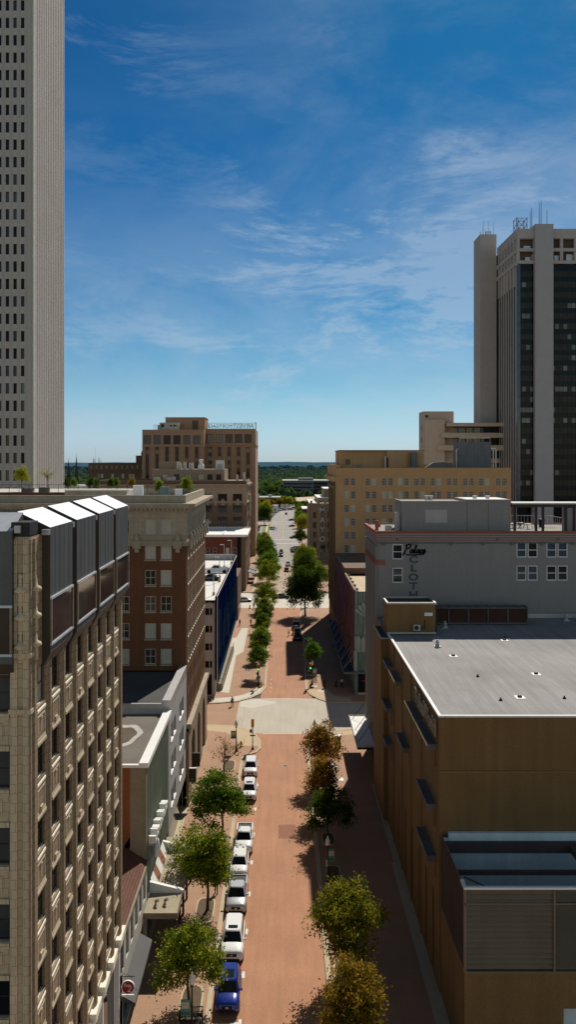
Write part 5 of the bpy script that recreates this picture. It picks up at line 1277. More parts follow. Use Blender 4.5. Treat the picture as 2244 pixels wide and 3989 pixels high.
bb = MB(); bb.box(34.4, 36.0, 216.4, 217.8, zt - .3, 46.4); bb.box(34.3, 36.1, 216.3, 217.9, 44.4, 44.5); bb.box(34.3, 36.1, 216.3, 217.9, 46.4, 46.5); tag(bb.obj('roof_unit', M['tank']), 'upright grey ribbed duct beside the roof penthouse', 'duct')
bb = MB(); bb.add([(37.6, 215, 42.4), (40, 215, 43.9), (43.2, 215, 44.1), (43.2, 215, 42.4), (37.6, 217, 42.4), (40, 217, 43.9), (43.2, 217, 44.1), (43.2, 217, 42.4)], [(0, 3, 2, 1), (4, 5, 6, 7), (1, 2, 6, 5), (0, 1, 5, 4), (3, 7, 6, 2)]); bb.box(43.2, 45, 215, 217, 42.4, 43.8); bb.tube((44, 214.95, 43), (44, 214.8, 43), .55, n=12); tag(bb.obj('roof_duct', M['tank']), 'dark sloped duct and fan between penthouse and cooling tower', 'duct')
T2 = thing('cooling_tower', 'big dark grey cooling tower with pipes on the yellow brick roof', 'cooling tower', (51.08, 219, 42.4))
b = MB(); b.box(46.85, 55.32, 216, 223, 42.4, 49.2); b.box(46.75, 55.42, 215.9, 223.1, 45.6, 45.8); b.box(46.75, 55.42, 215.9, 223.1, 49.0, 49.3); b.box(49.02, 49.12, 215.9, 216, 45.8, 49); b.box(53.04, 53.15, 215.9, 216, 45.8, 49); part('casing', b, M['tank'], T2)
b = MB()
for x in (47.06, 49.12, 51.19, 53.25, 55.1): b.tube((x, 216.2, 49.3), (x, 216.2, 50.3), .05, n=5)
b.tube((47.06, 216.2, 50.3), (55.11, 216.2, 50.3), .05, n=5); part('railing', b, M['galv'], T2)
for x, s_ in ((46.3, 1), (56.0, -1), (56.7, -1)):
    b = MB(); b.tube((x, 216.5, 42.4), (x, 216.5, 47.3), .2, n=8); b.tube((x, 216.5, 47.3), (x + .6 * s_, 216.5, 47.6), .22, n=8); part('pipe', b, M['galv'], T2)
bb = MB()
for i in range(9): x = 15.6 + i * .75; bb.tube((x, 213, 42.3), (x, 213, 43.3), .04, n=4)
bb.tube((15.6, 213, 43.3), (21.6, 213, 43.3), .05, n=4); bb.tube((15.6, 213, 42.8), (21.6, 213, 42.8), .05, n=4); bb.box(19.6, 20.8, 213.2, 214.2, 42.3, 43.5); tag(bb.obj('roof_railing', M['tan']), 'thin roof railing at the street end of the yellow brick roof', 'railing')
T = thing('vertical_sign', 'tall tan blade sign with stacked white MAYO letters', 'sign', (12.3, 238, 26))
b = MB(); b.box(11.35, 12.95, 238, 238.5, 18.6, 31.6); b.lathe(12.15, 238.25, [(.8, 18.0), (.8, 18.6)], 12); part('panel', b, M['tan'], T)
for i, ch in enumerate('MAYO'):
    text(ch, 2.3, (12.12, 237.98, 29.8 - i * 2.75), (R(90), 0, 0), M['dark'], T, .012, bold=.06, name='letter_shadow'); text(ch, 2.2, (12.02, 237.94, 29.86 - i * 2.75), (R(90), 0, 0), M['white'], T, .012, bold=.05, name='letter')  # dark offset copy drawn as the drop shadow of each letter
text('420', 1.35, (12.1, 237.95, 19.4), (R(90), 0, 0), M['mural_navy'], T, .012, bold=.05, name='letter', sx=.75)
b = MB()
for z in (20, 25.3, 30.2): b.box(12.95, 13.4, 238.1, 238.4, z, z + .5)
b.tube((13.0, 237.9, 29.6), (13.0, 237.9, 29.9), .2, n=8); part('bracket', b, M['redstripe'], T)
# ================================================================== beige terrace block behind
T = thing('beige_terrace_block', 'beige concrete block with blank stair tower and banded balconies', 'building', (66, 340, 0))
b = MB(); b.box(57.5, 65.5, 328, 341, 0, 60.9, 0, 'D'); b.box(57.6, 69.9, 332, 342.5, 0, 64.5, 0, 'D'); part('stair_tower', b, M['beige'], T)
b = MB(); b.box(65.5, 95, 334, 360, 0, 58.6, 0, 'D'); part('wall', b, M['arvest2'], T)
for z0, z1, x0 in ((58.2, 59.6, 66), (53.7, 55.6, 63.8), (48.6, 50.7, 62.4), (43.6, 45.4, 65.5), (38.6, 40.4, 65.5), (33.5, 35.5, 65.5)):
    b = MB(); b.box(x0, 95, 326 if z0 > 45 else 331, 334, z0, z1); part('balcony', b, M['beige'], T)
for z0, z1 in ((55.6, 58.2), (50.7, 53.7), (45.4, 48.6), (40.4, 43.6)):
    for i in range(8):
        x = 66 + i * 3.1; b = MB(); b.box(x, x + 2.7, 333.7, 333.95, z0 + .2, z1 - .1); part('window', b, M['bluegl'] if i % 3 else M['glass2'], T)
b = MB()
for z in (57, 52, 47): b.box(57.4, 57.49, 335, 336.2, z, z + 1.8)
b.box(58.4, 59.5, 331.9, 332, 62, 63); part('slot_window', b, M['dark'], T)
# ================================================================== dark glass tower
T = thing('dark_glass_tower', 'tall dark glass tower with grey precast slabs and slender vertical fins', 'skyscraper', (105, 325, 0))
def prec(x0, x1, y0, y1, zt_, m_, nm='slab'):
    bb = MB(); bb.box(x0, x1, y0, y1, 0, zt_, 0, 'D'); bb.box(x0 - .05, x1 + .05, y0 - .05, y1 + .05, zt_, zt_ + .25); part(nm, bb, m_, T)
prec(81.3, 88.0, 335, 346, 136.6, M['slab'])
prec(GX(2087, 305), GX(2158, 305), 305, 322, 132.2, M['slab2'])
xl, y0, y1, zt = 88.6, 307, 334, 128.6
xr2 = 118
b = MB(); b.box(xl, xr2, y0 + .1, y1, 29, 118, 0, 'DU'); part('glass_wall', b, M['curtain'], T)
b = MB()
for k in range(22):
    z = 113.3 - 3.9 * k
    if z < 30: break
    b.quad((xl, y0 + .04, z - .1), (xr2, y0 + .04, z - .1), (xr2, y0 + .04, z + 1.9), (xl, y0 + .04, z + 1.9))
part('window_band', b, M['curtain2'], T)
b = MB()
i = 0
x = xl
while x < xr2: b.box(x - .035, x + .035, y0 - .05, y0 + .03, 29, 118); x += 1.55
for k in range(23): z = 114 - 3.9 * k; b.box(xl, xr2, y0 - .02, y0 + .03, z + 1.2, z + 1.28) if z > 29 else None
part('mullion', b, M['mull'], T)
rr = random.Random(3)
b = MB(); c2 = MB()
for k in range(21):
    z = 113.3 - 3.9 * k
    if z < 30: break
    for i in range(19):
        x = xl + .06 + i * 1.55
        p_ = .13 if k not in (13,) else .6
        if rr.random() < p_: (b if rr.random() < .7 else c2).quad((x, y0 + .02, z), (x + 1.4, y0 + .02, z), (x + 1.4, y0 + .02, z + 1.75), (x, y0 + .02, z + 1.75))
part('lowered_blind', b, mat('grey blind behind glass', (.085, .085, .08), rough=.2, var=.3, spec=.6), T); part('bright_blind', c2, mat('pale blind behind glass', (.13, .14, .13), rough=.2, var=.3, spec=.6), T)
for i in range(8):
    y = y0 + 1.4 + i * 3.3
    bb = MB(); bb.box(xl - .28, xl + .02, y, y + 1.0, 0, 118.5); part('fin', bb, M['slab'], T)
bb = MB(); bb.box(xl - .3, xl + 1, y0 - .02, y0 + .6, 29, 118); part('corner_mullion', bb, M['bluegl'], T)
# open plant storeys at the top
b = MB()
lv = [(118, 119.2), (122.6, 123.8), (127.2, 131)]
for z0, z1 in lv[:2]: b.box(xl - .6, xr2, y0 - .7, y0 + .4, z0, z1); b.box(xl - .95, xl, y0 - .3, y1, z0 - .5, z1 - .3)
b.box(xl - .6, xr2, y0 - .7, y1, 127.4, 131)
for x in (xl + .1, xl + 9.2, xl + 16.3, xl + 21.6, xl + 27): b.box(x - .6, x + .5, y0 - .6, y0 + .5, 118, 127.4)
for i in range(7): y = y0 + 2.5 + i * 4.2; b.box(xl - .7, xl + .1, y, y + 1.8, 110 + 0 * i, 127.4)
part('crown_frame', b, M['slab'], T)
b = MB(); b.box(xl + 1.2, xr2 - .6, y0 + 1.5, y1 - 1, 117.9, 127.3); part('plant_room', b, M['arvest2'], T)
for x, z, w, h in ((xl + 3, 119.2, 2.0, 1.6), (xl + 5.4, 119.2, 1.2, 2.4), (xl + 14, 119.2, 3, 2.2), (xl + 18.4, 119.2, 3.4, 2.6), (xl + 2.4, 123.8, 2.6, 1.2)):
    bb = MB(); bb.box(x, x + w, y0 + .8, y0 + 1.4, z, z + h); bb.box(x + .1, x + w - .1, y0 + .7, y0 + .8, z + .3, z + h - .3); part('plant_unit', bb, M['galv'], T)
b = MB(); b.box(xl - 1, xr2 - 6, y0 - .3, y0 + 3, 27.2, 29.1); b.box(106.5, 108, y0, y0 + 1, 0, 27.2); b.box(113.2, 114, y0, y0 + 1, 0, 29); part('lobby_beam', b, M['slab2'], T)
b = MB(); b.box(xl + 1, xr2 - 1, y0 + 3, y1, 0, 28.9, 0, 'D'); part('lobby', b, M['curtain'], T)
b = MB(); b.box(87.99, 88.5, 333, 335.2, 0, 128); part('dark_slot', b, M['black'], T)
# antennas
A = []
def mast(label, x, y, z0, z1, r, grp=None):
    bb = MB(); bb.tube((x, y, z0), (x, y, z1), r, r * .6, 6); bb.tube((x, y, z0), (x, y, z0 + .5), r * 2, n=6); tag(bb.obj('antenna_mast', M['tank']), label, 'antenna', grp)
for x, h in ((81.8, 2.2), (82.8, 4.2), (84, 2.6), (85.2, 6.2), (83.2, 6.6), (82.0, 1.8), (87.3, 5.6)): mast('thin whip antenna on the left precast slab of the dark tower', x, 337, 136.7, 136.7 + h, .07, 'whip antennas on the left slab')
mast('thick pole antenna left of the lattice frame', 90.2, 312, 131, 136.8, .16)
mast('tallest double pole antenna on the dark tower roof', 97.3, 309, 132.3, 141.6, .14, 'double pole antennas')
mast('tallest double pole antenna on the dark tower roof', 98.0, 309, 132.3, 142.2, .14, 'double pole antennas')
mast('shorter pole antenna pair between lattice and tallest pole', 94.2, 310, 131.0, 138.6, .14, 'short pole antennas')
mast('shorter pole antenna pair between lattice and tallest pole', 94.8, 310, 131.0, 139.9, .14, 'short pole antennas')
mast('single slim pole antenna furthest right on the dark tower', 100.2, 309, 132.3, 138.6, .13)
T2 = thing('lattice_mast', 'square cross braced steel lattice frame on the dark tower roof', 'antenna frame', (91.8, 314, 131))
b = MB()
xs, ys = (89.6, 93.6), (312, 316)
for x in xs:
    for y in ys: b.tube((x, y, 129), (x, y, 136.9), .13, n=5)
for z in (131.4, 134, 136.7):
    for y in ys: b.tube((xs[0], y, z), (xs[1], y, z), .1, n=5)
    for x in xs: b.tube((x, ys[0], z), (x, ys[1], z), .1, n=5)
for z0, z1 in ((129, 131.4), (131.4, 134), (134, 136.7)):
    xm = (xs[0] + xs[1]) / 2
    for y in ys:
        for u0, u1 in ((xs[0], xm), (xm, xs[1])): b.tube((u0, y, z0), (u1, y, z1), .08, n=5); b.tube((u1, y, z0), (u0, y, z1), .08, n=5)
    for x in xs: b.tube((x, ys[0], z0), (x, ys[1], z1), .08, n=5)
part('lattice', b, M['tank'], T2)
T2 = thing('lattice_cage', 'small round steel cage on the left precast slab roof', 'antenna frame', (86, 338, 136.8))
b = MB()
for k in range(8): a = k * math.pi / 4; b.tube((86 + 1.1 * math.cos(a), 340 + 1.1 * math.sin(a), 136.7), (86 + 1.1 * math.cos(a), 340 + 1.1 * math.sin(a), 139.4), .07, n=5)
for z in (137.6, 139.3):
    for k in range(8): a = k * math.pi / 4; b.tube((86 + 1.1 * math.cos(a), 340 + 1.1 * math.sin(a), z), (86 + 1.1 * math.cos(a + .8), 340 + 1.1 * math.sin(a + .8), z), .07, n=5)
part('cage', b, M['tank'], T2)
# ================================================================== buildings further up the street
T = thing('tan_corner_building', 'tan stepped building with tall narrow windows behind the vertical sign', 'building', (22, 385, 0))
wn_ = [(x, z, 1.3, 2.7) for z in (20, 15.5, 11, 6.5) for x in (15.2, 18.4, 21.6)]
b = MB(); b.wall('S', 372, 13, 40, 0, 25.2, holes(wn_), .3); b.wall('W', 13, 372, 410, 0, 25.2); b.wall('N', 410, 13, 40, 0, 25.2); b.wall('E', 40, 372, 410, 0, 25.2); b.box(16.8, 40, 376, 410, 25.2, 27.6); b.box(20, 40, 380, 405, 27.6, 31.5)
b.box(13.2, 14.2, 371.6, 372, 0, 26.6); b.box(16.4, 17.4, 371.6, 372, 0, 26.6); b.box(19.6, 20.6, 371.6, 372, 0, 26.6)
part('wall', b, M['tan'], T)
windows(T, 'S', 372, wn_, M['windark'], [M['glass']], 1, 2, .1)
b = MB(); b.box(12.8, 40, 371.7, 410, 25.2, 25.5); b.box(16.6, 40, 375.8, 410, 27.6, 27.8); b.box(19.8, 40, 379.8, 405, 31.5, 31.8); part('roof', b, M['roofwhite'], T)
T = thing('low_brick_shop', 'low brown brick shop with pale flat roof beyond the tan building', 'building', (20, 560, 0))
b = MB(); b.box(14.5, 40, 555, 585, 0, 12.2, 0, 'D'); b.box(14.8, 18, 554.9, 555, 7, 9.5, 1); part('wall', b, [M['redbrick'], M['dkbrick']], T)
b = MB(); b.box(14.3, 40, 554.8, 585, 12.2, 12.6); part('roof', b, M['roofwhite'], T)
T = thing('grey_office_block', 'long grey office block with dark ribbon windows in front of the woods', 'building', (40, 930, 0))
x0, x1, d = GX(1102, 900), 95, 900
b = MB(); b.box(x0, x1, d, d + 60, 0, 23.2, 0, 'D'); b.box(GX(1165, 900), GX(1222, 900), d + 8, d + 40, 23.2, 26.2); part('wall', b, mat('blue grey cladding', (.15, .17, .19), var=.1), T)
for k, z in enumerate((19.4, 15.8, 12.2, 8.6)):
    b = MB(); b.box(x0 + 1, GX(1215, 900), d - .3, d, z, z + 1.5); b.box(GX(1222, 900), x1, d - .3, d, z - .4, z + 2.4); part('ribbon_window', b, M['glass'], T)
b = MB(); b.box(x0 - .5, x1, d - .6, d + 60, 23.2, 23.9); part('roof_edge', b, M['garage'], T)
T = thing('brown_warehouse', 'low brown warehouse with long grey roof left of the street end', 'building', (-8, 810, 0))
x0, x1 = GX(990, 800), GX(1092, 800)
b = MB(); b.box(x0 - 60, x1, 800, 830, 0, 9, 0, 'D'); part('wall', b, M['dkbrick'], T)
b = MB(); b.box(x0 - 60, x1 + .5, 799, 830, 9, 9.8); b.box(x0 + 2, x0 + 5, 805, 810, 9.8, 12); b.box(x0 + 14, x0 + 17, 806, 812, 9.8, 12); part('roof', b, M['garage'], T)
b = MB(); b.box(x0 - 60, x1, 798.8, 799.9, 4.5, 7.5); part('dark_opening', b, M['glass'], T)
T = thing('tan_roofed_shed', 'low shed with sloping tan roof right of the street end', 'building', (25, 800, 0))
x0, x1 = GX(1150, 780), GX(1245, 780)
b = MB(); b.box(x0, x1 + 8, 780, 812, 0, 6.5, 0, 'D'); part('wall', b, M['dkbrick'], T)
b = MB(); b.add([(x0 - 1, 778, 6.6), (x1 + 9, 778, 8.2), (x1 + 9, 815, 10.4), (x0 - 1, 815, 8.8), (x0 - 1, 778, 6.2), (x1 + 9, 778, 7.6)], [(0, 1, 2, 3), (0, 4, 5, 1)]); part('roof', b, M['tanroof'], T)
T = thing('white_cottage', 'small white building at the bend of the street', 'building', (-6, 725, 0))
x0, x1 = GX(1064, 720), GX(1083, 720)
b = MB(); b.box(x0, x1, 720, 732, 0, 5.6, 0, 'D'); b.box(x0 + 1.2, x0 + 2.2, 719.9, 720, 1.4, 3.4, 1); part('wall', b, [M['white'], M['glass']], T)
b = MB(); b.box(x0 - .3, x1 + .3, 719.6, 732.3, 5.6, 6.0); part('roof', b, M['garage'], T)
# ================================================================== trees
def crown_mesh(name, seed, R_, H, n_cl, per, leaf, sparse=0.0, low=.28):
    """leaves gathered in clumps through an uneven crown; origin at the crown centre"""
    r = random.Random(seed); b = MB(); cl = []
    lobes = [(r.uniform(0, 6.28), r.uniform(.62, 1.18)) for _ in range(8)]
    tops = [(Vector((r.gauss(0, 1), r.gauss(0, 1), r.gauss(.2, 1))).normalized(), r.uniform(.55, 1.0)) for _ in range(6)]
    for i in range(n_cl):
        th = r.uniform(0, 2 * math.pi); ph = math.acos(r.uniform(-.75, 1))
        lob = min(lobes, key=lambda l: abs((l[0] - th + math.pi) % (2 * math.pi) - math.pi))[1]
        rad = (r.uniform(.15, 1) ** .45) * lob
        dv = Vector((math.sin(ph) * math.cos(th), math.sin(ph) * math.sin(th), math.cos(ph)))
        for tv, q in tops:
            if dv.dot(tv) > .86: rad *= q
        w = 1 - .18 * max(0, math.cos(ph))
        c = Vector((R_ * rad * math.sin(ph) * math.cos(th) * w, R_ * rad * math.sin(ph) * math.sin(th) * w, H * .5 * rad * math.cos(ph)))
        cl.append(c)
        s = R_ * r.uniform(.09, .19)
        for k in range(int(per * r.uniform(.6, 1.3))):
            p = c + Vector((r.gauss(0, s), r.gauss(0, s), r.gauss(0, s * .62)))
            l = leaf * r.uniform(.6, 1.35)
            d = Vector((r.gauss(0, 1), r.gauss(0, 1), r.gauss(-.25, .6))).normalized()
            u = d.orthogonal().normalized(); u.rotate(Matrix.Rotation(r.uniform(0, 6.28), 3, d))
            v = d.cross(u)
            b.add([p - u * l, p + v * l * .55, p + u * l, p - v * l * .55], [(0, 1, 2, 3)])
    me = b.mesh(name, [LEAF['green']])
    return me, cl


def trunk_mesh(name, seed, th, H, cl, tr, bare=False):
    r = random.Random(seed); b = MB()
    base = th + H * .12
    top = Vector((r.uniform(-.15, .15), r.uniform(-.15, .15), th))
    b.tube((0, 0, 0), (0, 0, .25), tr * 1.6, tr * 1.1, 8); b.tube((0, 0, .25), top, tr * 1.1, tr * .85, 8, caps=False)
    mid = Vector((0, 0, th + H * .38)); b.tube(top, mid, tr * .85, tr * .45, 7, caps=False); b.tube(mid, (0, 0, th + H * .72), tr * .45, tr * .15, 6)
    cc = Vector((0, 0, th + H * .45))
    for c in r.sample(cl, min(len(cl), 26 if bare else 13)):
        e = cc + c * .92; s0 = top.lerp(mid, r.uniform(0, 1))
        k = s0.lerp(e, .5) + Vector((0, 0, .12 * H * r.uniform(-.3, 1)))
        b.tube(s0, k, tr * .34, tr * .2, 6, caps=False); b.tube(k, e, tr * .2, tr * .06, 5)
        if bare:
            for q in range(4): e2 = e + Vector((r.uniform(-.8, .8), r.uniform(-.8, .8), r.uniform(0, .9))); b.tube(k.lerp(e, r.uniform(.3, 1)), e2, tr * .08, tr * .03, 4)
    return b.mesh(name, [M['bark']])


TV = {}
def variant(key, seed, Rr, H, th, n, per, leaf, tr, bare=False):
    cm, cl = crown_mesh('crown', seed, Rr, H, n, per, leaf)
    TV[key] = (cm, trunk_mesh('trunk', seed + 1, th, H, cl, tr, bare), th, H)
variant('A', 1, 3.15, 6.3, 1.9, 105, 140, .125, .14)
variant('B', 2, 3.2, 6.9, 1.9, 115, 140, .125, .15)
variant('C', 3, 2.4, 5.6, 1.9, 75, 90, .13, .11)
variant('S', 4, 2.6, 6.6, 1.9, 95, 88, .115, .10)
variant('N', 5, 2.2, 4.4, 2.2, 22, 10, .13, .10, True)
variant('D', 6, 5.0, 12.2, 2.3, 210, 95, .21, .26)
variant('F', 7, 4.2, 8.0, 2.4, 80, 34, .40, .22)
ntree = [0]
def tree(key, x, y, s, leaf, label, z=ZS, group=None, hs=1.0, cat='tree', name='street_tree'):
    cm, tm, th, H = TV[key]
    ntree[0] += 1
    t = thing(name, label, cat, (x, y, z), group, rz=ntree[0] * 2.1)
    a = inst(tm, 'trunk', t, True); a.scale = (s, s, s * hs)
    c = inst(cm, 'crown', t, True); c.location = (0, 0, (th + H * .45) * s * hs); c.scale = (s, s, s * hs)
    c.material_slots[0].link = 'OBJECT'; c.material_slots[0].material = LEAF[leaf]
    return t
# left pavement, near block
tree('A', -7.4, 66.2, .88, 'olive', 'yellow green tree beside the bench and the first near lamp post')
tree('B', -7.2, 80.3, 1.0, 'olive', 'broad green tree shading the gravel canopy and silver pickup')
tree('A', -6.9, 94.8, 1.10, 'green', 'full green tree leaning over the two parked white cars', hs=.95)
tree('N', -7.6, 111.0, 1.15, 'orange', 'nearly bare tree with a few rusty leaves by the near corner')
# right pavement, near block
tree('A', 5.0, 59.6, .93, 'orange', 'rusty orange tree at the bottom edge of the picture')
tree('B', 5.35, 70, 1.0, 'golden', 'large olive tree with orange tips right of the brick road')
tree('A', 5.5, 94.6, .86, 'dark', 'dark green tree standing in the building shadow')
tree('S', 5.2, 102.4, 1.0, 'rust', 'thin brown autumn tree between the dark tree and the corner one')
tree('S', 5.4, 112.4, 1.12, 'rust', 'thin rusty autumn tree closest to the near crossing')
# left pavement, second block
tree('C', -4.7, 166.6, 1.16, 'green', 'first green tree past the crossing beside the traffic signal', hs=.9)
for (y, s, lf, lab) in ((181, 1.06, 'green', 'street tree second past the crossing on the mural garage side'), (191, .92, 'olive', 'street tree third past the crossing on the mural garage side'), (201, 1.1, 'green', 'street tree fourth past the crossing beside the pale walkway'), (213, 1.05, 'dark', 'street tree fifth past the crossing beside the two walkers'), (224, 1.1, 'olive', 'street tree sixth past the crossing near the pale cross street')):
    tree('C', -4.6, y, s, lf, lab, hs=.98)
tree('A', -4.7, 240, 1.12, 'olive', 'yellowing tree at the second crossing corner on the garage side')
tree('A', -5.0, 283, 1.30, 'olive', 'olive tree just across the second crossing beside the awnings')
tree('D', -4.4, 300, .86, 'bright', 'bright rounded green tree overhanging the pink road')
tree('D', -5.6, 326, .84, 'dark', 'dark tree behind the bright rounded green tree')
tree('D', -6.9, 362, .80, 'green', 'green tree hiding part of the angled white cars')
tree('A', -7.6, 415, 1.1, 'olive', 'small tree at the far dashed crosswalk by the lawn strip')
# right pavement, second block and on
tree('C', 6.6, 172, .96, 'bright', 'small bright green tree beside the far traffic signal')
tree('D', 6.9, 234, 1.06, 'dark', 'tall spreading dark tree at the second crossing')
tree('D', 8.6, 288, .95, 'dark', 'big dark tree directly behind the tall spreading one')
tree('B', 13.4, 262 + 18, 1.15, 'green', 'green tree tucked against the yellow brick building corner')
tree('D', 9.4, 318, .9, 'olive', 'olive tree behind the big dark trees on the hotel side')
tree('A', 10.7, 430, 1.15, 'dark', 'small brownish tree in front of the far dashed crosswalk')
tree('D', 13.4, 520, .82, 'yellow', 'bright yellow green tree beyond the parked dark cars')
tree('D', 13.6, 545, .85, 'bright', 'lime green tree right behind the yellow green one')
tree('D', 14.5, 600, .9, 'olive', 'olive tree in front of the low brick shop')
tree('D', 15, 640, .9, 'green', 'green tree behind the low brick shop corner')
tree('D', -11.6, 574, 1.02, 'dark', 'big dark green tree at the edge of the parking lot')
tree('D', -11.5, 640, 1.05, 'yellow', 'yellow crowned tree behind the big dark parking lot tree')
tree('D', -15.5, 628, .9, 'olive', 'olive tree left of the yellow crowned one')
for (x, y, lf, lab) in ((-12.5, 432, 'green', 'green bush at the near end of the parking lot'), (-13.4, 415, 'bright', 'pale green bush beside the brown tower foot'), (-10.5, 405, 'green', 'low dark bush near the lawn strip')):
    tree('F', x, y, .72, lf, lab, cat='bush', name='bush')
# garden on the brown brick tower's roof
tree('N', -32.6, 114.5, .58, 'yellow', 'thin bare sapling in a pot on the garden roof', z=39.85, name='roof_tree', cat='sapling')
tree('S', -36.4, 115, .44, 'yellow', 'bright yellow sapling on the garden roof', z=39.85, name='roof_tree', cat='sapling', hs=1.1)
tree('S', -20.6, 113.2, .25, 'orange', 'small rusty sapling on the garden roof by the white plant boxes', z=38.85 + 1, name='roof_tree', cat='sapling', hs=1.1)
tree('S', -16.8, 113.2, .30, 'olive', 'small green sapling standing before the tan penthouse', z=38.85, name='roof_tree', cat='sapling', hs=1.3)
tree('S', -13.1, 113.5, .34, 'olive', 'greenish orange sapling closest to the roof street corner', z=38.85, name='roof_tree', cat='sapling', hs=1.3)
for i, px in enumerate((262, 286, 351, 376, 430, 450)):
    y = 113 + (i % 2) * 1.6
    t = tree('F', GX(px, y), y, .14, ['dark', 'green'][i % 2], 'clipped evergreen shrub in a row of pairs on the garden roof', z=39.85, group='evergreen shrubs on the garden roof', hs=1.5, cat='shrub', name='roof_shrub')
for i, (px, w, h, lab) in enumerate(((107, 1.6, .5, 'grey planter box under the yellow sapling'), (172, 1.3, .6, 'grey planter box under the bare sapling'), (538, 1.3, 1.0, 'white slatted bench box at the garden roof edge'), (641, 1.2, .8, 'grey green bin on the garden roof'), (695, .9, .5, 'low pale box on the garden roof'))):
    y = 113.4 if i < 2 else 111
    z = 39.85 if i < 2 else 38.8
    bb = MB(); x = GX(px, y); bb.box(x - w / 2, x + w / 2, y - .4, y + .4, z, z + h + (1.0 if i > 1 else 0)); bb.box(x - w / 2 - .04, x + w / 2 + .04, y - .44, y + .44, z + h + (1.0 if i > 1 else 0), z + h + .06 + (1.0 if i > 1 else 0)); tag(bb.obj('planter_box', M['white'] if i in (2, 4) else M['teal' if i == 3 else 'hood']), lab, 'planter')
for i, (x, y, lab) in enumerate(((7.0, 84.0, 'dark round manhole cover near the teal poster lamp'), (-1.0, 61.5, 'dark round manhole cover low in the brick road'), (0.6, 119, 'dark manhole cover near the crossing'), (1.4, 172, 'dark manhole cover past the crossing'), (6.2, 83.0, 'dark round cover beside the lamp bed'))):
    z = 0.002 if x < 3 else ZS + .01
    bb = MB(); bb.lathe(x, y, [(.36, z), (.36, z + .006), (0, z + .006)], 16, sm=False); bb.lathe(x, y, [(.44, z - .001), (.44, z + .003), (.36, z + .003)], 16, 1, False); tag(bb.obj('manhole_cover', [M['rust'], M['kerb']]), lab, 'manhole cover')
# individual woods edge trees, then the mass of the far woods
rr = random.Random(9)
edge = [(GX(px, d), d, s, lf) for px, d, s, lf in ((1003, 760, 1.0, 'orange'), (1020, 770, 1.1, 'olive'), (1040, 765, 1.0, 'orange'), (1058, 772, .95, 'orange'), (1075, 778, 1.0, 'dark'), (1092, 768, 1.1, 'orange'), (1110, 775, 1.25, 'olive'), (1126, 770, 1.2, 'yellow'), (1141, 774, 1.1, 'olive'), (1160, 765, .8, 'green'), (1180, 770, .8, 'dark'), (1203, 772, .9, 'orange'), (1010, 900, 1.7, 'green'), (1034, 905, 1.6, 'green'), (1058, 893, 1.9, 'dark'), (1078, 900, 1.9, 'green'), (1096, 895, 1.5, 'olive'), (1005, 1000, 2.0, 'dark'), (1045, 1010, 2.1, 'green'), (1085, 1000, 2.2, 'green'))]
for i, (x, y, s, lf) in enumerate(edge):
    tree('F', x, y, s, lf, {'orange': 'brownish autumn tree in the row at the street end', 'olive': 'olive tree in the row at the street end', 'yellow': 'yellow tree in the row at the street end', 'green': 'green tree at the edge of the far woods', 'dark': 'dark green tree at the edge of the far woods'}[lf], z=0, group='trees at the street end', hs=1.05, name='woods_tree')
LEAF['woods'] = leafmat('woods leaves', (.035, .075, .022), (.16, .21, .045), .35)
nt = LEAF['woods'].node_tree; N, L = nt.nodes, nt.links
def distance_tint(nt, y0, y1, amax, colr):
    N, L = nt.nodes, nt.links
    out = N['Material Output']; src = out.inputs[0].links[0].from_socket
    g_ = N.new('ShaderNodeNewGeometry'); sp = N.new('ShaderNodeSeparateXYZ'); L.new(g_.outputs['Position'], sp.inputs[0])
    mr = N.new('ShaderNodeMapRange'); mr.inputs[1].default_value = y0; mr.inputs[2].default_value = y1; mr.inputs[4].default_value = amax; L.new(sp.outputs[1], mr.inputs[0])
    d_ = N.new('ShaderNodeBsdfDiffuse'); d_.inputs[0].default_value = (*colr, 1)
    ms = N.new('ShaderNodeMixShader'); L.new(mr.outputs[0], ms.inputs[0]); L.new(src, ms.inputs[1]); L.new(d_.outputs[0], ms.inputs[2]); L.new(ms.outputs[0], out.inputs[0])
distance_tint(nt, 300, 4600, .9, (.065, .14, .195))  # blue of distant air painted into the woods colour along world y
b = MB()
for i in range(5200):
    t = rr.random()
    d = 1 / (1 / 880 * (1 - t) + 1 / 8500 * t)
    if d > 3000 and i % 3: d *= rr.uniform(.35, .7)
    a = rr.uniform(-.095, .10) if i % 10 < 5 else (rr.uniform(-.30, -.20) if i % 10 < 7 else rr.uniform(-.42, .45))
    x = a * d
    if x > -2 and x < 100 and 890 < d < 970: continue
    Rr = rr.uniform(4.5, 8.5) * (1 + d / 5000); h = rr.uniform(9, 17)
    tone = rr.random()
    for k in range(24):
        ph = math.acos(rr.uniform(-.1, 1)); th = rr.uniform(0, 6.28)
        n_ = Vector((math.sin(ph) * math.cos(th), math.sin(ph) * math.sin(th), math.cos(ph)))
        p = Vector((x, d, h * .42)) + Vector((n_.x * Rr, n_.y * Rr, n_.z * h * .58)) * rr.uniform(.8, 1.05)
        q = (n_ + Vector((rr.gauss(0, .5), rr.gauss(0, .5), rr.gauss(0, .4)))).normalized()
        u = q.orthogonal().normalized(); v = q.cross(u); l = Rr * rr.uniform(.3, .55)
        b.add([p - u * l, p - v * l, p + u * l, p + v * l], [(0, 1, 2, 3)])
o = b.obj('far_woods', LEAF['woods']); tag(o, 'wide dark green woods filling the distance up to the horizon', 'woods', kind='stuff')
b = MB()
rr = random.Random(21)
n = 260
pts = []
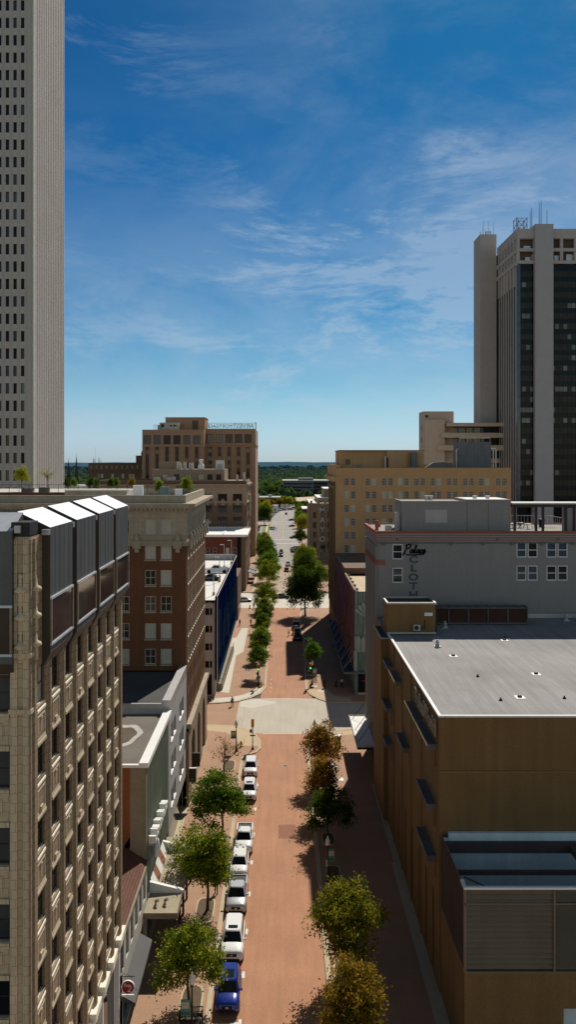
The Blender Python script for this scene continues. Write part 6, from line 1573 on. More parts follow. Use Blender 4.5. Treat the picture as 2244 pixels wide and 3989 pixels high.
for row, (y, base, amp) in enumerate(((8600, 30, 8), (10500, 41, 7))):
    for i in range(n):
        x0 = -8000 + 16000 * i / n; x1 = x0 + 16000 / n
        def hh(x): return base + amp * (math.sin(x / 900 + row) * .5 + math.sin(x / 310 + 2 * row) * .35 + math.sin(x / 97) * .22 + math.sin(x / 41) * .12)
        b.quad((x0, y, 0), (x1, y, 0), (x1, y + 700, hh(x1)), (x0, y + 700, hh(x0)))
hm = mat('hazy hills', (.045, .105, .155), var=.2, vs=.004, fine=.25, fs=.03, spec=0)  # blue veil of distance put into the hill colour
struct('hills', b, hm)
distance_tint(gm.node_tree, 700, 3000, .95, (.035, .06, .035))  # far ground blends to its own dark green

# ================================================================== vehicles
def loft(b, rings, m=0, caps=True, sm=True):
    n = len(rings[0]); vs = [p for r in rings for p in r]
    fs = [(k * n + i, k * n + (i + 1) % n, (k + 1) * n + (i + 1) % n, (k + 1) * n + i) for k in range(len(rings) - 1) for i in range(n)]
    b.add(vs, fs, m, sm)
    if caps: b.add(rings[0], [tuple(range(n))], m, False); b.add(rings[-1], [tuple(range(n))[::-1]], m, False)
SPEC = {
    # L, W, belt z stations (y, ztop, half width factor), cabin: y front base, front roof, rear roof, rear base, roof z
    'suv': dict(L=4.85, W=1.92, st=[(0, .72, .84), (.04, .90, .93), (.18, 1.0, .98), (1.15, 1.10, 1), (2.4, 1.12, 1), (4.3, 1.12, 1), (4.75, 1.05, .96), (4.85, .8, .9)], cab=(1.15, 1.95, 4.25, 4.72, 1.74), wr=.36, base=.26),
    'bigsuv': dict(L=5.3, W=2.03, st=[(0, .85, .88), (.05, 1.04, .95), (.2, 1.14, .99), (1.3, 1.22, 1), (2.6, 1.24, 1), (4.8, 1.24, 1), (5.2, 1.15, .96), (5.3, .8, .92)], cab=(1.3, 2.05, 4.85, 5.2, 1.93), wr=.4, base=.3),
    'sedan': dict(L=4.7, W=1.82, st=[(0, .60, .80), (.05, .72, .9), (.25, .82, .97), (1.3, .93, 1), (2.4, .95, 1), (3.8, .98, 1), (4.55, .95, .95), (4.7, .7, .86)], cab=(1.25, 2.1, 3.25, 4.05, 1.45), wr=.33, base=.22),
    'pickup': dict(L=5.55, W=2.0, st=[(0, .82, .88), (.05, 1.0, .95), (.2, 1.1, .99), (1.3, 1.18, 1), (2.6, 1.2, 1), (3.7, 1.2, 1), (5.5, 1.18, .99), (5.55, 1.1, .97)], cab=(1.3, 1.95, 3.3, 3.62, 1.9), wr=.39, base=.34),
}
_car = {}
def car_parts(kind, sunroof):
    key = (kind, sunroof)
    if key in _car: return _car[key]
    sp = SPEC[kind]; Lh, Wh = sp['L'] / 2, sp['W'] / 2; P = {}
    b = MB(); rings = []
    for (y, zt_, f) in sp['st']:
        w = Wh * f; zb = sp['base'] + (.08 if y < .1 or y > sp['L'] - .15 else 0)
        rings.append([(-w * .86, y - Lh, zb), (w * .86, y - Lh, zb), (w * .985, y - Lh, zb + .16), (w, y - Lh, zb + .36), (w * .97, y - Lh, zt_ - .1), (w * .88, y - Lh, zt_ - .01), (w * .45, y - Lh, zt_ + .035), (-w * .45, y - Lh, zt_ + .035), (-w * .88, y - Lh, zt_ - .01), (-w * .97, y - Lh, zt_ - .1), (-w, y - Lh, zb + .36), (-w * .985, y - Lh, zb + .16)])
    loft(b, rings)
    wy = (.92 - Lh, sp['L'] - .98 - Lh)
    for y in wy:
        for s in (-1, 1): b.tube((s * (Wh - .12), y, sp['wr']), (s * (Wh + .004), y, sp['wr']), sp['wr'] + .07, n=16, m=1)
    b.box(-Wh * .8, Wh * .8, -Lh + .25, Lh - .25, sp['base'] - .06, sp['base'] + .02, 1)
    P['body'] = b.mesh('body', [M['whitecar'], M['black']])
    a0, a1, r1, r0, zr = sp['cab']
    zb = 1.0
    zb = max(z for y, z, f in sp['st']) - .06
    wb, wr = Wh * .90, Wh * .70
    def ring(y0, y1): pass
    b = MB()
    def cabring(z, t, w):      # rounded rectangle at height z
        yf = a0 + (a1 - a0) * t - Lh; yr = r0 + (r1 - r0) * t - Lh; c = .16
        return [(-w + c, yf, z), (w - c, yf, z), (w, yf + c * 1.6, z), (w, yr - c, z), (w - c, yr, z), (-w + c, yr, z), (-w, yr - c, z), (-w, yf + c * 1.6, z)]
    R0, R1 = cabring(zb, 0, wb), cabring(zr - .06, .93, wr + .03)
    R2 = [(x * .95, y * .985 + .0, zr) for x, y, z in cabring(zr, 1.0, wr)]
    loft(b, [R0, R1, R2], caps=False); b.add(R2, [tuple(range(8))], 0, False)
    P['roof'] = b.mesh('roof', [M['whitecar']])
    def lerpq(i, j, u0, u1, v0, v1, off):
        A, B, C_, D = Vector(R0[i]), Vector(R0[j]), Vector(R1[j]), Vector(R1[i])
        f = lambda u, v: (A.lerp(B, u)).lerp(D.lerp(C_, u), v)
        n_ = (B - A).cross(D - A).normalized()
        return [f(u0, v0) + n_ * off, f(u1, v0) + n_ * off, f(u1, v1) + n_ * off, f(u0, v1) + n_ * off]
    b = MB(); b.quad(*lerpq(0, 1, -.06, 1.06, .05, .95, .03)); P['windshield'] = b.mesh('windshield', [M['glass']])
    b = MB(); b.quad(*lerpq(4, 5, .02, .98, .18, .92, .03)); P['rear_window'] = b.mesh('rear_window', [M['glass']])
    spl = [(.02, .34), (.37, .66), (.69, .97)] if kind in ('suv', 'bigsuv') else [(.03, .48), (.52, .96)]
    for nm, i, j in (('side_window', 2, 3), ('side_window', 6, 7)):
        b = MB()
        for u0, u1 in (spl if i == 2 else [(1 - q, 1 - p) for p, q in spl]): b.quad(*lerpq(i, j, u0, u1, .14, .9, .02))
        P.setdefault('side_window', []).append(b.mesh('side_window', [M['glass']]))
    if sunroof:
        b = MB(); y0 = a1 - Lh + .25; ln = .5 if sunroof == 1 else 1.1
        b.box(-.42, .42, y0, y0 + ln, zr + .003, zr + .02); P['sunroof'] = b.mesh('sunroof', [M['glass']])
    b = MB(); b.lathe(0, 0, [(sp['wr'] * .6, -.11), (sp['wr'] * .93, -.11), (sp['wr'], -.07), (sp['wr'], .07), (sp['wr'] * .93, .11), (sp['wr'] * .6, .11)], 18); P['tyre'] = b.mesh('tyre', [M['tyre']])
    b = MB(); b.lathe(0, 0, [(0, -.08), (sp['wr'] * .6, -.10), (sp['wr'] * .6, .10), (0, .08)], 10, sm=False); P['rim'] = b.mesh('rim', [M['rim']])
    P['wheels'] = [(s * (Wh - .10), y, sp['wr']) for y in wy for s in (-1, 1)]
    zf = sp['st'][1][1]
    b = MB(); b.box(-Wh * .45, Wh * .45, -Lh - .03, -Lh + .1, zf - .32, zf - .08); b.box(-Wh * .7, Wh * .7, -Lh - .02, -Lh + .1, sp['base'] + .06, sp['base'] + .24); P['grille'] = b.mesh('grille', [M['black']])
    b = MB(); b.box(-.12, .12, -Lh - .045, -Lh - .031, zf - .24, zf - .15); b.tube((0, -Lh - .033, zf - .195), (0, -Lh - .05, zf - .195), .09, n=10); P['emblem'] = b.mesh('emblem', [M['galv']])
    for s in (-1, 1):
        b = MB(); x = s * Wh * .66; b.add([(x - .19, -Lh - .012, zf - .24), (x + .19, -Lh + .06, zf - .24) if s > 0 else (x + .19, -Lh - .012, zf - .24), (x + .19, -Lh + .10, zf - .05) if s > 0 else (x + .19, -Lh + .02, zf - .05), (x - .19, -Lh + .02, zf - .05)], [(0, 1, 2, 3)]) if s > 0 else b.add([(x - .19, -Lh + .06, zf - .24), (x + .19, -Lh - .012, zf - .24), (x + .19, -Lh + .02, zf - .05), (x - .19, -Lh + .10, zf - .05)], [(0, 1, 2, 3)])
        P.setdefault('headlight', []).append(b.mesh('headlight', [M['lampgl']]))
        b = MB(); b.box(s * Wh * .78 - .12, s * Wh * .78 + .12, Lh - .1, Lh + .015, .75, 1.0); P.setdefault('tail_light', []).append(b.mesh('tail_light', [M['tail']]))
        b = MB(); y = a0 - Lh + .35; b.box(s * Wh * .92, s * (Wh + .2), y, y + .12, zb + .04, zb + .2); P.setdefault('mirror', []).append(b.mesh('mirror', [M['whitecar']]))
    b = MB(); b.box(-.26, .26, Lh + .0, Lh + .02, .62, .76); P['number_plate'] = b.mesh('number_plate', [M['white']])
    if kind == 'pickup':
        b = MB(); y0 = 3.72 - Lh; b.quad((-Wh * .78, y0, 1.245), (Wh * .78, y0, 1.245), (Wh * .78, Lh - .14, 1.245), (-Wh * .78, Lh - .14, 1.245)); P['bed'] = b.mesh('bed', [M['black']])
        b = MB()
        for s in (-1, 1): b.box(s * Wh * .80, s * Wh * .93, y0, Lh - .04, 1.12, 1.34)
        b.box(-Wh * .8, Wh * .8, Lh - .13, Lh - .03, 1.12, 1.34); b.box(-Wh * .8, Wh * .8, y0 - .02, y0 + .05, 1.12, 1.34); P['bed_rail'] = b.mesh('bed_rail', [M['whitecar']])
    _car[key] = P; return P


def car(kind, paint, x, y, rz, label, cat='car', group=None, z=0.0, sunroof=0, small=False, name='parked_car'):
    P = car_parts(kind, sunroof)
    t = thing(name, label, cat, (x, y, z), group, R(rz))
    for k in ('body', 'roof', 'bed_rail', 'mirror'):
        for me in (P[k] if isinstance(P.get(k), list) else [P[k]] if k in P else []):
            if small and k == 'mirror': continue
            o = inst(me, k, t, True)
            if paint != 'whitecar': o.material_slots[0].link = 'OBJECT'; o.material_slots[0].material = M[paint]
    for k in ('windshield', 'rear_window', 'side_window', 'sunroof', 'bed', 'grille', 'emblem', 'headlight', 'tail_light', 'number_plate'):
        for me in (P[k] if isinstance(P.get(k), list) else [P[k]] if k in P else []):
            if small and k in ('emblem', 'number_plate'): continue
            inst(me, k, t, True)
    for p in P['wheels']:
        w = inst(P['tyre'], 'wheel', t, True); w.location = p; w.rotation_euler = (0, math.pi / 2, 0)
        if not small: inst(P['rim'], 'rim', w, True)
    return t
G1 = None
car('suv', 'bluecar', -4.3, 67.6, 0, 'deep blue crossover with a big glass roof', sunroof=2)
car('bigsuv', 'whitecar', -4.35, 74.5, 0, 'large white off roader with a small dark sunroof behind the blue crossover', sunroof=1)
car('pickup', 'silvercar', -4.4, 82.3, 0, 'silver grey pickup truck parked between two white vehicles', 'pickup')
car('suv', 'whitecar', -4.5, 88.7, 0, 'white car half hidden by the broad green tree')
car('pickup', 'whitecar', -4.25, 94.5, 0, 'white pickup truck with dark open bed in the kerb row', 'pickup')
car('suv', 'whitecar', -4.2, 108.5, 0, 'white crossover with a dark sunroof second from the near crossing', sunroof=1)
car('suv', 'whitecar', -4.3, 116.6, 0, 'plain white crossover parked closest to the near crossing')
car('bigsuv', 'blackcar', 4.1, 204.3, 180, 'black off roader parked in the building shadow, nearest of three')
car('suv', 'graycar', 4.1, 210.6, 180, 'dark grey car in the middle of the three parked in shade')
car('bigsuv', 'blackcar', 4.0, 217, 0, 'black car with a white striped front edge, last of the shaded three')
car('sedan', 'graycar', -.2, 266, -90, 'dark sedan crossing the street at the second crossing', name='moving_car')
car('sedan', 'silvercar', -11.6, 259, 90, 'silver sedan waiting on the cross street by the grey stair block', name='moving_car')
car('suv', 'redcar', 2.2, 331, 180, 'red car driving away on the pink road', name='moving_car')
car('pickup', 'whitecar', 3.0, 349, 180, 'white pickup driving away ahead of the red car', 'pickup', name='moving_car')
car('suv', 'graycar', 0.0, 383, 0, 'dark oncoming car with pale hood on the grey road', name='moving_car', small=True)
car('suv', 'blackcar', 0.2, 398, 0, 'black oncoming car just behind the first oncoming one', name='moving_car', small=True)
for i, (x, y, k, p, lab) in enumerate(((-4.7, 404, 'sedan', 'graycar', 'dark grey angled car closest to the green tree'), (-4.7, 412, 'suv', 'whitecar', 'white angled car, first bright one of the angled row'), (-4.7, 420, 'sedan', 'whitecar', 'white angled sedan in the middle of the angled row'), (-4.9, 428, 'suv', 'silvercar', 'silver angled car before the far dashed crosswalk'), (-5.0, 436, 'sedan', 'graycar', 'dark angled sedan beside the far dashed crosswalk'))):
    car(k, p, x, y, 60, lab, group='angled cars on the left of the grey road', small=True)
for i, (x, y, k, p, lab) in enumerate(((7.0, 400, 'suv', 'blackcar', 'black angled car with a glinting lamp on the right of the grey road'), (6.9, 408, 'suv', 'maroon', 'maroon angled car on the right of the grey road'), (7.2, 416, 'sedan', 'blackcar', 'black angled sedan behind the maroon car'), (7.3, 474, 'suv', 'graycar', 'dark grey car beside the small brownish tree'), (7.4, 560, 'sedan', 'graycar', 'dark car in tree shade past the second dashed crosswalk'), (7.6, 618, 'sedan', 'blackcar', 'small black car beyond the farthest crosswalk'))):
    car(k, p, x, y, -60, lab, small=True)
car('sedan', 'whitecar', -5.3, 532, 60, 'white car angled beside the lawn, nearer of two', small=True)
car('sedan', 'maroon', -5.3, 542, 60, 'dark red car angled beside the lawn, behind the white one', small=True)
car('suv', 'graycar', 4.3, 690, 180, 'tiny dark car far up the bending street', name='moving_car', small=True)
pal = ['graycar', 'blackcar', 'silvercar', 'graycar', 'bluecar', 'maroon', 'whitecar', 'blackcar']
nm_ = {'graycar': 'dark grey', 'blackcar': 'black', 'silvercar': 'silver', 'bluecar': 'blue', 'maroon': 'maroon', 'whitecar': 'white'}
rr = random.Random(4)
for r_, y in enumerate((484, 491, 501, 508, 523, 533, 546)):
    for c_ in range(4):
        p = pal[(r_ * 3 + c_ * 5) % 8]
        car(rr.choice(['sedan', 'suv']), p, -14.6 - c_ * 2.9, y, 0 if r_ % 2 else 180, f'{nm_[p]} car in the rows of the far parking lot', group='cars in the far parking lot', small=True)
for i in range(9):
    p = pal[(i * 5 + 2) % 8]
    car('suv', p, GX(1082 + i * 7, 742), 742 + i * 2, 90, f'{nm_[p]} car in the row where the street bends', group='cars at the street bend', small=True)
car('pickup', 'whitecar', -15.3, 196, 90, 'white crew cab pickup on the garage roof', 'pickup', z=17.6).rotation_euler.z = R(-90)
car('sedan', 'graycar', -15.9, 183.5, -90, 'dark grey sedan on the garage roof', z=17.6)

# ================================================================== people
def skin_mesh(verts, edges, radii, m_, sub=1):
    me = bpy.data.meshes.new('figure'); me.from_pydata(verts, edges, []); me.update()
    o = bpy.data.objects.new('figure', me); C.objects.link(o)
    md = o.modifiers.new('s', 'SKIN'); md.use_smooth_shade = True
    for i, r in enumerate(radii):
        me.skin_vertices[0].data[i].radius = (r, r) if not isinstance(r, tuple) else r
        me.skin_vertices[0].data[i].use_root = i == 0
    ms = o.modifiers.new('u', 'SUBSURF'); ms.levels = sub; ms.render_levels = sub
    bpy.context.view_layer.update()
    out = bpy.data.meshes.new_from_object(o.evaluated_get(bpy.context.evaluated_depsgraph_get()))
    bpy.data.objects.remove(o); out.materials.clear(); out.materials.append(m_)
    return out


_fig = {}
def figure(stride, female=False):
    k = (stride, female)
    if k in _fig: return _fig[k]
    s = stride
    V = [(0, 0, .95), (0, .0, 1.12), (0, -.01, 1.34), (0, 0, 1.49), (0, -.02, 1.57), (0, -.03, 1.66), (0, -.01, 1.73),
         (.10, 0, .90), (.11, -.16 * s, .50), (.11, -.20 * s + .04, .09), (.11, -.20 * s - .12, .04),
         (-.10, 0, .90), (-.11, .10 * s, .51), (-.11, .30 * s, .12), (-.11, .30 * s - .13, .05),
         (.17, 0, 1.42), (.23, .10 * s, 1.16), (.24, .06 * s - .08, .93), (.24, .04 * s - .11, .84),
         (-.17, 0, 1.42), (-.23, -.10 * s, 1.16), (-.24, -.2 * s - .05, .94), (-.24, -.24 * s - .07, .85)]
    E = [(0, 1), (1, 2), (2, 3), (3, 4), (4, 5), (5, 6), (0, 7), (7, 8), (8, 9), (9, 10), (0, 11), (11, 12), (12, 13), (13, 14), (2, 15), (15, 16), (16, 17), (17, 18), (2, 19), (19, 20), (20, 21), (21, 22)]
    rad = [(.15, .11), (.135, .10), (.15, .105), .055, .075, .095, .06, .085, .06, .04, .035, .085, .06, .04, .035, .06, .045, .034, .032, .06, .045, .034, .032]
    body = skin_mesh(V, E, rad, M['skin'])
    fb = MB()
    for hi in (18, 22):                         # five fingers on each hand
        h = Vector(V[hi])
        for f in range(4):
            a = h + Vector((0, -.03 + f * .018, -.02)); q = a + Vector((0, -.012, -.05 - .008 * (f in (1, 2)))); fb.tube(a, q, .009, .008, 5); fb.tube(q, q + Vector((-.01 if hi == 18 else .01, -.012, -.028)), .008, .006, 5)
        a = h + Vector((-.02 if hi == 18 else .02, -.035, .01)); fb.tube(a, a + Vector((0, -.03, -.045)), .010, .008, 5)
    fb.add([(0, -.145, 1.655), (-.015, -.115, 1.63), (.015, -.115, 1.63), (0, -.115, 1.69)], [(0, 1, 3), (0, 3, 2), (0, 2, 1)])
    for x in (-.035, .035): fb.tube((x, -.118, 1.675), (x, -.126, 1.675), .011, n=6, m=1)
    fb.box(-.025, .025, -.118, -.112, 1.60, 1.608, 2)
    fm = fb.mesh('figure_detail', [M['skin'], M['black'], M['rust']])
    bm = bmesh.new(); bm.from_mesh(body); bm.from_mesh(fm)
    body.materials.append(M['black']); body.materials.append(M['rust']); bm.to_mesh(body); bm.free()
    up = lambda r, g_: tuple(x + g_ for x in r) if isinstance(r, tuple) else r + g_
    ids = [1, 2, 0, 15, 16, 19, 20]; mp = {v: i for i, v in enumerate(ids)}
    V2 = [V[i] for i in ids]; V2.append((0, 0, 1.46)); V2.append((0, 0, .86))
    shirt = skin_mesh(V2, [(mp[0], mp[1]), (mp[1], mp[2]), (mp[2], mp[15]), (mp[15], mp[16]), (mp[2], mp[19]), (mp[19], mp[20]), (mp[2], 7), (mp[0], 8)], [up(rad[i], .022) for i in ids] + [.075, (.17, .13)], M['clothgrey'])
    ids = [0, 7, 8, 9, 11, 12, 13]; mp = {v: i for i, v in enumerate(ids)}
    tr = skin_mesh([V[i] for i in ids], [(0, 1), (1, 2), (2, 3), (0, 4), (4, 5), (5, 6)], [up(rad[i], .018) for i in ids], M['clothdk'])
    hair = skin_mesh([(0, .02, 1.70), (0, .03, 1.75), (0, .06, 1.62 if not female else 1.45)], [(0, 1), (0, 2)], [.105, .075, .07], M['hair'])
    sh = MB()
    for i in (10, 14): v = V[i]; sh.box(v[0] - .05, v[0] + .05, v[1] - .06, v[1] + .2, max(0, v[2] - .05), v[2] + .05)
    shoe = sh.mesh('shoes', [M['black']])
    _fig[k] = (body, shirt, tr, hair, shoe); return _fig[k]


def person(x, y, rz, label, shirt='clothgrey', trousers='clothdk', stride=1.0, female=False, s=1.0, group=None, z=ZS, bag=False):
    t = thing('person', label, 'person', (x, y, z), group, R(rz))
    for nm, me, mt in zip(('body', 'shirt', 'trousers', 'hair', 'shoes'), figure(stride, female), ('skin', shirt, trousers, 'hair', 'black')):
        o = inst(me, nm, t, True); o.scale = (s, s, s)
        if nm in ('shirt', 'trousers'): o.material_slots[0].link = 'OBJECT'; o.material_slots[0].material = M[mt]
    if bag:
        b = MB(); b.box(-.34, -.22, -.16, .16, .72, 1.02); b.tube((-.28, 0, 1.02), (-.1, .02, 1.45), .015, n=5); g_ = b.obj('shoulder_bag', M['clothdk'], t, True)
person(-8.8, 148, 10, 'person in grey top with a shoulder bag crossing the brick side street', 'clothgrey', 'khaki', female=True, bag=True, z=0)
person(8.4, 159.6, 175, 'person in dark clothes walking at the edge of the building shadow', 'clothdk', 'clothdk')
person(11.85, 160, 170, 'person in white shirt and dark shorts in the deep shade', 'clothwhite', 'clothdk')
person(-8.2, 246, 0, 'person in dark grey standing near a bollard at the second crossing', 'clothgrey', 'clothdk', .3, s=1.05)
person(-11.1, 220, 20, 'person in black walking alone on the pale walkway', 'clothdk', 'clothdk', s=1.02)
person(-8.15, 221, -10, 'person in dark brown top walking on the brick pavement by the trees', 'khaki', 'clothdk')
person(-10.4, 291, 0, 'person in navy on the far pavement near the awnings', 'clothnavy', 'clothdk')
person(9.8, 249.0, 0, 'person in khaki beside a companion at the second crossing', 'khaki', 'clothdk', .7)
person(10.6, 249.3, 0, 'taller person in dark clothes beside the khaki one', 'clothdk', 'clothnavy', .7, s=1.04)
person(8.2, 250, 90, 'person in light shirt partly behind the tall dark tree trunk', 'clothwhite', 'clothdk', .6)
person(1.9, 207.6, 90, 'person in dark clothes standing in the road beside the parked black car', 'clothdk', 'clothnavy', .2, z=0)
person(-6.6, 83.6, 0, 'person in black under the broad green tree', 'clothdk', 'clothdk', .5)

# ================================================================== street furniture
def lamp(x, y, label, arm=False):
    t = thing('street_lamp', label, 'street lamp', (x, y, ZS), 'globe street lamps')
    b = MB(); b.lathe(0, 0, [(.24, 0), (.24, .12), (.17, .2), (.15, .7), (.10, .85), (.075, 1.0), (.06, 3.55), (.10, 3.62), (.16, 3.72), (.12, 3.8)], 12); b.obj('post', M['iron'], t, True)
    b = MB(); b.lathe(0, 0, [(.13, 3.8), (.24, 3.95), (.265, 4.15), (.20, 4.4), (.12, 4.5)], 14); b.obj('globe', M['globe'], t, True)
    b = MB(); b.lathe(0, 0, [(.13, 4.5), (.10, 4.56), (.09, 4.66), (.03, 4.74), (0, 4.82)], 10); b.obj('finial', M['globe'], t, True)
    return t
def poster(t, x, y, w, h, z):
    b = MB(); b.box(x - w / 2, x + w / 2, y - .03, y + .03, z - h / 2, z + h / 2); o = b.obj('poster', M['banner'], t, True)
    b = MB(); rr = random.Random(int(abs(x * 50) + z * 10)); 
    b.box(x - w * .4, x + w * .4, y - .034, y - .031, z - h * .05, z + h * .36)
    for k in range(3): b.box(x - w * .42 + k * w * .3, x - w * .22 + k * w * .3, y - .038, y - .035, z - h * .42, z - h * .25, 1)
    b.obj('print', [M['cream'], M['rust']], o, True)
t = lamp(-6.85, 63.0, 'globe street lamp beside the bench at the bottom left'); 
t = lamp(4.9, 85.9, 'globe street lamp with a teal poster in the right pavement shade'); poster(t, .36, 0, .66, 1.25, 2.75)
b = MB(); b.box(-.22, -.02, -.1, -.07, 1.6, 2.3); b.obj('plate', M['cream'], t, True)
lamp(4.85, 64.6, 'globe street lamp between the olive tree and the orange tree')
lamp(5.1, 124.8, 'globe street lamp above the thin rusty tree by the crossing')
t = lamp(-6.8, 124.5, 'globe street lamp with poster beside the yellow hydrant'); poster(t, -.45, 0, .75, 1.2, 2.55)
lamp(-4.5, 161.2, 'globe street lamp behind the left far traffic signal')
t = lamp(6.15, 162.0, 'globe street lamp with poster behind the right far traffic signal'); poster(t, .5, 0, .8, 1.4, 2.4)
T = thing('information_board', 'teal information board on a post in front of the bench', 'notice board', (-7.35, 63.1, ZS))
b = MB(); b.tube((0, 0, 0), (0, 0, 2.5), .05); b.obj('post', M['iron'], T, True); poster(T, 0, -.08, .72, 1.25, 2.0)
T = thing('bench', 'black slatted iron bench on the brick pavement', 'bench', (-7.1, 64.5, ZS))
b = MB()
for k in range(5): b.box(-.95, .95, -.25 + k * .11, -.17 + k * .11, .42, .45)
b.obj('seat', M['iron'], T, True)
b = MB()
for k in range(22): b.box(-.93 + k * .088, -.90 + k * .088, .28, .31, .5, .9)
b.box(-.95, .95, .27, .33, .88, .94); b.box(-.95, .95, .27, .33, .48, .53); b.obj('backrest', M['iron'], T, True)
for x in (-.9, .9):
    for y in (-.22, .26): b = MB(); b.box(x - .03, x + .03, y - .03, y + .03, 0, .44); b.obj('leg', M['iron'], T, True)
    b = MB(); b.box(x - .03, x + .03, -.25, .3, .62, .67); b.box(x - .03, x + .03, -.25, -.2, .44, .62); b.obj('armrest', M['iron'], T, True)
def signal(x, y, label, facing, ped=True):
    t = thing('traffic_signal', label, 'traffic signal', (x, y, ZS))
    b = MB(); b.lathe(0, 0, [(.2, 0), (.2, .15), (.1, .35), (.07, .6), (.06, 4.3)], 10); b.obj('pole', M['iron'], t, True)
    b = MB(); b.box(-.19, .19, -.2, .2, 3.45, 4.6); b.box(-.22, .22, -.12, -.1, 3.4, 4.65); h = b.obj('signal_head', M['yellow'], t, True)
    if facing:
        for k, (nm, mm_) in enumerate((('green_lamp', glow('lit green lens', (.02, .9, .25), 2.2)), ('amber_lamp', M['rust']), ('red_lamp', M['maroon']))):
            b = MB(); b.tube((0, -.2, 3.65 + k * .37), (0, -.23, 3.65 + k * .37), .14, n=12); b.obj(nm, mm_, h, True)
            b = MB(); b.tube((0, -.2, 3.66 + k * .37), (0, -.42, 3.66 + k * .37), .155, n=12, caps=False); b.obj('visor', M['yellow'], h, True)
    b = MB(); b.box(-.45, -.1, -.18, .18, 2.6, 3.05); b.obj('pedestrian_head', M['iron'], t, True)
    b = MB(); b.box(-.4, .4, -.1, -.06, 2.05, 2.25); b.obj('street_name_plate', M['khaki'], t, True)
    return t
t = signal(-4.35, 125.4, 'yellow backed traffic signal on the near left corner above the white car', False)
b = MB()
for k in range(5): b.tube((0, 0, .1 + k * .22), (0, 0, .32 + k * .22), .085, n=10, m=k % 2)
b.obj('striped_sleeve', [M['red'], M['white']], t, True)
signal(-4.35, 159.5, 'lit green traffic signal on the left far corner', True)
signal(5.75, 160.6, 'lit green traffic signal on the right far corner', True)
for x, y, lab in ((-6.2, 126.6, 'yellow fire hydrant at the near left corner'), (-3.95, 160.2, 'yellow fire hydrant at the far left corner')):
    t = thing('fire_hydrant', lab, 'hydrant', (x, y, ZS))
    b = MB(); b.lathe(0, 0, [(.2, 0), (.2, .08), (.14, .1), (.13, .6), (.18, .62), (.16, .75), (.08, .85), (0, .9)], 10); b.obj('barrel', M['yellow'], t, True)
    b = MB(); b.tube((-.26, 0, .48), (.26, 0, .48), .07, n=8); b.tube((0, -.24, .45), (0, 0, .45), .09, n=8); b.obj('nozzle', M['yellow'], t, True)
for x, y, lab in ((10.75, 160.4, 'black bollard between two walkers in the deep shade'), (-9.4, 246.0, 'black bollard beside the standing person at the second crossing'), (11.5, 249.4, 'black bollard right of the pair at the second crossing')):
    bb = MB(); bb.lathe(x, y, [(.3, ZS), (.28, .3), (.16, .4), (.13, 1.0), (.2, 1.05), (.12, 1.2), (0, 1.28)], 10); tag(bb.obj('bollard', M['iron']), lab, 'bollard')
T = thing('utility_kiosk', 'dark grey pavement kiosk with a bright white top near the marquee', 'kiosk', (8.7, 126.2, ZS))
b = MB(); b.box(-.42, .42, -.4, .4, 0, 1.75); b.obj('cabinet', M['hood'], T, True)
b = MB(); b.box(-.46, .46, -.44, .44, 1.75, 1.9); b.obj('cap', M['white'], T, True)
T = thing('kick_scooter', 'small electric scooter left at the far left corner kerb', 'scooter', (-13.0, 151.4, ZS))
b = MB(); b.box(-.5, .5, -.1, .1, .1, .16); b.obj('deck', M['iron'], T, True)
b = MB(); b.tube((.5, 0, .1), (.62, 0, 1.05), .03); b.tube((.62, -.22, 1.05), (.62, .22, 1.05), .025); b.obj('handlebar', M['iron'], T, True)
for x in (-.5, .55): b = MB(); b.tube((x, -.03, .11), (x, .03, .11), .11, n=12); b.obj('wheel', M['tyre'], T, True)
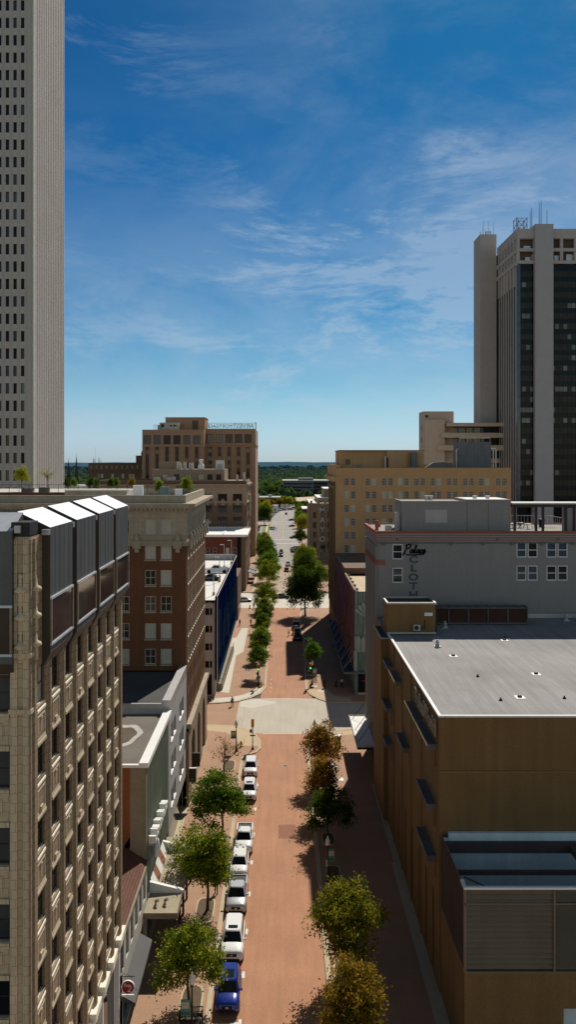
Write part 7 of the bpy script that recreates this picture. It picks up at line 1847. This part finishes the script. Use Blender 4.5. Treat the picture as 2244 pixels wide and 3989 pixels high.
def bike(x, y, rz, label, frame):
    t = thing('bicycle', label, 'bicycle', (x, y, ZS), None, R(rz))
    for wx in (-.52, .52):
        b = MB(); n = 16
        for i in range(n):
            a, a2 = 2 * math.pi * i / n, 2 * math.pi * (i + 1) / n
            b.tube((wx + .33 * math.cos(a), 0, .34 + .33 * math.sin(a)), (wx + .33 * math.cos(a2), 0, .34 + .33 * math.sin(a2)), .022, n=5, caps=False)
        b.obj('wheel', M['tyre'], t, True)
    b = MB()
    for p, q in (((-.52, 0, .34), (-.1, 0, .32)), ((-.52, 0, .34), (-.2, 0, .8)), ((-.1, 0, .32), (-.2, 0, .8)), ((-.1, 0, .32), (.38, 0, .85)), ((-.2, 0, .78), (.38, 0, .88)), ((.38, 0, .9), (.52, 0, .34))): b.tube(p, q, .022, n=6)
    b.obj('frame', M[frame], t, True)
    b = MB(); b.box(-.33, -.1, -.06, .06, .86, .92); b.obj('saddle', M['iron'], t, True)
    b = MB(); b.tube((.36, 0, .88), (.34, 0, 1.02), .02); b.tube((.34, -.26, 1.02), (.34, .26, 1.02), .016); b.obj('handlebar', M['iron'], t, True)
bike(4.75, 107.3, 100, 'teal bicycle parked by the kerb under the thin brown tree', 'teal')
bike(4.85, 109.0, 95, 'dark bicycle parked behind the teal one at the kerb', 'dark')
T = thing('round_hanging_sign', 'round red shop sign with pale script hung over the near pavement', 'sign', (-11.5, 61.6, 4.65))
b = MB(); b.tube((0, -.06, 0), (0, .06, 0), .50, n=28, m=0); b.obj('rim', M['white'], T, True)
b = MB(); b.tube((0, -.075, 0), (0, .075, 0), .45, n=28, m=0); d_ = b.obj('disc', M['red'], T, True)
text('Take', .30, (-.08, -.082, .16), (R(90), 0, 0), M['white'], T, .004, shear=.3, local=True); text('2', .62, (.08, -.082, -.14), (R(90), 0, 0), M['white'], T, .004, shear=.3, local=True)
b = MB(); b.box(-.45, .45, -.05, .05, -.72, -.58); b.obj('lower_plate', M['white'], T, True)
b = MB(); b.tube((-.62, 0, .78), (.5, 0, .78), .03, n=6); b.tube((-.6, 0, 1.1), (.3, 0, .78), .015, n=5); b.tube((-.25, 0, .5), (-.25, 0, .78), .015, n=5); b.tube((.25, 0, .5), (.25, 0, .78), .015, n=5); b.obj('bracket', M['iron'], T, True)
for i, (x, y, s) in enumerate(((-9.1, 62.0, .10), (-8.2, 61.6, .09))):
    tree('F', x, y, s, ['green', 'orange'][i], ['low green plant at the bottom picture edge', 'low rusty plant at the bottom picture edge'][i], cat='plant', name='potted_plant')
